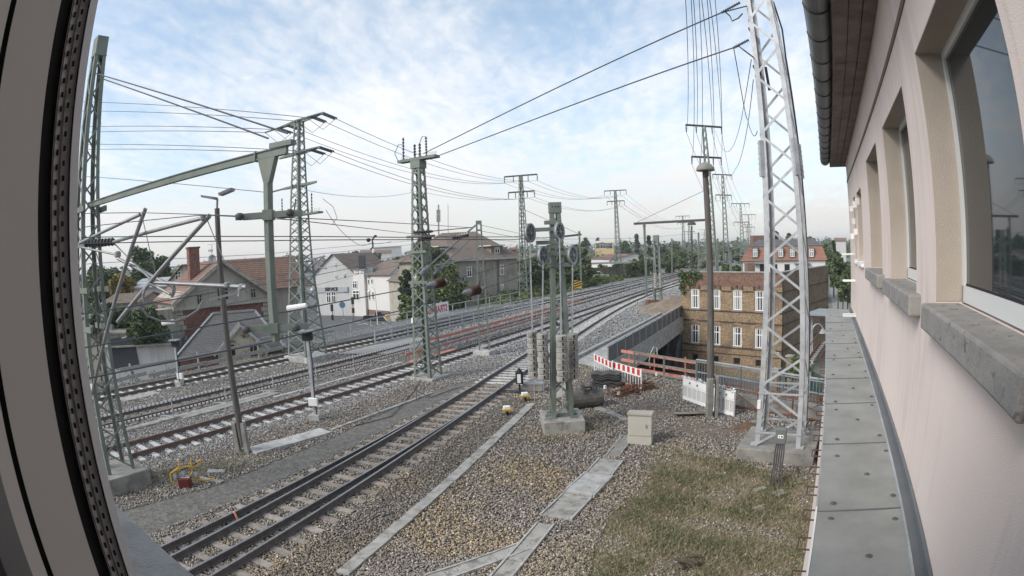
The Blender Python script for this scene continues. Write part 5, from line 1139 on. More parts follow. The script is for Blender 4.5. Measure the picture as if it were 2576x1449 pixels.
for s_ in (-1, 1):
    a = dg + dgx * s_ * (dw + .3) - ay_ * .55 + Vector((0, 0, .36)); d_ = dg - ay_ * .55 + Vector((0, 0, 2.36)); tiles('dormer_slates', a, a + ay_ * 3.8, d_ + ay_ * 3.8, d_, 8, M['slate'], an, .015); MB().bar(a, d_, .10, .16).build('barge_board', M['galv'], an)
for x in (-.85, .85): win(an, dg + dgx * x + Vector((0, 0, .55)) - ay_ * .27, dgx, .55, .95, M['dark'], M['darkw'], True, .04)
# --- service house and its right wing
TO = lambda u, v, d: Vector((P(u, v, d).x, P(u, v, d).y, 0))
sv = thing('service_house', P(840, 760, 118), 'pale house with brown tile gable and a grey shop sign band', 'house')
sL, sR = TO(794, 700, 119), TO(889, 700, 113); sx = (sR - sL).normalized(); sy = Vector((-sx.y, sx.x, 0)); sW = (sR - sL).length
se = ZT(sL, 794, 686); sa = ZT((sL + sR) / 2, 841, 638)
V = [sL + Vector((0, 0, TL)), sR + Vector((0, 0, TL)), sR + Vector((0, 0, se)), (sL + sR) / 2 + Vector((0, 0, sa - .2)), sL + Vector((0, 0, se))]
MB().add(V + [p + sy * 14 for p in V], [(4, 3, 2, 1, 0), (5, 6, 7, 8, 9)] + [(i, (i + 1) % 5, 5 + (i + 1) % 5, 5 + i) for i in range(5)]).build('wall', M['plasterg'], sv)
for s_ in (-1, 1):
    m_ = (sL + sR) / 2; a = m_ + sx * s_ * (sW / 2 + .6) - sy * .4 + Vector((0, 0, se - .5)); d_ = m_ - sy * .4 + Vector((0, 0, sa)); tiles('roof_tiles', a, a + sy * 14.6, d_ + sy * 14.6, d_, 18, M['tileb'], sv, .05)
def onface(o_, ex, u, v):
    r_ = ray(u, v); det = r_.x * -ex.y + r_.y * ex.x; k = (o_.x * -ex.y + o_.y * ex.x) / det; p = r_ * k; return Vector((p.x, p.y, H + p.z))
for u, v, w_, h_ in ((845, 667, .7, 1.0), (846.5, 696, .62, 1.1), (868, 694, .8, 1.1)): win(sv, onface(sL, sx, u, v) - sy * .04, sx, w_, h_, M['white'], M['darkw'], True, .09)
for u, v, w_, h_ in ((827, 749, 1.15, 2.2), (840, 748, 1.1, 2.2)): win(sv, onface(sL, sx, u, v) - sy * .04, sx, w_, h_, M['white'], M['glass'], True, .12)
a, b = onface(sL, sx, 797, 730), onface(sL, sx, 877, 728); MB().bar(a - sy * .1, b - sy * .1, .16, 1.05).build('sign_band', mat('grey_sign', (.36, .37, .39)), sv)
c = onface(sL, sx, 835, 727.5) - sy * .22
tcu = bpy.data.curves.new('sign_text', 'FONT'); tcu.body = 'SERVICE'; tcu.size = .92; tcu.align_x = 'CENTER'; tcu.align_y = 'CENTER'; tcu.extrude = .02; tcu.offset = .04
def textobj(cu, name, m, parent, loc, ex, flip=False):
    o = bpy.data.objects.new(name, cu); COL.objects.link(o); dg_ = bpy.context.evaluated_depsgraph_get(); me = bpy.data.meshes.new_from_object(o.evaluated_get(dg_)); bpy.data.objects.remove(o)
    me.materials.clear(); me.materials.append(m); q = link(name, me, parent); ex = Vector(ex).normalized(); nn = Vector((ex.y, -ex.x, 0)); f = -1 if flip else 1
    mm = Matrix(((ex.x * f, 0, nn.x, loc[0]), (ex.y * f, 0, nn.y, loc[1]), (0, 1, 0, loc[2]), (0, 0, 0, 1))); q.matrix_basis = (WM(parent).inverted() @ mm) if parent is not None else mm; return q
textobj(tcu, 'sign_lettering', M['black'], sv, c, sx)
MB().bar(onface(sL, sx, 864, 729) - sy * .24, onface(sL, sx, 876, 728) - sy * .24, .05, .8).build('sign_panel', mat('pale_panel', (.36, .37, .39)), sv)
wgth = thing('corner_house', P(940, 730, 112), 'white corner house with brown roof, skylight and a stepped entrance tower', 'house')
tL, tR = TO(889, 720, 112.5), TO(917, 720, 110.5); tx = (tR - tL).normalized(); ty = Vector((-tx.y, tx.x, 0)); tz = ZT(tR, 903, 690)
MB().prism([tuple(q[:2]) for q in (tL, tR, tR + ty * 5, tL + ty * 5)], TL, tz).build('entrance_tower', M['plasterw'], wgth)
for k in range(4): MB().box(tL.lerp(tR, (k + .5) / 4) + Vector((0, 0, tz + .35)) + ty * .4, (.5, .5, .35 if k % 2 else .6), math.atan2(tx.y, tx.x)).build('battlement', M['plasterw'], wgth)
win(wgth, onface(tL, tx, 893, 716) - ty * .05, tx, 1.25, 1.55, M['white'], M['darkw'], True, .14); win(wgth, onface(tL, tx, 896, 743) - ty * .05, tx, 1.8, 2.0, M['white'], M['glass'], True, .16)
rL, rR = tR + ty * .6, TO(984, 720, 104); rx = (rR - rL).normalized(); ry = Vector((-rx.y, rx.x, 0)); re = ZT(rR, 984, 690); rr = ZT(rR, 968, 656)
MB().prism([tuple(q[:2]) for q in (rL, rR, rR + ry * 9, rL + ry * 9)], TL, re).build('wall', M['plasterw'], wgth); MB().prism([tuple(q[:2]) for q in (rL - ry * .04, rR - ry * .04, rR + ry * .1, rL + ry * .1)], TL, TL + 1.3).build('plinth', mat('red_plinth', (.20, .11, .09)), wgth)
tiles('roof_tiles', rL - rx * .3 - ry * .5 + Vector((0, 0, re - .1)), rR + rx * .4 - ry * .5 + Vector((0, 0, re - .1)), rR - rx * 1.2 + ry * 4.5 + Vector((0, 0, rr)), rL + rx * .3 + ry * 4.5 + Vector((0, 0, rr)), 14, M['tileb'], wgth, .05)
MB().add([rL + Vector((0, 0, re)), rL + ry * 9 + Vector((0, 0, re)), rL + ry * 4.5 + Vector((0, 0, rr - .1)), rL + rx * .3 + Vector((0, 0, re)), rL + rx * .3 + ry * 9 + Vector((0, 0, re)), rL + rx * .3 + ry * 4.5 + Vector((0, 0, rr - .1))], [(0, 1, 2), (5, 4, 3), (0, 3, 4, 1), (1, 4, 5, 2), (2, 5, 3, 0)]).build('gable', M['cream'], wgth)
sk_ = P(930, 678, 110); MB().bar(sk_ + Vector((-.8, 0, -.5)), sk_ + Vector((.8, 0, -.5)), 1.0, 1.6).build('skylight', M['insulg'], wgth)
MB().box(P(911, 659, 110), (1.2, 1, 2.6)).build('chimney', M['dark'], wgth)
for u, v, w_, h_ in ((928, 709, .62, 1.0), (936.5, 708, .62, 1.0), (930, 744, .6, 1.6), (939, 744, .6, 1.6)): win(wgth, onface(rL, rx, u, v) - ry * .05, rx, w_, h_, M['white'], M['darkw'], False, .11)
# --- row of houses behind the feeder tower
rwh = thing('terrace_house', P(740, 720, 140), 'long terrace with brown roof and white dormers behind the feeder tower', 'house')
a, b = TO(692, 700, 136), TO(800, 700, 150); ex = (b - a).normalized(); ey = Vector((-ex.y, ex.x, 0)); e_ = ZT(a, 700, 690); r_ = ZT(a, 700, 645)
MB().prism([tuple(q[:2]) for q in (a, b, b + ey * 10, a + ey * 10)], TL, e_).build('wall', M['plasterw'], rwh); tiles('roof_tiles', a - ey * .5 + Vector((0, 0, e_)), b - ey * .5 + Vector((0, 0, e_)), b + ey * 5 + Vector((0, 0, r_)), a + ey * 5 + Vector((0, 0, r_)), 14, M['tileb'], rwh, .05)
for k in range(5):
    c = a.lerp(b, .1 + .2 * k) - ey * .2; MB().prism([tuple((c + ex * s_ + ey * t_)[:2]) for s_, t_ in ((-1.2, 0), (1.2, 0), (1.2, 3), (-1.2, 3))], e_ - 2, e_ + 1.5).build('dormer', M['plasterw'], rwh); win(rwh, c + Vector((0, 0, e_ + .3)) - ey * .03, ex, 1.1, 1.7, M['white'], M['darkw'], True, .14)
    MB().add([c + ex * -1.4 + Vector((0, 0, e_ + 1.45)) - ey * .2, c + ex * 1.4 + Vector((0, 0, e_ + 1.45)) - ey * .2, c + Vector((0, 0, e_ + 3.2)) - ey * .2, c + Vector((0, 0, e_ + 3.2)) + ey * 3.4, c + ex * -1.4 + Vector((0, 0, e_ + 1.45)) + ey * 3.4, c + ex * 1.4 + Vector((0, 0, e_ + 1.45)) + ey * 3.4], [(0, 1, 2), (0, 2, 3, 4), (1, 5, 3, 2), (0, 4, 5, 1), (3, 5, 4)]).build('dormer_roof', M['plasterg'], rwh)
    for z in (-2.2, 1.2): win(rwh, c + Vector((0, 0, z)) + ey * .14, ex, 1.2, 2.0, M['white'], M['darkw'], True, .14)
# --- big grey house with hipped tile roof
gh = thing('grey_house', P(1150, 760, 77), 'large grey plastered house with hipped brown tile roof', 'house')
q0, q1, q2 = TO(1150, 700, 77), TO(1303, 700, 83), TO(1006, 700, 88); gx2 = (q1 - q0).normalized(); gy2 = (q2 - q0).normalized(); q3 = q1 + (q2 - q0); ge = ZT(q0, 1152, 655)
MB().prism([tuple(q[:2]) for q in (q0, q1, q3, q2)], TL, ge + .1).build('wall', M['greyp'], gh)
r0 = q0.lerp(q3, .42) + Vector((0, 0, 0)); rA = TO(1113, 586, 89); rB = TO(1194, 583, 88); gr = ZT(rB, 1150, 584)
ov = .6
E0, E1, E2, E3 = q0 - gx2 * ov - gy2 * ov, q1 + gx2 * ov - gy2 * ov, q2 - gx2 * ov + gy2 * ov, q3 + gx2 * ov + gy2 * ov
u_ = lambda p, z: Vector((p.x, p.y, z))
tiles('roof_tiles', u_(E0, ge), u_(E1, ge), u_(rB, gr), u_(rA, gr), 30, M['tileb'], gh, .045); tiles('roof_tiles', u_(E2, ge), u_(E0, ge), u_(rA, gr), u_(rA - gx2 * .1, gr), 30, M['tileb'], gh, .045)
tiles('roof_tiles', u_(E1, ge), u_(E3, ge), u_(rB + gx2 * .1, gr), u_(rB, gr), 30, M['tileb'], gh, .045); tiles('roof_tiles', u_(E3, ge), u_(E2, ge), u_(rA, gr), u_(rB, gr), 20, M['tileb'], gh, .045)
nz = Vector((gx2.y, -gx2.x, 0))
for u, v, w_, h_ in ((1180, 684, .85, 1.4), (1262, 679, .7, 1.45), (1263, 722, .6, .95)): win(gh, onface(q0, gx2, u, v) + nz * .03, gx2, w_, h_, M['white'], M['darkw'], True, .11, sill=M['conc'])
win(gh, onface(q0, gy2, 1042, 686) - gx2 * .05, gy2 * -1, .95, 1.5, M['white'], M['darkw'], True, .12)
for u0 in (1218, 1252): o = MB().tube([onface(q0, gx2, u0, 655) + nz * .12, onface(q0, gx2, u0, 790) + nz * .12], .07, 8).build('downpipe', M['rust'], gh)
MB().bar(u_(E0, ge - .05), u_(E1, ge - .05), .22, .2).build('gutter', M['galv'], gh)
for u, v, d in ((1110, 632, 82), (1238, 630, 83)):
    c = P(u, v, d); MB().box(c, (2.0, 2.4, 1.2), math.atan2(gx2.y, gx2.x)).build('dormer', M['tileb'], gh); MB().box(c + Vector((0, -.3, .7)), (2.6, 3.0, .16), math.atan2(gx2.y, gx2.x)).build('dormer_roof', M['plasterg'], gh); win(gh, c + nz * 1.25, gx2, .9, .9, M['frame'], M['darkw'], True, .1)
o = wall_uv(MB().box(P(1290, 622, 100), (1.3, 1.3, 4.0)).build('chimney', brickmat('red_brick', (0, 0, 0), (0, 0, 0), (0, 0, 0)), gh)) if False else None
# lower side house left of it
lh = thing('side_house', P(1000, 720, 92), 'low beige side building between corner house and grey house', 'house')
a, b = TO(978, 720, 100), TO(1012, 720, 93); ex = (b - a).normalized(); ey = Vector((-ex.y, ex.x, 0)); e_ = ZT(a, 1000, 705)
MB().prism([tuple(q[:2]) for q in (a, b, b + ey * 8, a + ey * 8)], TL, e_).build('wall', M['plaster'], lh); tiles('roof_tiles', a - ey * .4 + Vector((0, 0, e_)), b - ey * .4 + Vector((0, 0, e_)), b + ey * 4 + Vector((0, 0, e_ + 2.4)), a + ey * 4 + Vector((0, 0, e_ + 2.4)), 8, M['tileb'], lh, .05)
# --- white house with mansard roof behind the brick house
mh = thing('mansard_house', P(1970, 665, 108), 'white house with red mansard roof behind the brick house', 'house')
a, b = TO(1869, 660, 108), TO(2076, 660, 108); ex = (b - a).normalized(); ey = Vector((-ex.y, ex.x, 0)); e_ = ZT(a, 1970, 655); t_ = ZT(a, 1970, 619)
MB().prism([tuple(q[:2]) for q in (a, b, b + ey * 10, a + ey * 10)], TL, e_).build('wall', M['plasterw'], mh)
tiles('mansard_tiles', a - ex * .4 - ey * .5 + u_(Vector((0, 0, 0)), e_), b + ex * .4 - ey * .5 + Vector((0, 0, e_)), b - ex * .5 + ey * 1.0 + Vector((0, 0, t_)), a + ex * 1.2 + ey * 1.0 + Vector((0, 0, t_)), 11, mat('mansard_red_tile', (.25, .125, .085), (.31, .165, .115), 4, .85), mh, .06)
tiles('mansard_tiles', a - ex * .4 + ey * 10 + Vector((0, 0, e_)), a - ex * .4 - ey * .5 + Vector((0, 0, e_)), a + ex * 1.2 + ey * 1.0 + Vector((0, 0, t_)), a + ex * 1.2 + ey * 9 + Vector((0, 0, t_)), 11, mat('mansard_red_tile', (.25, .125, .085), (.31, .165, .115), 4, .85), mh, .06)
tiles('top_roof', a + ex * 1.0 + ey * .8 + Vector((0, 0, t_)), b - ex * .3 + ey * .8 + Vector((0, 0, t_)), b - ex * 2 + ey * 5 + Vector((0, 0, t_ + 1.3)), a + ex * 3 + ey * 5 + Vector((0, 0, t_ + 1.3)), 3, M['slate'], mh)
for u in (1900, 1964, 1993, 2041):
    c = onface(a - ey * .1, ex, u, 636); MB().box(c + ey * .5, (1.15, 1.6, 1.9), math.atan2(ex.y, ex.x)).build('dormer', M['slate'], mh); win(mh, c - ey * .33, ex, .85, 1.45, M['white'], M['insulg'], True, .1)
for u in (1918, 1949, 1980): win(mh, onface(a, ex, u, 674) - ey * .03, ex, 1.0, 1.4, M['dark'], M['darkw'], False, .1)
for u0, u1 in ((1893, 1922), (1998, 2038)): MB().bar(onface(a, ex, u0, 662) - ey * .5, onface(a, ex, u1, 662) - ey * .5, 1.1, .16).build('awning', M['greyst'], mh)
MB().box(P(1907, 604, 115), (3.0, 1.5, 1.8)).build('chimney', M['tiler'], mh)
MB().box(P(1886, 676, 104), (1.5, 1.5, 2.0)).build('chimney', M['tiler'], mh)
# --- left cluster behind the bracket tubes
def simple(name, label, u0, u1, vb, ve, vr, d0, d1, wm, rm, depth=8, rows=10, cat='house', gable=False, wins=()):
    t = thing(name, P((u0 + u1) / 2, vb, (d0 + d1) / 2), label, cat); a, b = TO(u0, vb, d0), TO(u1, vb, d1); ex = (b - a).normalized(); ey = Vector((-ex.y, ex.x, 0)); c = (a + b) / 2; e_ = ZT(c, (u0 + u1) / 2, ve); r_ = ZT(c, (u0 + u1) / 2, vr)
    if gable:
        V = [a + Vector((0, 0, TL)), b + Vector((0, 0, TL)), b + Vector((0, 0, e_)), c + Vector((0, 0, r_ - .1)), a + Vector((0, 0, e_))]; MB().add(V + [p + ey * depth for p in V], [(4, 3, 2, 1, 0), (5, 6, 7, 8, 9)] + [(i, (i + 1) % 5, 5 + (i + 1) % 5, 5 + i) for i in range(5)]).build('wall', wm, t)
        for s_ in (-1, 1):
            p = c + ex * s_ * ((b - a).length / 2 + .4) - ey * .4 + Vector((0, 0, e_ - .3)); q = c - ey * .4 + Vector((0, 0, r_)); tiles('roof_tiles', p, p + ey * (depth + .8), q + ey * (depth + .8), q, rows, rm, t, .05)
    else:
        MB().prism([tuple(q[:2]) for q in (a, b, b + ey * depth, a + ey * depth)], TL, e_).build('wall', wm, t); V = [a + ey * 0 + Vector((0, 0, e_ - .05)), a + ey * depth + Vector((0, 0, e_ - .05)), a + ey * depth / 2 + Vector((0, 0, r_ - .1))]
        for s_, (o0, o1) in enumerate(((-.4, depth / 2), (depth + .4, depth / 2))): tiles('roof_tiles', a - ex * .3 + ey * o0 + Vector((0, 0, e_)), b + ex * .3 + ey * o0 + Vector((0, 0, e_)), b + ex * .3 + ey * o1 + Vector((0, 0, r_)), a - ex * .3 + ey * o1 + Vector((0, 0, r_)), rows, rm, t, .05)
        for q in (a, b): MB().add([q + Vector((0, 0, e_ - .05)), q + ey * depth + Vector((0, 0, e_ - .05)), q + ey * depth / 2 + Vector((0, 0, r_ - .05)), q + ex * .05 + Vector((0, 0, e_ - .05)), q + ex * .05 + ey * depth + Vector((0, 0, e_ - .05)), q + ex * .05 + ey * depth / 2 + Vector((0, 0, r_ - .05))], [(0, 1, 2), (5, 4, 3), (0, 3, 4, 1), (1, 4, 5, 2), (2, 5, 3, 0)]).build('gable', wm, t)
    for u, v, w_, h_ in wins: win(t, onface(a, ex, u, v) - ey * .05, ex, w_, h_, M['white'], M['darkw'], True, .1)
    return t
simple('cream_house', 'cream gabled house with brown roof behind the chimney', 432, 505, 760, 702, 664, 66, 64, M['cream'], M['tileb'], 10, 14, gable=True, wins=((449, 697, .9, 1.3),))
simple('pink_shed', 'red walled shed with grey roof beside the brick gable house', 395, 428, 830, 790, 752, 52, 50, mat('red_wall', (.24, .075, .07)), M['slate'], 6, 4)
simple('low_shed', 'long low shed with brown tile roof behind the small tree', 262, 352, 820, 762, 742, 62, 60, M['plaster'], M['tileb'], 8, 8)
simple('white_shed', 'white flat shed with pale sheet roof beyond the yellow tree', 338, 432, 770, 722, 700, 72, 70, M['plasterg'], M['galv'], 8, 3)
gr_ = simple('garage', 'low grey garage with two dark doors below the small tree', 268, 440, 905, 868, 862, 47.5, 45.5, M['plasterg'], M['concd'], 6, 2, 'garage')
ga, gb_ = TO(268, 905, 47.5), TO(440, 905, 45.5); gex = (gb_ - ga).normalized()
for u0, u1 in ((282, 312), (313, 344)): MB().bar(onface(ga, gex, u0, 890) - Vector((-gex.y, gex.x, 0)) * .05, onface(ga, gex, u1, 885) - Vector((-gex.y, gex.x, 0)) * .05, .08, 2.4).build('garage_door', mat('dark_door', (.05, .055, .065)), gr_)
simple('flat_block', 'grey flat roofed block standing left of the tree', 230, 350, 870, 838, 832, 56, 54, M['greyp'], M['concd'], 8, 2)
simple('yellow_block', 'yellow flat roofed block on the skyline', 1497, 1545, 632, 611, 604, 330, 330, mat('yellow_wall', (.52, .40, .19)), M['cream'], 20, 2, wins=((1508, 618, 4, 3), (1519, 618, 4, 3), (1532, 619, 4, 3)))
simple('red_roof_house', 'long red roofed house among the trackside trees', 1488, 1546, 668, 651, 640, 165, 150, M['plasterw'], M['tiler'], 12, 8)
simple('white_gable_house', 'small white gabled house beside the long red roof', 1536, 1560, 672, 655, 641, 150, 150, M['plasterw'], M['tileb'], 12, 6, gable=True)
simple('grey_roof_house', 'brown roofed house on the far skyline above the corner house', 908, 935, 650, 642, 628, 210, 210, M['plasterw'], M['tileb'], 12, 6)
simple('white_row_house', 'white far house row left of the ivy bush', 945, 985, 648, 636, 628, 260, 260, M['plasterw'], M['tiler'], 12, 4)
simple('far_hall', 'long flat far hall on the skyline behind the service house', 940, 1010, 630, 622, 619, 420, 420, M['plasterg'], M['greyst'], 20, 2)
simple('brick_tower_house', 'red brick house with chimney behind the grey house roof', 1283, 1300, 640, 628, 622, 140, 140, M['tiler'], M['tiler'], 6, 4)
simple('skyline_house', 'dark roofed house on the skyline right of the tower', 2012, 2040, 640, 622, 610, 220, 220, M['tiler'], M['tileb'], 10, 5)
simple('skyline_house', 'small pale house with red roof above the right lane', 2103, 2128, 612, 606, 598, 240, 240, M['plasterg'], M['tiler'], 10, 4)
am = thing('radio_mast', P(1103, 600, 160), 'thin radio mast with antenna panels behind the grey house', 'mast')
MB().tube([P(1104, 640, 160), P(1103, 515, 160)], .22, 8).build('mast_tube', M['greyst'], am)
for v in (533, 545, 553): MB().bar(P(1098, v, 160), P(1108, v, 160), .5, 1.2).build('antenna_panel', M['greyst'], am)
o = MB().tube([P(1128, 640, 130), P(1127, 515, 130)], .07, 6).build('aerial_pole', M['greyst']); tag(o, 'very thin aerial pole next to the radio mast', 'pole')
# ================================================================== lamp poles
t = thing('lamp_pole', G(613, 1138), 'tall wooden lamp pole with two grey floodlights beside the pale slabs', 'lamp pole')
b0 = G(615, 1138); tp = P(546, 524, 19.6)
MB().tube([b0 + Vector((0, 0, .25)), b0.lerp(tp, .5), tp], [.125, .11, .09], 12).build('pole', M['wood'], t, smooth=False)
for dx in (-.20, .17): MB().bar(b0 + Vector((dx, -.05, -.1)), b0 + Vector((dx - .02, -.05, 1.15)), .17, .2, up=(0, 1, 0)).build('concrete_stub', M['concd'], t, bevel=.02)
MB().tube([tp, tp + Vector((.02, 0, .32))], .04, 8).build('neck', M['greyst'], t)
for s_, dy in ((-1, -.1), (1, .1)):
    c = tp + Vector((.30 * s_ + .04, dy, .42 + .10 * (s_ > 0))); o = MB().hexa([c + Vector(q) for q in ((-.24 * 1, -.16, -.06 - .04 * s_), (.24, -.16, -.06 + .08 * s_), (.24, .16, -.06 + .08 * s_), (-.24, .16, -.06 - .04 * s_), (-.26, -.18, .02 - .04 * s_), (.26, -.18, .03 + .08 * s_), (.26, .18, .03 + .08 * s_), (-.26, .18, .02 - .04 * s_))]).build('floodlight', M['greyst'], t)
t = thing('lamp_pole', G(1782, 1046), 'wooden lamp pole with round mushroom lamp hood near the white barriers', 'lamp pole')
b0 = G(1784, 1046); tp = P(1774, 438, 21.5)
MB().tube([b0 + Vector((0, 0, .3)), b0.lerp(tp, .5), tp], [.155, .13, .11], 12).build('pole', M['wood'], t)
for dx, h_ in ((-.06, 1.55), (.24, 1.6)): MB().bar(b0 + Vector((dx, -.14, -.1)), b0 + Vector((dx, -.14, h_)), .24 if dx < 0 else .12, .22, up=(0, 1, 0)).build('concrete_stub', M['concd'], t, bevel=.02)
MB().lathe(tp + Vector((.0, -.05, .10)), [(.10, -.22), (.13, -.12), (.12, 0)], 12).build('lamp_holder', M['dark'], t)
MB().lathe(tp + Vector((0, -.05, .12)), [(.35, 0), (.36, .03), (.33, .13), (.24, .24), (.1, .31), (.02, .32)], 24).build('lamp_hood', M['concd'], t, smooth=True)
t = thing('lamp_pole', P(1740, 680, 88), 'far lamp pole with dark mushroom hood before the trees', 'lamp pole')
MB().tube([P(1741, 690, 88), P(1740, 568, 88)], .13, 8).build('pole', M['dark'], t); MB().lathe(P(1740, 566, 88), [(.68, 0), (.66, .2), (.4, .5), (.05, .6)], 16).build('lamp_hood', M['dark'], t)
def street_lamp(label, u0, v0, u1, v1, m='white', side=-1):
    b = G(u0, v0, TL); d = math.hypot(b.x, b.y); tp = P(u1, v1, d); t = thing('street_lamp', b, label, 'street lamp')
    MB().tube([b, tp], [.09, .06], 8).build('post', M[m], t); r = .5
    MB().tube([tp] + [tp + Vector((side * (r - r * math.cos(a)), 0, r * math.sin(a))) for a in (.6, 1.2, 1.8, 2.5, 3.0)], .045, 6).build('neck', M[m], t)
    MB().lathe(tp + Vector((side * 2 * r, 0, -.25)), [(.32, 0), (.28, .16), (.1, .32), (.03, .4)], 12).build('lamp_head', M[m], t); return t
street_lamp('white street lamp in front of the tree by the terrace', 712.5, 776, 709, 712); street_lamp('white street lamp before the left corner of the service house', 806, 801, 796, 726)
street_lamp('white street lamp standing beside the dark car', 951, 822, 943, 730); street_lamp('white street lamp at the lane beside the brick house', 2040, 985, 2043, 832, side=1)
def traffic(label, u, v0, v1, u2=None):
    b = G(u, v0, TL); d = math.hypot(b.x, b.y); tp = P(u2 or u - 2, v1, d); t = thing('traffic_light', b, label, 'traffic light'); MB().tube([b, tp], .07, 8).build('post', M['dark'], t)
    MB().box(tp + Vector((0, -.15, -.6)), (.45, .35, 1.3)).build('signal_head', M['black'], t); MB().box(tp + Vector((0, -.15, -2.4)), (.4, .3, .9)).build('signal_head', M['black'], t); return t
traffic('traffic light post on the kerb before the entrance tower', 889, 806, 748); traffic('bare signal post left of the striped site fence', 837, 806, 766); traffic('traffic light beside the service house door', 933, 762, 721)
b = G(864, 802, TL); d = math.hypot(b.x, b.y); t = thing('road_sign', b, 'round blue road sign on a post before the site fence', 'road sign'); MB().tube([b, P(862, 766, d)], .06, 6).build('post', M['greyst'], t); MB().lathe(P(861, 767, d - .2), [(.6, -.02), (.6, .02)], 20, 'y').build('sign_disc', M['blue'], t)
b = G(972, 838, TL); d = math.hypot(b.x, b.y) * .93; t = thing('road_sign', P(974, 825, d), 'yellow priority road sign turned on its corner behind the railing', 'road sign'); c = P(975, 798, d)
MB().tube([P(977, 840, d), c], .05, 6).build('post', M['greyst'], t)
for r_, m_, dy in ((.62, 'white', 0), (.42, 'yellow', -.03)): MB().hexa([c + Vector((x, dy + o, z)) for o in (-.02, .02) for x, z in ((-r_, 0), (0, -r_), (r_, 0), (0, r_))]).build('sign_plate', M[m_], t)
def striped(name, label, a, b, h, z0, n, parent=None, back=False):
    a, b = Vector(a), Vector(b); d = b - a; e = d.normalized(); t = thing(name, (a.x, a.y, z0), label, 'barrier')
    A = lambda f, z: Vector((a.x + d.x * f, a.y + d.y * f, z0 + z))
    for f in (0, 1): barobj('post', A(f, -.0), A(f, h + .03), .05, .05, M['white'] if not back else M['plasterg'], t)
    barobj('top_beam', A(0, h * .84), A(1, h * .84), .035, h * .28, M['white'], t); barobj('bottom_beam', A(0, h * .10), A(1, h * .10), .035, h * .14, M['white'], t); barobj('middle_rail', A(0, h * .66), A(1, h * .66), .045, .05, M['white'], t)
    nn = Vector((e.y, -e.x, 0)); nn = -nn if nn.dot(a) > 0 else nn
    for k in range(n):
        f0, f1 = (k + .25) / n, (k + .78) / n
        for zc, hh in ((h * .84, h * .26), (h * .10, h * .12)):
            if not back: barobj('red_stripe', A(f0, zc) + nn * .021, A(f1, zc) + nn * .021, .008, hh, M['red'], t)
    for k in range(max(4, n * 2 - 2)):
        f = (k + 1) / (max(4, n * 2 - 2) + 1); barobj('slat', A(f, h * .16), A(f, h * .64), .022 if not back else .08, .03, M['white'], t)
    return t
striped('site_fence', 'far striped site fence before the service house', G(985 / 1 - 150, 772, TL), G(871, 768, TL), 1.6, TL, 7); striped('site_fence', 'longer far striped site fence in front of the entrance tower', G(855, 785, TL), G(909, 783, TL), 1.8, TL, 9)
striped('barrier_panel', 'red and white barrier panel standing at the end of the bridge parapet', G(1496, 938), G(1541, 963), 1.05, 0, 5)
striped('barrier_panel', 'red and white barrier panel in front of the orange planks', G(1541, 960), G(1613, 985), 1.05, 0, 6)
for lab, a, b in (('white barrier panel topped with white foil left of the wooden pole', (1718, 1005), (1776, 1026)), ('white barrier panel topped with white foil right of the wooden pole', (1792, 1034), (1846, 1049))):
    A, Bq = G(*a), G(*b); t = striped('barrier_panel', lab, A, Bq, 1.0, 0, 3, back=True)
    barobj('backing_plate', A + Vector((.0, .03, .5)), Bq + Vector((.0, .03, .5)), .012, .8, M['plasterg'], t)
    for f in (.3, .62):
        c = A.lerp(Bq, f) + Vector((-.03, -.06, .84)); MB().lathe(c, [(.05, -.01), (.05, .01)], 12, 'y').build('grip_hole', M['greyst'], t)
    mb = MB()
    for k in range(60):
        c = A.lerp(Bq, random.random()) + Vector((random.uniform(-.07, .07), random.uniform(-.07, .07), 1.02 + random.uniform(-.02, .1))); r_ = random.uniform(.03, .08); mb.add([c + Vector((random.uniform(-1, 1), random.uniform(-1, 1), random.uniform(-.6, .8))) * r_ for _ in range(4)], [(0, 1, 2), (0, 2, 3), (0, 3, 1), (1, 3, 2)])
    mb.build('foil_scraps', M['foil'], t, kind='stuff', normals=False)
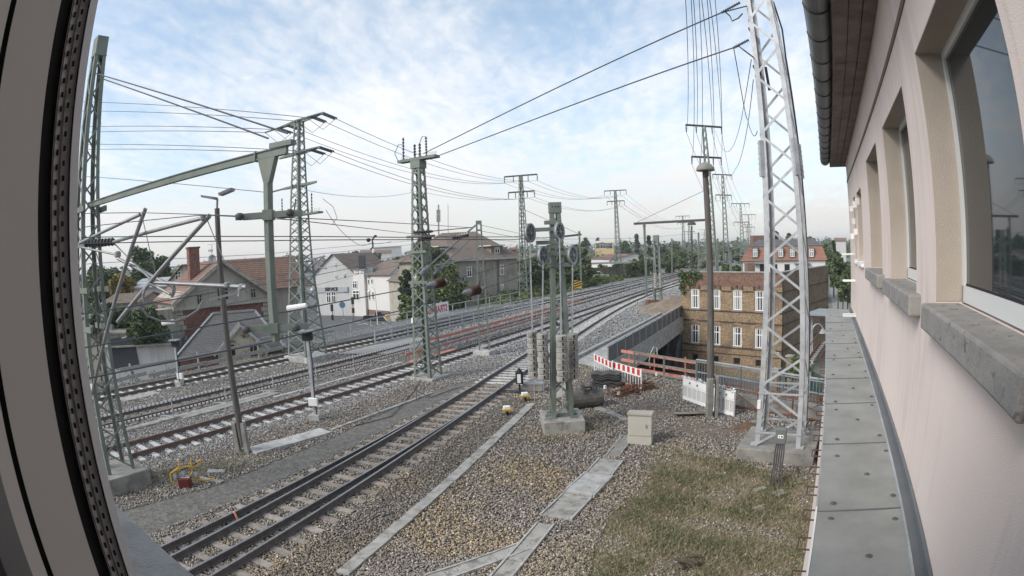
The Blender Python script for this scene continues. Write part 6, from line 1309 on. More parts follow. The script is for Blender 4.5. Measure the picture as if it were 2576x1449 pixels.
# ================================================================== vehicles
def car(label, loc, ang, m, ln=4.6, wd=1.85, pick=False):
    t = thing('car', loc, label, 'car', rz=ang); I = WM(t)
    def pr(name, prof, w0, mt, parent=t, inset=0.0):
        V = [(x, s * (w0 / 2 - (inset if z > .95 else 0)), z) for s in (-1, 1) for x, z in prof]; n = len(prof)
        return MB().add([I @ Vector(v) for v in V], [tuple(range(n - 1, -1, -1)), tuple(range(n, 2 * n))] + [(i, (i + 1) % n, n + (i + 1) % n, n + i) for i in range(n)]).build(name, mt, parent, bevel=.04)
    x = ln / 2
    pr('body', [(-x, .35), (x, .35), (x, .75), (x - .9, .98), (-x + .1, 1.0), (-x, .9)], wd, m)
    if pick: pr('cabin', [(-.4, .98), (1.25, .98), (.7, 1.65), (-.25, 1.68)], wd - .1, m, inset=.18); pr('side_glass', [(-.3, 1.05), (1.05, 1.05), (.62, 1.55), (-.2, 1.57)], wd - .06, M['glass'], inset=.16)
    else: pr('cabin', [(-x + .25, .98), (1.25, .98), (.55, 1.6), (-x + .6, 1.62)], wd - .1, m, inset=.18); pr('side_glass', [(-x + .45, 1.05), (1.05, 1.05), (.5, 1.5), (-x + .7, 1.5)], wd - .06, M['glass'], inset=.16)
    for sx in (-x + .85, x - .85):
        for sy in (-1, 1):
            wo_ = MB().lathe((0, 0, 0), [(.2, -.1), (.33, -.1), (.34, 0), (.33, .1), (.2, .1)], 18, 'y').build('wheel', M['black']); wo_.parent = t; wo_.matrix_basis = Matrix.Translation((sx, sy * (wd / 2 - .1), .34))
            rm_ = MB().lathe((0, 0, 0), [(.2, -.11), (.2, .11)], 14, 'y').build('rim', M['galv']); rm_.parent = wo_
    for sy in (-1, 1):
        for sx, mt in ((x - .02, 'white'), (-x + .02, 'red')): o = MB().box((sx, sy * (wd / 2 - .25), .72), (.06, .35, .16)).build('headlight' if mt == 'white' else 'tail_light', M[mt]); o.parent = t
    return t
cb_ = G(952, 806, TL); car('dark pickup car on the street beside the white lamp', cb_, R(-4), mat('black_car_paint', (.02, .021, .024), rough=.25), 5.2, 1.95, True)
car('white car parked in the carport beyond the tracks', P(1500, 712, 118) * 1.0 if False else Vector((P(1500, 712, 118).x, P(1500, 712, 118).y, .2)), R(20), mat('white_car_paint', (.62, .62, .62), rough=.3), 5.0, 2.0)
t = thing('carport', P(1488, 700, 120), 'carport with white pillar and flat roof behind the far tracks', 'carport'); a = P(1476, 712, 120); a.z = 0
MB().box(a + Vector((0, 0, 1.6)), (1.6, .6, 3.4)).build('pillar', M['plasterg'], t); MB().box(a + Vector((4.5, 1, 3.4)), (10, 5, .35)).build('roof', M['greyst'], t); MB().box(a + Vector((4.5, 3.4, 1.2)), (9, .2, 2.4)).build('back_wall', M['greyp'], t)
t = thing('delivery_van', G(1000, 830, TL), 'white van roof with red rear corner showing above the railing', 'van'); c = P(996, 815, 60); c.z = TL
va = R(-62)
MB().box(c + Vector((0, 0, 1.5)), (2.1, 5.2, 2.2), va).build('body', M['white'], t, bevel=.08); MB().box(c + Vector((-1.2, -2.3, 1.75)), (.5, .9, .8), va).build('rear_corner', M['red'], t)
for sx in (-1, 1):
    for sy in (-1.6, 1.6): o = MB().lathe((0, 0, 0), [(.2, -.12), (.36, -.12), (.36, .12), (.2, .12)], 16, 'x').build('wheel', M['black']); o.parent = t; o.matrix_basis = WM(t).inverted() @ Matrix.Translation(c + Vector((0, 0, .36))) @ Matrix.Rotation(va, 4, 'Z') @ Matrix.Translation((sx * .95, sy, 0))
t = thing('site_container', P(866, 845, 50), 'blue ribbed site container below the left railing', 'container'); c = P(858, 850, 52); c.z = TL
MB().box(c + Vector((0, 0, 1.85)), (4.2, 2.4, 3.2), R(25)).build('body', M['blue'], t)
for k in range(14): MB().box(c + Vector((math.cos(R(25)) * (-1.95 + .3 * k) + .51, math.sin(R(25)) * (-1.95 + .3 * k) - 1.1, 1.85)), (.1, .06, 3.0), R(25)).build('rib', M['blue'], t)
# banner on the far railing, seen from behind
bn_a, bn_b = onface(T(-34.15, 0), TD, 1073, 787), onface(T(-34.15, 0), TD, 1128, 772)
t = thing('banner', bn_a, 'white banner with mirrored red lettering tied to the far railing', 'banner'); bn_a.z = bn_b.z = 0
MB().hexa([p + Vector((0, 0, z)) + TN * o for z in (.35, 1.65) for p, o in ((bn_a, 0), (bn_b, 0), (bn_b, .02), (bn_a, .02))]).build('cloth', M['white'], t)
tcu = bpy.data.curves.new('banner_text', 'FONT'); tcu.body = 'STRABAG'; tcu.align_x = 'CENTER'; tcu.align_y = 'CENTER'; tcu.size = 1.0; tcu.offset = .025; tcu.extrude = .004
c = (bn_a + bn_b) / 2 + TN * .03 + Vector((0, 0, .98)); to_ = textobj(tcu, 'lettering', M['red'], t, c, (bn_b - bn_a), True)
wd_ = to_.dimensions.x if to_.dimensions.x > .1 else max(v.co.x for v in to_.data.vertices) - min(v.co.x for v in to_.data.vertices); k_ = (bn_b - bn_a).length * .86 / wd_; to_.data.transform(Matrix.Scale(k_, 4, (1, 0, 0)))
# hazard board
b = G(1440, 742); t = thing('hazard_board', b, 'black and yellow striped hazard board on a leaning post', 'sign'); d = math.hypot(b.x, b.y); c = P(1453, 715, d); MB().bar(b, c, .08, .05).build('post', M['yellow'], t); MB().box(c, (1.0, .05, 1.15)).build('board', M['yellow'], t)
for k in range(3): MB().bar(c + Vector((-.5 + .0 * k, -.035, -.45 + .36 * k)), c + Vector((.5, -.035, -.1 + .36 * k)), .012, .16).build('stripe', M['black'], t)
# ================================================================== track side signals
def post_signal(label, base, dk, bxp, tube, dist):
    b = G(*base); t = thing('track_signal_post', b, label, 'signal post'); d = math.hypot(b.x, b.y); p1 = P(dk[0], dk[1], d)
    MB().box(b + Vector((0, 0, .12)), (.45, .45, .28)).build('base_block', M['concn'], t, bevel=.02); MB().bar(b + Vector((0, 0, .2)), p1, .14, .12).build('post', M['galv'], t); MB().box(p1, (.42, .26, .34)).build('lamp_box', M['black'], t, bevel=.03); MB().box(p1 + Vector((0, -.02, .22)), (.62, .5, .05)).build('lamp_cover', M['greyst'], t)
    c = P(bxp[0], bxp[1], d - .1); MB().box(c, (.40, .18, .34)).build('terminal_box', M['white'], t, bevel=.02); MB().tube([p1 + Vector((.1, -.1, -.1)), p1.lerp(b, .3) + Vector((.16, -.1, 0)), p1.lerp(b, .7) + Vector((.1, -.1, 0)), b + Vector((.1, -.1, .1))], .03, 6).build('cable', M['dark'], t)
    q = P(tube[0], tube[1], d - .3); MB().tube([p1, q], .035, 6).build('bracket', M['greyst'], t); MB().tube([q + Vector((-.42, -.02, -.03)), q + Vector((.42, .02, .05))], .13, 12).build('lamp_tube', M['white'], t, smooth=False)
post_signal('white track signal post beside the far track near the plank fence', (452, 970), (440, 865), (453, 946), (423, 812), 0)
post_signal('white track signal post beside the red track with small concrete foot', (795, 1056), (773, 846), (788, 1011), (747, 774), 0)
# point lamp and motor at the switch
b = G(1308, 988); t = thing('point_lamp', b, 'black point lantern with a white pane beside the switch', 'point signal'); MB().box(b + Vector((0, 0, .06)), (.5, .4, .12)).build('base', M['dark'], t); MB().bar(b, b + Vector((0, 0, .4)), .09, .09).build('stem', M['black'], t); MB().box(b + Vector((0, 0, .72)), (.36, .32, .55)).build('lantern', M['black'], t, bevel=.03); MB().box(b + Vector((-.02, -.165, .72)), (.17, .02, .42)).build('white_pane', M['white'], t); MB().lathe(b + Vector((0, 0, 1.0)), [(.16, 0), (.1, .1), (.06, .12), (.06, .18)], 12).build('chimney', M['black'], t)
b = G(1342, 984); t = thing('point_motor', b, 'grey point motor box next to the black lantern', 'point motor'); MB().box(b + Vector((0, 0, .2)), (.95, .5, .34), R(-8)).build('housing', M['concd'], t, bevel=.04); MB().box(b + Vector((0, 0, .40)), (.99, .54, .06), R(-8)).build('lid', M['greyst'], t); MB().bar(b + Vector((-.4, 0, .1)), Vector((fd(26.1), 26.1, .1)), .05, .04).build('throw_rod', M['dark'], t); MB().bar(b + Vector((-.4, -.3, .1)), Vector((fd(25.7), 25.7, .1)), .05, .04).build('throw_rod', M['dark'], t)
for u, v, lab in ((1277, 1046, 'yellow and white terminal box by the trough of the near track'), (1322, 1010, 'yellow and white terminal box right by the point lantern')):
    b = G(u, v); t = thing('terminal_box', b, lab, 'terminal box'); MB().box(b + Vector((0, 0, .12)), (.10, .10, .24)).build('stem', M['black'], t); MB().box(b + Vector((0, 0, .27)), (.40, .30, .07), R(12)).build('tray', M['yellow'], t); MB().box(b + Vector((-.02, 0, .36)), (.27, .22, .12), R(12)).build('cover', M['white'], t, bevel=.02)
# beige cabinet
cL, cR = G(1578, 1119), G(1638, 1122); ca = math.atan2(cR.y - cL.y, cR.x - cL.x); cw = (cR - cL).length; cx_ = Vector((math.cos(ca), math.sin(ca), 0)); cy_ = Vector((-cx_.y, cx_.x, 0)); cc = (cL + cR) / 2 + cy_ * .2
t = thing('equipment_cabinet', cc, 'beige equipment cabinet standing at the end of the cable trough', 'cabinet')
ch_ = ZT((cL + cR) / 2, 1608, 1040); MB().box(cc + Vector((0, 0, .15)), (cw, .36, .34), ca).build('plinth', M['cabinet'], t); MB().box(cc + Vector((0, 0, .33 + (ch_ - .42) / 2)), (cw - .01, .35, ch_ - .42), ca).build('door', M['cabinet'], t, bevel=.012); MB().box(cc + Vector((0, 0, ch_ - .045)), (cw + .05, .42, .09), ca).build('lid', M['plaster'], t, bevel=.02); MB().box(cc - cy_ * .216 + cx_ * .22 + Vector((0, 0, .7)), (.03, .02, .12), ca).build('handle', M['greyst'], t)
# excavator bucket
bc = G(1474, 1030) + Vector((.05, .35, .42)); t = thing('excavator_bucket', bc - Vector((0, 0, .42)), 'worn grey excavator bucket lying behind the counterweight mast', 'bucket')
ang = R(12); bxv = Vector((math.cos(ang), math.sin(ang), 0)); byv = Vector((-bxv.y, bxv.x, 0)); prof = [(.42 * math.cos(a), .42 * math.sin(a)) for a in np.linspace(R(-200), R(70), 14)]
V = []; F = []
for s_ in (-.62, .62):
    for r_ in (1.0, .92): V += [bc + bxv * s_ + byv * -x * r_ + Vector((0, 0, z * r_)) for x, z in prof]
n_ = len(prof)
for k in range(n_ - 1): F += [(k, k + 1, 2 * n_ + k + 1, 2 * n_ + k), (n_ + k + 1, n_ + k, 3 * n_ + k, 3 * n_ + k + 1)]
F += [(0, 2 * n_, 3 * n_, n_), (n_ - 1, 2 * n_ - 1, 4 * n_ - 1, 3 * n_ - 1)]
MB().add(V, F).build('shell', mat('worn_bucket_steel', (.085, .08, .075), (.15, .14, .13), 4, .7, c3=(.17, .10, .07), c3scale=3), t)
for s_ in (-.63, .63):
    pts = [bc + bxv * s_ + byv * -x + Vector((0, 0, z)) for x, z in prof]; pts2 = [p + bxv * (.03 if s_ > 0 else -.03) for p in pts]
    MB().add(pts + pts2, [tuple(range(n_ - 1, -1, -1)), tuple(range(n_, 2 * n_))] + [(i, (i + 1) % n_, n_ + (i + 1) % n_, n_ + i) for i in range(n_)]).build('side_plate', mat('worn_bucket_steel', (.085, .08, .075)), t)
for s_ in (-.2, .2): MB().bar(bc + bxv * s_ - byv * .3 + Vector((0, 0, .25)), bc + bxv * s_ - byv * .2 + Vector((0, 0, .62)), .06, .3).build('hitch_lug', M['dark'], t)
MB().tube([bc + bxv * -.25 - byv * .24 + Vector((0, 0, .5)), bc + bxv * .25 - byv * .24 + Vector((0, 0, .5))], .05, 8).build('hitch_pin', M['dark'], t)
# stack of moulded mats, rebar, loose slab, crate, soil
b = G(1526, 972); t = thing('mat_stack', b, 'stack of dark moulded mats beside the striped barrier', 'mat stack')
for k in range(7):
    V = []; F = []; nx = 18; ang = R(-14) + random.uniform(-.05, .05); ex = Vector((math.cos(ang), math.sin(ang), 0)); ey = Vector((-ex.y, ex.x, 0)); off = Vector((random.uniform(-.08, .08), random.uniform(-.05, .05), 0))
    for dz in (0, .055):
        for j in (-.38, .38):
            for i in range(nx + 1): x = -.68 + 1.36 * i / nx; V.append(b + off + ex * x + ey * j + Vector((0, 0, .05 + .10 * k + dz + .035 * math.sin(x * 9.5))))
    m_ = nx + 1
    for i in range(nx): F += [(i + 1, i, m_ + i, m_ + i + 1), (2 * m_ + i, 2 * m_ + i + 1, 3 * m_ + i + 1, 3 * m_ + i), (i, i + 1, 2 * m_ + i + 1, 2 * m_ + i), (m_ + i + 1, m_ + i, 3 * m_ + i, 3 * m_ + i + 1)]
    F += [(0, 2 * m_, 3 * m_, m_), (nx, m_ + nx, 3 * m_ + nx, 2 * m_ + nx)]
    MB().add(V, F).build('mat', mat('dark_rubber_mat', (.05, .05, .052), (.085, .083, .08), 6, .8), t)
b = G(1592, 985); t = thing('rebar_pile', b, 'pile of rusty steel bars on the gravel by the barrier', 'rebar pile'); ang0 = math.atan2((G(1640, 975) - G(1560, 1003)).y, (G(1640, 975) - G(1560, 1003)).x)
for k in range(30):
    a = ang0 + random.gauss(0, .10) + (.5 if k % 7 == 0 else 0); L_ = random.uniform(1.6, 2.9); c = b + Vector((random.gauss(0, .22), random.gauss(0, .35), .04 + .010 * k)); e = Vector((math.cos(a), math.sin(a), random.uniform(-.02, .02))) * L_ / 2; MB().tube([c - e, c + e], .022, 5).build('steel_bar', M['rust'], t)
for k in range(3): c = b + Vector((.55 + .1 * k, -.1 + .05 * k, .34)); MB().box(c, (.5, .18, .04), ang0 - .6).build('rusty_plate', M['rust'], t)
for u, v in ((1652, 952), (1556, 1000), (1522, 985)): o = MB().box(G(u, v) + Vector((0, 0, .22)), (.10, .08, .16), .4).build('foil_scrap', M['foil']); tag(o, 'small white scrap of foil lying at the rebar pile', 'scrap', 'foil scraps at the rebar pile')
o = MB().box((0, 0, 0), (1.15, .5, .09)).build('loose_slab', M['concd'], bevel=.01); o.location = G(1735, 1046) + Vector((0, 0, .12)); o.rotation_euler = (R(-16), R(3), R(-4)); tag(o, 'loose tilted concrete slab on the gravel by the wooden pole', 'slab')
b = G(1642, 776); t = thing('crate', b, 'rust coloured crate on the ballast beyond the bridge', 'crate')
for dx, dy, sx, sy in ((0, -.55, 1.3, .08), (0, .55, 1.3, .08), (-.62, 0, .08, 1.1), (.62, 0, .08, 1.1)): MB().box(b + Vector((dx, dy, .45)), (sx, sy, .85)).build('side', M['rust'], t)
MB().box(b + Vector((0, 0, .1)), (1.2, 1.1, .12)).build('bottom', M['rust'], t)
def mound(label, c, rx, ry, h, m, name='soil_mound'):
    V = [Vector(c) + Vector((0, 0, h))]; F = []; n = 22; rings = 6
    for r in range(1, rings + 1):
        for k in range(n): a = 2 * math.pi * k / n; f = r / rings; j = 1 + random.uniform(-.12, .12); V.append(Vector(c) + Vector((rx * f * j * math.cos(a), ry * f * j * math.sin(a), h * (1 - f) ** 1.1 * random.uniform(.85, 1.1) - .04)))
    F += [(0, 1 + k, 1 + (k + 1) % n) for k in range(n)]
    for r in range(rings - 1): F += [(1 + r * n + k, 1 + (r + 1) * n + k, 1 + (r + 1) * n + (k + 1) % n, 1 + r * n + (k + 1) % n) for k in range(n)]
    o = MB().add(V, F).build(name, m, smooth=True); return tag(o, label, 'mound')
M['soil'] = mat('brown_soil', (.17, .13, .095), (.26, .21, .16), 1.6, .98, .06, 5)
mound('brown heap of soil against the brick house corner', (16.6, 57.0, 0), 4.2, 4.6, 1.5, M['soil'])
mound('low brown heap of leaves by the rusty fence', G(1880, 1075), 1.0, .7, .22, mat('leaf_litter', (.11, .07, .045), (.17, .11, .07), 8, .98, .04, 30), 'leaf_heap')
# yellow track machine lying by the left mast
b = G(470, 1222); t = thing('track_machine', b, 'small yellow petrol track machine lying beside the left mast', 'machine'); Pm = lambda u, v: P(u, v, math.hypot(b.x, b.y) - .1)
for pts in (((455, 1228), (505, 1222), (500, 1200)), ((430, 1190), (460, 1175), (495, 1172), (505, 1155)), ((428, 1192), (432, 1212), (455, 1215)), ((480, 1155), (484, 1190), (470, 1200)), ((450, 1160), (452, 1185)), ((430, 1190), (448, 1178)), ((470, 1205), (520, 1208), (540, 1203)), ((505, 1155), (495, 1163))):
    MB().tube([Pm(*q) for q in pts], .028, 7).build('frame_tube', M['yellow'], t)
MB().box(Pm(466, 1212), (.42, .36, .34), .3).build('engine', mat('dark_red_engine', (.12, .02, .02), rough=.4), t, bevel=.04); MB().box(Pm(468, 1203), (.3, .26, .12), .3).build('engine_cover', M['plasterg'], t, bevel=.02)
for u, v in ((440, 1200), (460, 1192), (492, 1195)): MB().lathe(Pm(u, v), [(.03, -.06), (.10, -.05), (.10, .05), (.03, .06)], 12, 'y').build('roller', M['greyst'], t)
MB().tube([Pm(452, 1185), Pm(490, 1168), Pm(500, 1160)], .02, 6).build('handle_bar', M['dark'], t)
for u, v, s_, r_ in ((545, 1190, (.6, .25, .05), .35), (530, 1212, (.9, .12, .06), -.15)): o = MB().box((0, 0, 0), s_).build('loose_board', M['plank']); o.location = G(u, v) + Vector((0, 0, .06)); o.rotation_euler = (.06, .03, r_); tag(o, 'weathered board piece on the grit path by the yellow machine', 'board', 'board pieces')
# ================================================================== yard fence above the street
F0, F1, F2 = Vector((6.3, 29.0, 0)), Vector((10.0, 23.2, 0)), Vector((12.6, 18.6, 0))
railing('yard_railing', 'green grey three bar railing at the yard edge above the street', F0, F0.lerp(F1, .62), 0, (.12, .62, 1.1), 1.9, M['green'], .08, .07)
t = thing('bar_fence', F0.lerp(F1, .62), 'grey fence with upright bars along the yard edge', 'fence'); fa0, fa1 = F0.lerp(F1, .62), F2 + (F2 - F1) * .35
pts = [fa0, F1, fa1]
for a, b in zip(pts[:-1], pts[1:]):
    d = b - a; n = int(d.length / .16)
    for z in (.15, .62, 1.12): barobj('rail_bar', a + Vector((0, 0, z)), b + Vector((0, 0, z)), .05, .055, M['greyst'], t)
    barobj('handrail', a + Vector((0, 0, 1.22)), b + Vector((0, 0, 1.22)), .09, .05, M['galv'], t)
    for k in range(n): p = a + d * (k / n); barobj('upright_bar', p + Vector((0, 0, .1)), p + Vector((0, 0, 1.12)), .022, .022, M['greyst'], t)
    for k in range(max(1, int(d.length / 2.0)) + 1): p = a + d * (k / max(1, int(d.length / 2.0))); barobj('post', p, p + Vector((0, 0, 1.2)), .09, .09, M['green'], t)
t = thing('plank_guard', F0, 'salmon red plank guard behind the striped barriers', 'guard rail'); nF = Vector((.84, .54, 0))
ga_, gb2 = Vector((5.6, 30.0, 0)), Vector((8.6, 25.9, 0))
for z in (.98, .5, .12): 
    a, b = ga_ + nF * .25, gb2 + nF * .25; barobj('plank', a + Vector((0, 0, z)), a.lerp(b, .5) + Vector((0, 0, z - .02)), .04, .16, M['redplank'], t); barobj('plank', a.lerp(b, .46) + nF * .05 + Vector((0, 0, z - .03)), b + nF * .05 + Vector((0, 0, z - .06)), .04, .16, M['redplank'], t)
for f in (.1, .45, .85): p = ga_.lerp(gb2, f) + nF * .32; barobj('post', p + Vector((0, 0, -.2)), p + Vector((0, 0, 1.1)), .1, .05, M['redplank'], t)
mb = MB(); c = G(1640, 930) + Vector((0, 0, .0)); mb.tube([c + Vector((-.1, 0, .1)), c + Vector((-.16, 0, .5)), c + Vector((-.05, .0, .95)), c + Vector((.1, 0, 1.25)), c + Vector((.28, 0, 1.18)), c + Vector((.3, 0, .8))], .028, 7); tag(mb.build('hose', M['cream']), 'cream hose looped over the end of the yard railing', 'hose')
ka, kb = Vector((8.9, 21.6, 0)), Vector((12.6, 16.4, 0)); kn = Vector((.0, 0, 0))
o = MB().prism([tuple(q[:2]) for q in (ka, kb, kb + Vector((.35, .25, 0)), ka + Vector((.35, .25, 0)))], -.3, .42).build('low_wall', M['concd'], bevel=.02); tag(o, 'low concrete wall between the rusty fence and bar fence', 'wall')
t = thing('rusty_fence', ka, 'old rusty fence with diagonal rods before the low wall', 'fence'); d = kb - ka; off = Vector((-.35, -.2, 0)); n = 4
for k in range(n + 1):
    p = ka + d * k / n + off; barobj('post', p, p + Vector((0, 0, 1.0)), .06, .06, M['rust'], t)
    if k < n:
        q = ka + d * (k + 1) / n + off; barobj('diagonal_rod', p + Vector((0, 0, .1)), q + Vector((0, 0, .9)), .025, .025, M['rust'], t); barobj('diagonal_rod', p + Vector((0, 0, .9)), q + Vector((0.01, 0.01, .1)), .025, .025, M['rust'], t)
for z in (.1, .78, .95): barobj('rail_bar', ka + off + Vector((0, 0, z)), kb + off + Vector((0, 0, z)), .05, .05, M['rust'], t)
# things in the street beside the brick house
for i, (u, v) in enumerate(((1950, 1000), (1985, 960), (2033, 985))):
    c = G(u, v, TL); c2 = Vector((c.x, c.y, TL)); o = wall_uv(MB().box(c2 + Vector((0, 0, .95)), (.5, .5, 2.3), .6).build('gate_pillar', ob)); tag(o, 'ochre brick gate pillar in front of the brick house', 'pillar', 'gate pillars'); cp_ = MB().box(c2 + Vector((0, 0, 2.15)), (.64, .64, .12), .6).build('pillar_cap', M['conc']); cp_.parent = o
t = thing('green_gate', G(2050, 985, TL), 'dark green slatted gate beside the brick pillars', 'gate')
a, b = G(2035, 985, TL), G(2075, 1010, TL)
for k in range(14): p = a.lerp(b, k / 13); barobj('slat', p, p + Vector((0, 0, 1.7)), .10, .03, mat('green_gate_paint', (.02, .075, .06), rough=.5), t)
for z in (.3, 1.4): barobj('rail_bar', a + Vector((0, 0, z)), b + Vector((0, 0, z)), .05, .06, mat('green_gate_paint', (.02, .075, .06)), t)
t = thing('outdoor_stair', G(2060, 900, TL + 1), 'grey steel stair with hatched sides against the brick house side', 'stair')
s0 = P(2045, 905, 40); s1 = P(2074, 862, 43)
for k in range(9): q = s0.lerp(s1, k / 8); MB().box(q, (1.1, .35, .05), .7).build('tread', M['plank'], t)
for dx in (-.5, .5): MB().bar(s0 + Vector((dx, -.2, .1)), s1 + Vector((dx, -.2, .1)), .05, .3).build('stringer', M['rust'], t); MB().bar(s0 + Vector((dx, -.2, 1.0)), s1 + Vector((dx, -.2, 1.0)), .05, .06).build('handrail', M['rust'], t)
for dx in (-1.2, 1.4): barobj('post', Vector((s1.x + dx, s1.y, TL)), Vector((s1.x + dx, s1.y, s1.z + 2.2)), .12, .12, M['galv'], t)
MB().box(s1 + Vector((0, 0, 2.25)), (3.6, 2.2, .12), .7).build('canopy', M['greyst'], t)
# bits on the grass
t = thing('fallen_branch', G(1735, 1435), 'dark broken branch pieces lying on the grass', 'branch'); bq = G(1735, 1432)
for k in range(9): a = random.uniform(0, 6.28); c = bq + Vector((random.uniform(-.3, .3), random.uniform(-.22, .22), .05 + .02 * k)); e = Vector((math.cos(a), math.sin(a) * .5, random.uniform(-.1, .2))) * random.uniform(.12, .3); MB().tube([c - e, c + Vector((0, 0, .03)), c + e], [.03, .04, .022], 7).build('branch_piece', M['bark'], t)
for u, v, s_, r_ in ((1962, 1244, (.38, .26, .03), .4), (1908, 1282, (.28, .2, .03), .1), (1912, 1235, (.36, .16, .05), .2), (2012, 1218, (.2, .07, .03), 0)): o = MB().box((0, 0, 0), s_).build('stone_plate', M['concd']); o.location = G(u, v) + Vector((0, 0, .05)); o.rotation_euler = (.05, -.04, r_); tag(o, 'flat grey stone piece lying on the worn grass', 'stone', 'stone pieces on the grass')
wire('ground_cable', 'black cable snaking over the ballast by the centre mast foot', [G(860, 1082) + Vector((0, 0, .03)), G(985, 1050) + Vector((0, 0, .05)), G(1040, 990) + Vector((0, 0, .05)), G(1060, 955) + Vector((0, 0, .1))], .016, 0, M['black'], cat='cable')
wire('ground_cable', 'black cable crossing the grit path to the near track', [G(1048, 1010) + Vector((0, 0, .06)), G(1048, 998) + Vector((0, 0, .3)), G(1085, 1002) + Vector((0, 0, .05)), G(1130, 985) + Vector((0, 0, .05)), G(1165, 975) + Vector((0, 0, .05))], .016, 0, M['black'], cat='cable')

for par, p in ((lm, lc(1, 3.3)), (cm, ccn(0, 3.2)), (tw, twc(0, 1.75))): MB().box(p + Vector((0, -.05, 0)), (.11, .04, .28), MA).build('mast_number_plate', M['white'], par)
# ================================================================== vegetation
def np_mesh(name, verts, faces_flat, nper, m, parent=None, cols=None):
    me = bpy.data.meshes.new(name); nv = len(verts); nf = len(faces_flat) // nper
    me.vertices.add(nv); me.vertices.foreach_set('co', np.asarray(verts, np.float32).ravel())
    me.loops.add(nf * nper); me.loops.foreach_set('vertex_index', np.asarray(faces_flat, np.int32))
    me.polygons.add(nf); me.polygons.foreach_set('loop_start', np.arange(0, nf * nper, nper, dtype=np.int32))
    if cols is not None:
        at = me.color_attributes.new('tone', 'FLOAT_COLOR', 'POINT'); at.data.foreach_set('color', np.asarray(cols, np.float32).ravel())
    me.materials.append(m); me.update(); me.validate()
    return link(name, me, parent)
def leaf_cloud(centers, rad, n, size, r_=rng):
    """leaves (two bent triangles each) spread over clumps"""
    c = centers[r_.integers(0, len(centers), n)]; rr = rad[r_.integers(0, len(rad), n)] if hasattr(rad, '__len__') else rad
    d = r_.normal(size=(n, 3)); d /= np.linalg.norm(d, axis=1)[:, None]; d *= (r_.random(n) ** .45)[:, None]
    p = c + d * (np.asarray(rr).reshape(-1, 1) if np.ndim(rr) else rr)
    a = r_.normal(size=(n, 3)); a[:, 2] *= .6; a /= np.linalg.norm(a, axis=1)[:, None]; b = np.cross(a, r_.normal(size=(n, 3))); b /= np.linalg.norm(b, axis=1)[:, None] + 1e-9
    s = size * r_.uniform(.55, 1.3, n)[:, None]; nn = np.cross(a, b) * s * .25
    V = np.stack([p - a * s, p + b * s * .6 + nn, p + a * s, p - b * s * .6 + nn], 1).reshape(-1, 3)
    F = np.arange(n * 4)
    return V, F
def crown_centers(c, rx, ry, rz, n, cone=False, r_=rng):
    if cone:
        h = r_.random(n); k = (1 - h) ** .8; a = r_.random(n) * 6.283; q = np.sqrt(r_.random(n)) * k; return np.stack([c[0] + rx * q * np.cos(a), c[1] + ry * q * np.sin(a), c[2] - rz + 2 * rz * h], 1)
    d = r_.normal(size=(n, 3)); d /= np.linalg.norm(d, axis=1)[:, None]; k = r_.uniform(.45, 1.0, n) ** .6
    P_ = d * k[:, None]; P_[:, 2] = np.where(P_[:, 2] < 0, P_[:, 2] * .85, P_[:, 2])
    lump = 1 + .16 * np.sin(3.1 * d[:, 0] + 5 * d[:, 2]) + .12 * np.sin(6 * d[:, 1] + 2.2 * d[:, 0])
    return np.array(c) + P_ * lump[:, None] * np.array([rx, ry, rz])
def tree(label, u0, u1, vt, vb, d, mat_, n=3500, leaf=.22, cone=False, zg=TL, name='tree', trunk=True, cat='tree', group=None, clumps=None):
    u = (u0 + u1) / 2; top = P(u, vt, d).z; bot = P(u, vb, d).z; c = P(u, (vt + vb) / 2, d); rx = (P(u1, (vt + vb) / 2, d) - P(u0, (vt + vb) / 2, d)).length / 2; rz = (top - bot) / 2
    t = thing(name, (c.x, c.y, zg), label, cat, group); ncl = clumps or max(14, int(n / 90)); C_ = crown_centers(c, rx * .86, rx * .86, rz * .88, ncl, cone); cr = min(rx, rz) * (.30 if not cone else .2)
    V, F = leaf_cloud(C_, cr, n, leaf); V -= np.array((c.x, c.y, zg)); np_mesh('crown', V, F, 4, M[mat_], t)
    if trunk:
        r0 = max(.12, rx * .06); zc = c.z - zg; mb = MB(); W = Vector((c.x, c.y, zg)); mb.tube([W, W + Vector((.05, 0, zc * .5)), W + Vector((0, 0, zc)), W + Vector((.1, 0, zc + rz * .6))], [r0, r0 * .75, r0 * .5, r0 * .15], 8)
        for k in range(5):
            a = k * 1.26 + random.random(); zz = zc - rz * random.uniform(.1, .6); mb.tube([W + Vector((0, 0, zz)), W + Vector((math.cos(a) * rx * .35, math.sin(a) * rx * .35, zz + rz * .4)), W + Vector((math.cos(a) * rx * .7, math.sin(a) * rx * .7, zz + rz * .7))], [r0 * .45, r0 * .3, r0 * .1], 6)
        mb.build('trunk', M['bark'], t)
    return t
tree('big dark leafy tree rising behind the tube brackets', 330, 446, 610, 775, 86, 'leafd', 6500, .34)
tree('dark leafy tree half hidden by the left mast', 205, 322, 655, 790, 78, 'leafd', 4500, .32)
tree('round tree with yellow green leaves left of the brick gable house', 275, 342, 688, 748, 72, 'leafy', 2600, .24)
tree('small spreading tree in front of the grey garage', 318, 424, 772, 878, 47, 'leafd', 5200, .19, zg=-2.2)
tree('dense low bush behind the small spreading tree', 262, 346, 756, 834, 58, 'leafd', 2600, .25)
tree('low hedge bush left beneath the left mast', 216, 262, 790, 850, 55, 'leafd', 1200, .25)
tree('round street tree before the terrace house', 718, 754, 690, 770, 124, 'leaf', 1800, .36)
tree('tall ivy column climbing the grey house corner', 1004, 1036, 648, 800, 74, 'leafd', 3600, .25, trunk=False, name='ivy_column', cat='ivy')
tree('large light green bush growing against the grey house', 1030, 1176, 652, 826, 71, 'leafl', 12000, .23, name='bush', cat='bush')
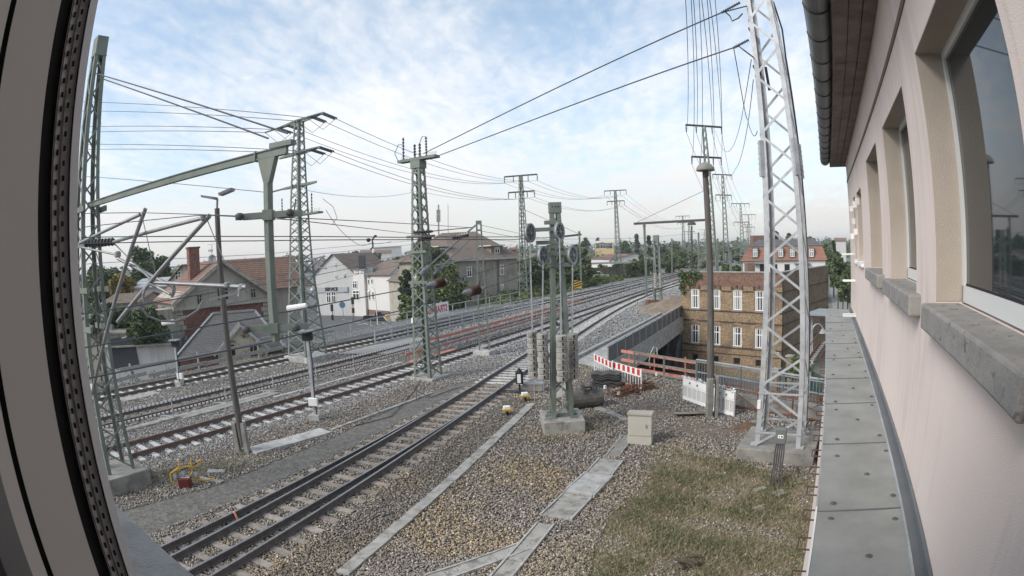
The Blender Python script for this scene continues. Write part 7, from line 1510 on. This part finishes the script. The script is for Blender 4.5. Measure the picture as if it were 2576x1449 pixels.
tree('dark climbing tree over the grey house roof edge', 1036, 1120, 598, 700, 75, 'leaf', 4200, .25)
tree('broad bush filling the slope below the grey house', 995, 1075, 745, 835, 66, 'leafl', 3600, .2, name='bush', cat='bush')
tree('leafy tree right beside the grey house wall', 1298, 1372, 640, 775, 92, 'leafd', 4200, .3)
tree('tall leafy tree behind the counterweight mast', 1352, 1470, 605, 765, 96, 'leaf', 7000, .32)
tree('round tree right of the counterweight mast wheels', 1425, 1492, 612, 740, 104, 'leafl', 3800, .34)
tree('low dark shrub below the tall tree beyond the railing', 1345, 1440, 705, 770, 88, 'leafd', 2600, .28, trunk=False, name='shrub', cat='shrub')
for i, (u, w_, vt, vb, d, m_) in enumerate(((1525, 44, 664, 706, 128, 'leafl'), (1558, 50, 652, 702, 132, 'leaf'), (1592, 46, 650, 698, 128, 'leafl'), (1626, 48, 640, 694, 132, 'leaf'), (1655, 44, 645, 690, 136, 'leafl'), (1688, 48, 636, 690, 140, 'leaf'), (1498, 36, 690, 722, 112, 'leafl'))):
    tree('bushy green shrub in the hedge row along the far tracks', u - w_ / 2, u + w_ / 2, vt, vb, d, m_, 2400, .36, zg=-1, name='shrub', cat='shrub', group='hedge row along the far tracks', trunk=False)
tree('dark spruce left of the post of the level beam', 1588, 1616, 586, 668, 175, 'leafd', 1900, .5, cone=True)
tree('slim dark spruce right of the post of the level beam', 1622, 1644, 590, 665, 170, 'leafd', 1500, .5, cone=True)
tree('poplar like tree left of the yellow block', 1462, 1484, 592, 640, 240, 'leafd', 1200, .7); tree('pointed dark tree above the yellow block', 1497, 1510, 590, 632, 340, 'leafd', 500, .9, cone=True)
tree('dark tree right behind the yellow block', 1540, 1590, 608, 655, 230, 'leafd', 2200, .6)
for i, (u, w_, vt, vb, d, m_) in enumerate(((1715, 52, 628, 690, 170, 'leaf'), (1752, 50, 632, 695, 165, 'leafl'), (1790, 46, 622, 690, 180, 'leaf'), (1828, 44, 612, 678, 210, 'leafd'), (1862, 40, 618, 672, 200, 'leaf'), (1660, 40, 612, 655, 240, 'leafd'), (1700, 44, 608, 650, 260, 'leafd'))):
    tree('leafy tree standing in the row behind the pylons', u - w_ / 2, u + w_ / 2, vt, vb, d, m_, 2000, .5, group='tree row behind the pylons')
tree('bush in front of the mansard house by the rails', 1818, 1846, 662, 690, 92, 'leafl', 1200, .3, zg=-1, name='bush', cat='bush'); tree('small bush left of the mansard house', 1842, 1864, 668, 690, 96, 'leaf', 900, .3, zg=-1, name='bush', cat='bush')
tree('spruce behind the mansard roof seen through the tower', 1936, 1968, 580, 640, 150, 'leafd', 1400, .5, cone=True); tree('second spruce behind the mansard roof beside the tower leg', 1970, 2002, 588, 640, 155, 'leafd', 1400, .5, cone=True)
tree('round tree behind the right end of the mansard house', 2022, 2056, 592, 630, 190, 'leafd', 1200, .5)
for i, (u, w_, vt, vb, d, m_) in enumerate(((2108, 50, 640, 730, 92, 'leaf'), (2120, 56, 628, 745, 78, 'leafd'), (2096, 40, 625, 690, 125, 'leafd'), (2076, 34, 612, 668, 160, 'leaf'), (2132, 44, 665, 770, 66, 'leaf'))):
    tree('dense tree lining the lane beside the house corner', u - w_ / 2, u + w_ / 2, vt, vb, d, m_, 3000, .3, group='trees lining the lane')
tree('narrow dark cypress at the lane bend', 2088, 2106, 602, 680, 120, 'leafd', 1300, .36, cone=True)
for i, (u, w_, vt, vb, d, m_) in enumerate(((858, 40, 636, 668, 190, 'leafd'), (893, 38, 632, 668, 185, 'leaf'), (948, 26, 634, 660, 230, 'leafd'), (1000, 44, 640, 690, 150, 'leafd'), (1018, 30, 640, 680, 170, 'leaf'), (893, 24, 670, 700, 140, 'leaf'))):
    tree('garden tree among the roofs beyond the corner house', u - w_ / 2, u + w_ / 2, vt, vb, d, m_, 1300, .5, group='garden trees beyond the corner house')
tree('bush beside the brick house foot near the gate', 1985, 2040, 898, 960, 36, 'leafl', 2600, .12, name='bush', cat='bush')
tree('small bush behind the bar fence by the galvanised tower', 1962, 1992, 925, 960, 38, 'leafd', 900, .12, name='bush', cat='bush'); tree('low bush by the house wall behind the rusty fence', 2052, 2078, 985, 1040, 26, 'leaf', 1200, .1, zg=-2, name='bush', cat='bush', trunk=False)
cl = np.array([tuple(fz(x, z, .10)) for x, z in [(random.uniform(.0, 2.2), 4.2 - random.random() ** 1.4 * 1.0 - .0) for _ in range(26)] + [(.1 + random.random() * .3, 3.4 - random.random()) for _ in range(6)]]); V, F = leaf_cloud(cl, .26, 1500, .10); tag(np_mesh('ivy', V, F, 4, M['leaf']), 'ivy hanging over the attic corner of the brick house', 'ivy')
# far woods on the horizon
cc_ = []
for k in range(900):
    az = R(random.uniform(-58, 40)); d = random.uniform(420, 900); hgt = random.uniform(5, 13) * (d / 600); cc_.append((math.sin(az) * d, math.cos(az) * d, TL + hgt * random.uniform(.3, 1.0)))
V, F = leaf_cloud(np.array(cc_), 9.0, 22000, 2.4); o = np_mesh('distant_wood', V, F, 4, M['leafd']); tag(o, 'far green belt of woods along the horizon', 'wood', kind='stuff')
cc_ = []
for k in range(500):
    az = R(random.uniform(-58, 10)); d = random.uniform(170, 380); cc_.append((math.sin(az) * d, math.cos(az) * d, TL + random.uniform(1, 7)))
V, F = leaf_cloud(np.array(cc_), 4.2, 16000, 1.0); o = np_mesh('garden_greenery', V, F, 4, M['leaf']); tag(o, 'mass of garden greenery between the far houses', 'greenery', kind='stuff')
for k in range(46):
    az = random.uniform(-50, 6); d = random.uniform(190, 400); c = Vector((math.sin(R(az)) * d, math.cos(R(az)) * d, TL)); w_, dp, h_, rz = random.uniform(8, 15), random.uniform(8, 10), random.uniform(4, 6.5), random.uniform(0, 3.14)
    t = thing('far_house', c, 'small far town house with tiled roof among the greenery', 'house', 'far town houses', rz=rz); o = MB().box((0, 0, h_ / 2), (w_, dp, h_)).build('wall', random.choice([M['plasterw'], M['plasterg'], M['cream']])); o.parent = t
    x, y = w_ / 2 + .3, dp / 2 + .4; o = MB().add([(-x, -y, h_), (x, -y, h_), (x, y, h_), (-x, y, h_), (-x, 0, h_ + 3.6), (x, 0, h_ + 3.6)], [(0, 1, 5, 4), (2, 3, 4, 5), (0, 4, 3), (1, 2, 5), (0, 3, 2, 1)]).build('roof', random.choice([M['tileb'], M['tiler'], M['tileb']])); o.parent = t
# trackside weeds on the far bank
cc_ = [tuple(T(random.uniform(-40, -33.5), random.uniform(62, 130), random.uniform(-.6, .8))) for _ in range(220)]; V, F = leaf_cloud(np.array(cc_), .9, 14000, .2); tag(np_mesh('bank_weeds', V, F, 4, M['leafl']), 'weedy green growth along the far railway bank', 'weeds', kind='stuff')
cc_ = [tuple(T(random.uniform(-37, -34.5), random.uniform(2, 30), random.uniform(-.9, .0))) for _ in range(60)]; V, F = leaf_cloud(np.array(cc_), .4, 1500, .10); tag(np_mesh('fence_weeds', V, F, 4, M['leafd']), 'low weeds behind the plank fence', 'weeds', kind='stuff')
# ================================================================== loose stones and grass blades
def tonemat(name, rough=.95):
    m = bpy.data.materials.new(name); m.use_nodes = True; n = m.node_tree.nodes; l = m.node_tree.links; b = n['Principled BSDF']; a = n.new('ShaderNodeAttribute'); a.attribute_name = 'tone'; l.new(a.outputs['Color'], b.inputs['Base Color']); b.inputs['Roughness'].default_value = rough; b.inputs['Specular IOR Level'].default_value = .15; return m
def inpoly(x, y, poly):
    poly = np.array([(p[0], p[1]) for p in poly]); c = np.zeros(len(x), bool); j = len(poly) - 1
    for i in range(len(poly)):
        xi, yi, xj, yj = *poly[i], *poly[j]; q = ((yi > y) != (yj > y)) & (x < (xj - xi) * (y - yi) / (yj - yi + 1e-12) + xi); c ^= q; j = i
    return c
NS = 230000
az = np.radians(rng.uniform(-47, 39, NS)); dd = 8.5 * np.exp(rng.random(NS) * math.log(46 / 8.5)); X, Y = dd * np.sin(az), dd * np.cos(az)
keep = inpoly(X, Y, near_poly) & ~inpoly(X, Y, PATH)
gmask = inpoly(X, Y, GRASS); gpt = np.sin(X * 2.1 + 1.3 * np.sin(Y * 1.7)) + np.sin(Y * 2.6 + 1.9 * np.sin(X * 1.4)); keep &= ~(gmask & (rng.random(NS) > np.where(gpt < -1.2, .3, .06)))
for q in DIRT: keep &= ~(inpoly(X, Y, q) & (rng.random(NS) > .3))
bcoord = X * BN.x + Y * BN.y; keep &= bcoord < .12
X, Y, dd = X[keep], Y[keep], dd[keep]
S_ = np.array(SLEEPERS); S_ = S_[np.hypot(S_[:, 0], S_[:, 1]) < 50]
ok = np.ones(len(X), bool); cell = {}
for i, s in enumerate(S_):
    for a in range(int(s[0]) - 3, int(s[0]) + 4):
        for b_ in range(int(s[1]) - 3, int(s[1]) + 4): cell.setdefault((a, b_), []).append(i)
ix, iy = np.floor(X).astype(int), np.floor(Y).astype(int); order = np.lexsort((iy, ix)); kx = ix * 1000 + iy
for key in np.unique(kx):
    sel = np.nonzero(kx == key)[0]; c_ = cell.get((ix[sel[0]], iy[sel[0]]))
    if not c_: continue
    s = S_[c_]; rx_ = X[sel][:, None] - s[:, 0]; ry_ = Y[sel][:, None] - s[:, 1]; al = np.abs(rx_ * s[:, 2] + ry_ * s[:, 3]); ac = np.abs(rx_ * s[:, 3] - ry_ * s[:, 2])
    ok[sel] = ~((al < .125) & (ac < s[:, 4] / 2 - .02)).any(1)
ok |= rng.random(len(X)) < .035
X, Y, dd = X[ok], Y[ok], dd[ok]; n = len(X)
sz = rng.uniform(.018, .042, n) * (1 + .012 * (dd - 10).clip(0, 30))
base = np.array([(1, 0, 0), (-1, 0, 0), (0, 1, 0), (0, -1, 0), (0, 0, .8), (0, 0, -.8)], float); faces = np.array([(0, 2, 4), (2, 1, 4), (1, 3, 4), (3, 0, 4), (2, 0, 5), (1, 2, 5), (3, 1, 5), (0, 3, 5)])
jit = rng.uniform(.6, 1.35, (n, 6, 1)); rot = rng.random(n) * 6.283; tilt = rng.normal(0, .5, n); pv = base[None] * jit; ct, st = np.cos(tilt)[:, None], np.sin(tilt)[:, None]; yv, zv = pv[..., 1] * ct - pv[..., 2] * st, pv[..., 1] * st + pv[..., 2] * ct; cr_, sr_ = np.cos(rot)[:, None], np.sin(rot)[:, None]; xv = pv[..., 0] * cr_ - yv * sr_; yv = pv[..., 0] * sr_ + yv * cr_
V = np.stack([X[:, None] + xv * sz[:, None], Y[:, None] + yv * sz[:, None], .012 + sz[:, None] * .35 + zv * sz[:, None]], 2).reshape(-1, 3); F = (np.arange(n)[:, None, None] * 6 + faces[None]).reshape(-1)
sT = X * TN.x + Y * TN.y; uT = X * TD.x + Y * TD.y
new = ((sT < -18.0) | ((uT > 23) & (sT < -12))).astype(float) * .85
val = rng.normal(.235, .085, n).clip(.06, .5) * (1 + .28 * new); val = np.where(rng.random(n) < .025, rng.uniform(.42, .58, n), val)
pat = np.sin(X * 1.1 + 1.7 * np.sin(Y * .8)) + np.sin(Y * 1.3 + 1.2 * np.sin(X * .9)) + rng.normal(0, .5, n)
och = ((pat > .55) & (new < .5) & (sT > -12) & (sT < -3)) * rng.random(n)
warm = (1 - new) * rng.uniform(0, 1, n) * .55
STRAW = [G(1010, 1330), G(1120, 1225), G(1330, 1150), G(1420, 1180), G(1390, 1290), G(1300, 1380), G(1080, 1410)]
str_ = inpoly(X, Y, STRAW) & (pat > -.9) & (rng.random(n) < .7); och = np.where(str_, 1.6 * rng.uniform(.4, 1, n), och)
band = (X - np.array([fd(y) for y in Y])); val = np.where((band > .9) & (band < 2.3) & (uT < 22), val * .78, val); near_r = (band > -2.6) & (band < .9) & (uT < 24); warm = np.where(near_r, .75 * rng.random(n), warm)
col = np.stack([val * (1.07 + .22 * warm + .2 * och), val * (1.0 + .03 * warm + .06 * och), val * (.94 - .20 * warm - .14 * och), np.ones(n)], 1); col = np.repeat(col, 6, 0)
o = np_mesh('ballast_stones', V, F, 3, tonemat('ballast_stone'), None, col); tag(o, 'loose grey and brown ballast stones covering the yard', 'gravel', kind='stuff')
# coarser stones on the bridge and the beds beyond it
NF = 90000
ff = rng.random(NF); u2 = 30 * np.exp(rng.random(NF) * math.log(105 / 30)); s2 = rng.uniform(-33, -12.4, NF); X2, Y2 = TN.x * s2 + TD.x * u2, TN.y * s2 + TD.y * u2
S2 = np.array(SLEEPERS); ok2 = np.ones(NF, bool)
for s0_, lo_ in ((-20.6, 1.28), (-25.4, 1.28), (-30.0, 1.28)): ok2 &= ~((np.abs(s2 - s0_) < lo_) & (rng.random(NF) < .55))
ok2 &= ~((s2 < -28.7) & (u2 < 58)); dd_ = np.array([fd(min(y, 91.0)) for y in Y2]) - .7; ok2 &= ~((np.abs(X2 - dd_) < 1.4) & (rng.random(NF) < .8)) ; X2, Y2 = X2[ok2], Y2[ok2]; n2 = len(X2)
sz2 = rng.uniform(.03, .065, n2) * (1 + .012 * (np.hypot(X2, Y2) - 40).clip(0, 60)); pv = base[None] * rng.uniform(.6, 1.35, (n2, 6, 1)); rot = rng.random(n2) * 6.283; cr_, sr_ = np.cos(rot)[:, None], np.sin(rot)[:, None]; xv = pv[..., 0] * cr_ - pv[..., 1] * sr_; yv = pv[..., 0] * sr_ + pv[..., 1] * cr_
V = np.stack([X2[:, None] + xv * sz2[:, None], Y2[:, None] + yv * sz2[:, None], .012 + sz2[:, None] * (.35 + pv[..., 2])], 2).reshape(-1, 3); F = (np.arange(n2)[:, None, None] * 6 + faces[None]).reshape(-1)
val = rng.normal(.27, .12, n2).clip(.05, .6); col = np.repeat(np.stack([val, val * .995, val * .98, np.ones(n2)], 1), 6, 0)
o = np_mesh('bridge_ballast_stones', V, F, 3, tonemat('bridge_ballast_stone'), None, col); tag(o, 'light grey ballast stones on the bridge and the far beds', 'gravel', kind='stuff')
# grass blades
def blades(name, label, poly, N_, h, thin=1.0, green=.5, fringe=.09):
    p = np.array([(q[0], q[1]) for q in poly]); lo, hi = p.min(0), p.max(0); x = rng.uniform(lo[0] - .9, hi[0] + .9, N_); y = rng.uniform(lo[1] - .9, hi[1] + .9, N_); pt = np.sin(x * 2.1 + 1.3 * np.sin(y * 1.7)) + np.sin(y * 2.6 + 1.9 * np.sin(x * 1.4)) + .5 * np.sin(x * 6.1 + y * 4.3); ctr = p.mean(0); shr = rng.normal(1.0, fringe, N_); k = inpoly(ctr[0] + (x - ctr[0]) * shr, ctr[1] + (y - ctr[1]) * shr, poly) & ((pt > -1.1) | (rng.random(N_) < .35)) & ((x * BN.x + y * BN.y) < .10); x, y, pt = x[k], y[k], pt[k]; n = len(x)
    a = rng.random(n) * 6.283; hh = h * rng.uniform(.35, 1.2, n) * (1 + .3 * pt.clip(-1, 1)); w_ = rng.uniform(.004, .010, n) * 1.5 * thin; lean = rng.normal(0, .8, (n, 2)) * hh[:, None]; flat = rng.random(n) < .42; hz = np.where(flat, hh * .25, hh); lean = np.where(flat[:, None], lean * 1.7, lean)
    V = np.stack([np.stack([x + w_ * np.cos(a), y + w_ * np.sin(a), np.full(n, .008)], 1), np.stack([x - w_ * np.cos(a), y - w_ * np.sin(a), np.full(n, .008)], 1), np.stack([x + lean[:, 0], y + lean[:, 1], .012 + hz], 1)], 1).reshape(-1, 3)
    g_ = ((rng.random(n) < green * (1 + .5 * pt.clip(-1, 1))) & ~flat).astype(float)[:, None]; v = rng.uniform(.7, 1.3, n)[:, None]; c = (g_ * np.array([.105, .128, .062]) + (1 - g_) * np.array([.30, .25, .165])) * v; c = np.concatenate([c, np.ones((n, 1))], 1)
    o = np_mesh(name, V, np.arange(n * 3), 3, tonemat(name + '_blade', .8), None, np.repeat(c, 3, 0)); tag(o, label, 'grass', kind='stuff')
blades('grass', 'worn mixed green and straw grass beside the house', GRASS, 190000, .10, 1.1, .46, .12)
blades('path_grass', 'thin grass growing round the left mast and the lamp pole foot', [(-12.2, 14.6), (-9.8, 17.5), (-8.8, 17.6), (-8.6, 16.5), (-10.3, 14.4), (-11.8, 13.0)], 16000, .12, 1.3, .65)
blades('trough_weeds', 'tufts of grass along the half buried slabs', [G(1010, 1310), G(1120, 1205), G(1140, 1215), G(1035, 1330)], 1600, .12, 1.2, .8)
blades('foot_weeds', 'tufts of grass round the counterweight mast foot', [(.6, 18.6), (2.9, 18.5), (3.0, 20.8), (2.5, 21.2), (.9, 19.2)], 4200, .10, 1.2, .7)

# faint summer haze over the town
hzb = MB().box((0, 0, 0), (2, 2, 2)).build('haze', mat('haze_air', (.8, .8, .8))); hzb['kind'] = 'stuff'; hzb['label'] = 'faint pale summer haze filling the air over the town'; hzb['category'] = 'haze'
hzb.scale = (4100, 2900, 16.5); hzb.location = (0, 2200, TL - 1.2 + 16.5)
hm = hzb.data.materials[0]; hn = hm.node_tree.nodes; hl = hm.node_tree.links
for n_ in list(hn):
    if n_.type != 'OUTPUT_MATERIAL': hn.remove(n_)
pv_ = hn.new('ShaderNodeVolumePrincipled'); pv_.inputs['Color'].default_value = (.92, .94, .97, 1); pv_.inputs['Density'].default_value = .00038; pv_.inputs['Anisotropy'].default_value = .2
hl.new(pv_.outputs[0], [n_ for n_ in hn if n_.type == 'OUTPUT_MATERIAL'][0].inputs['Volume'])
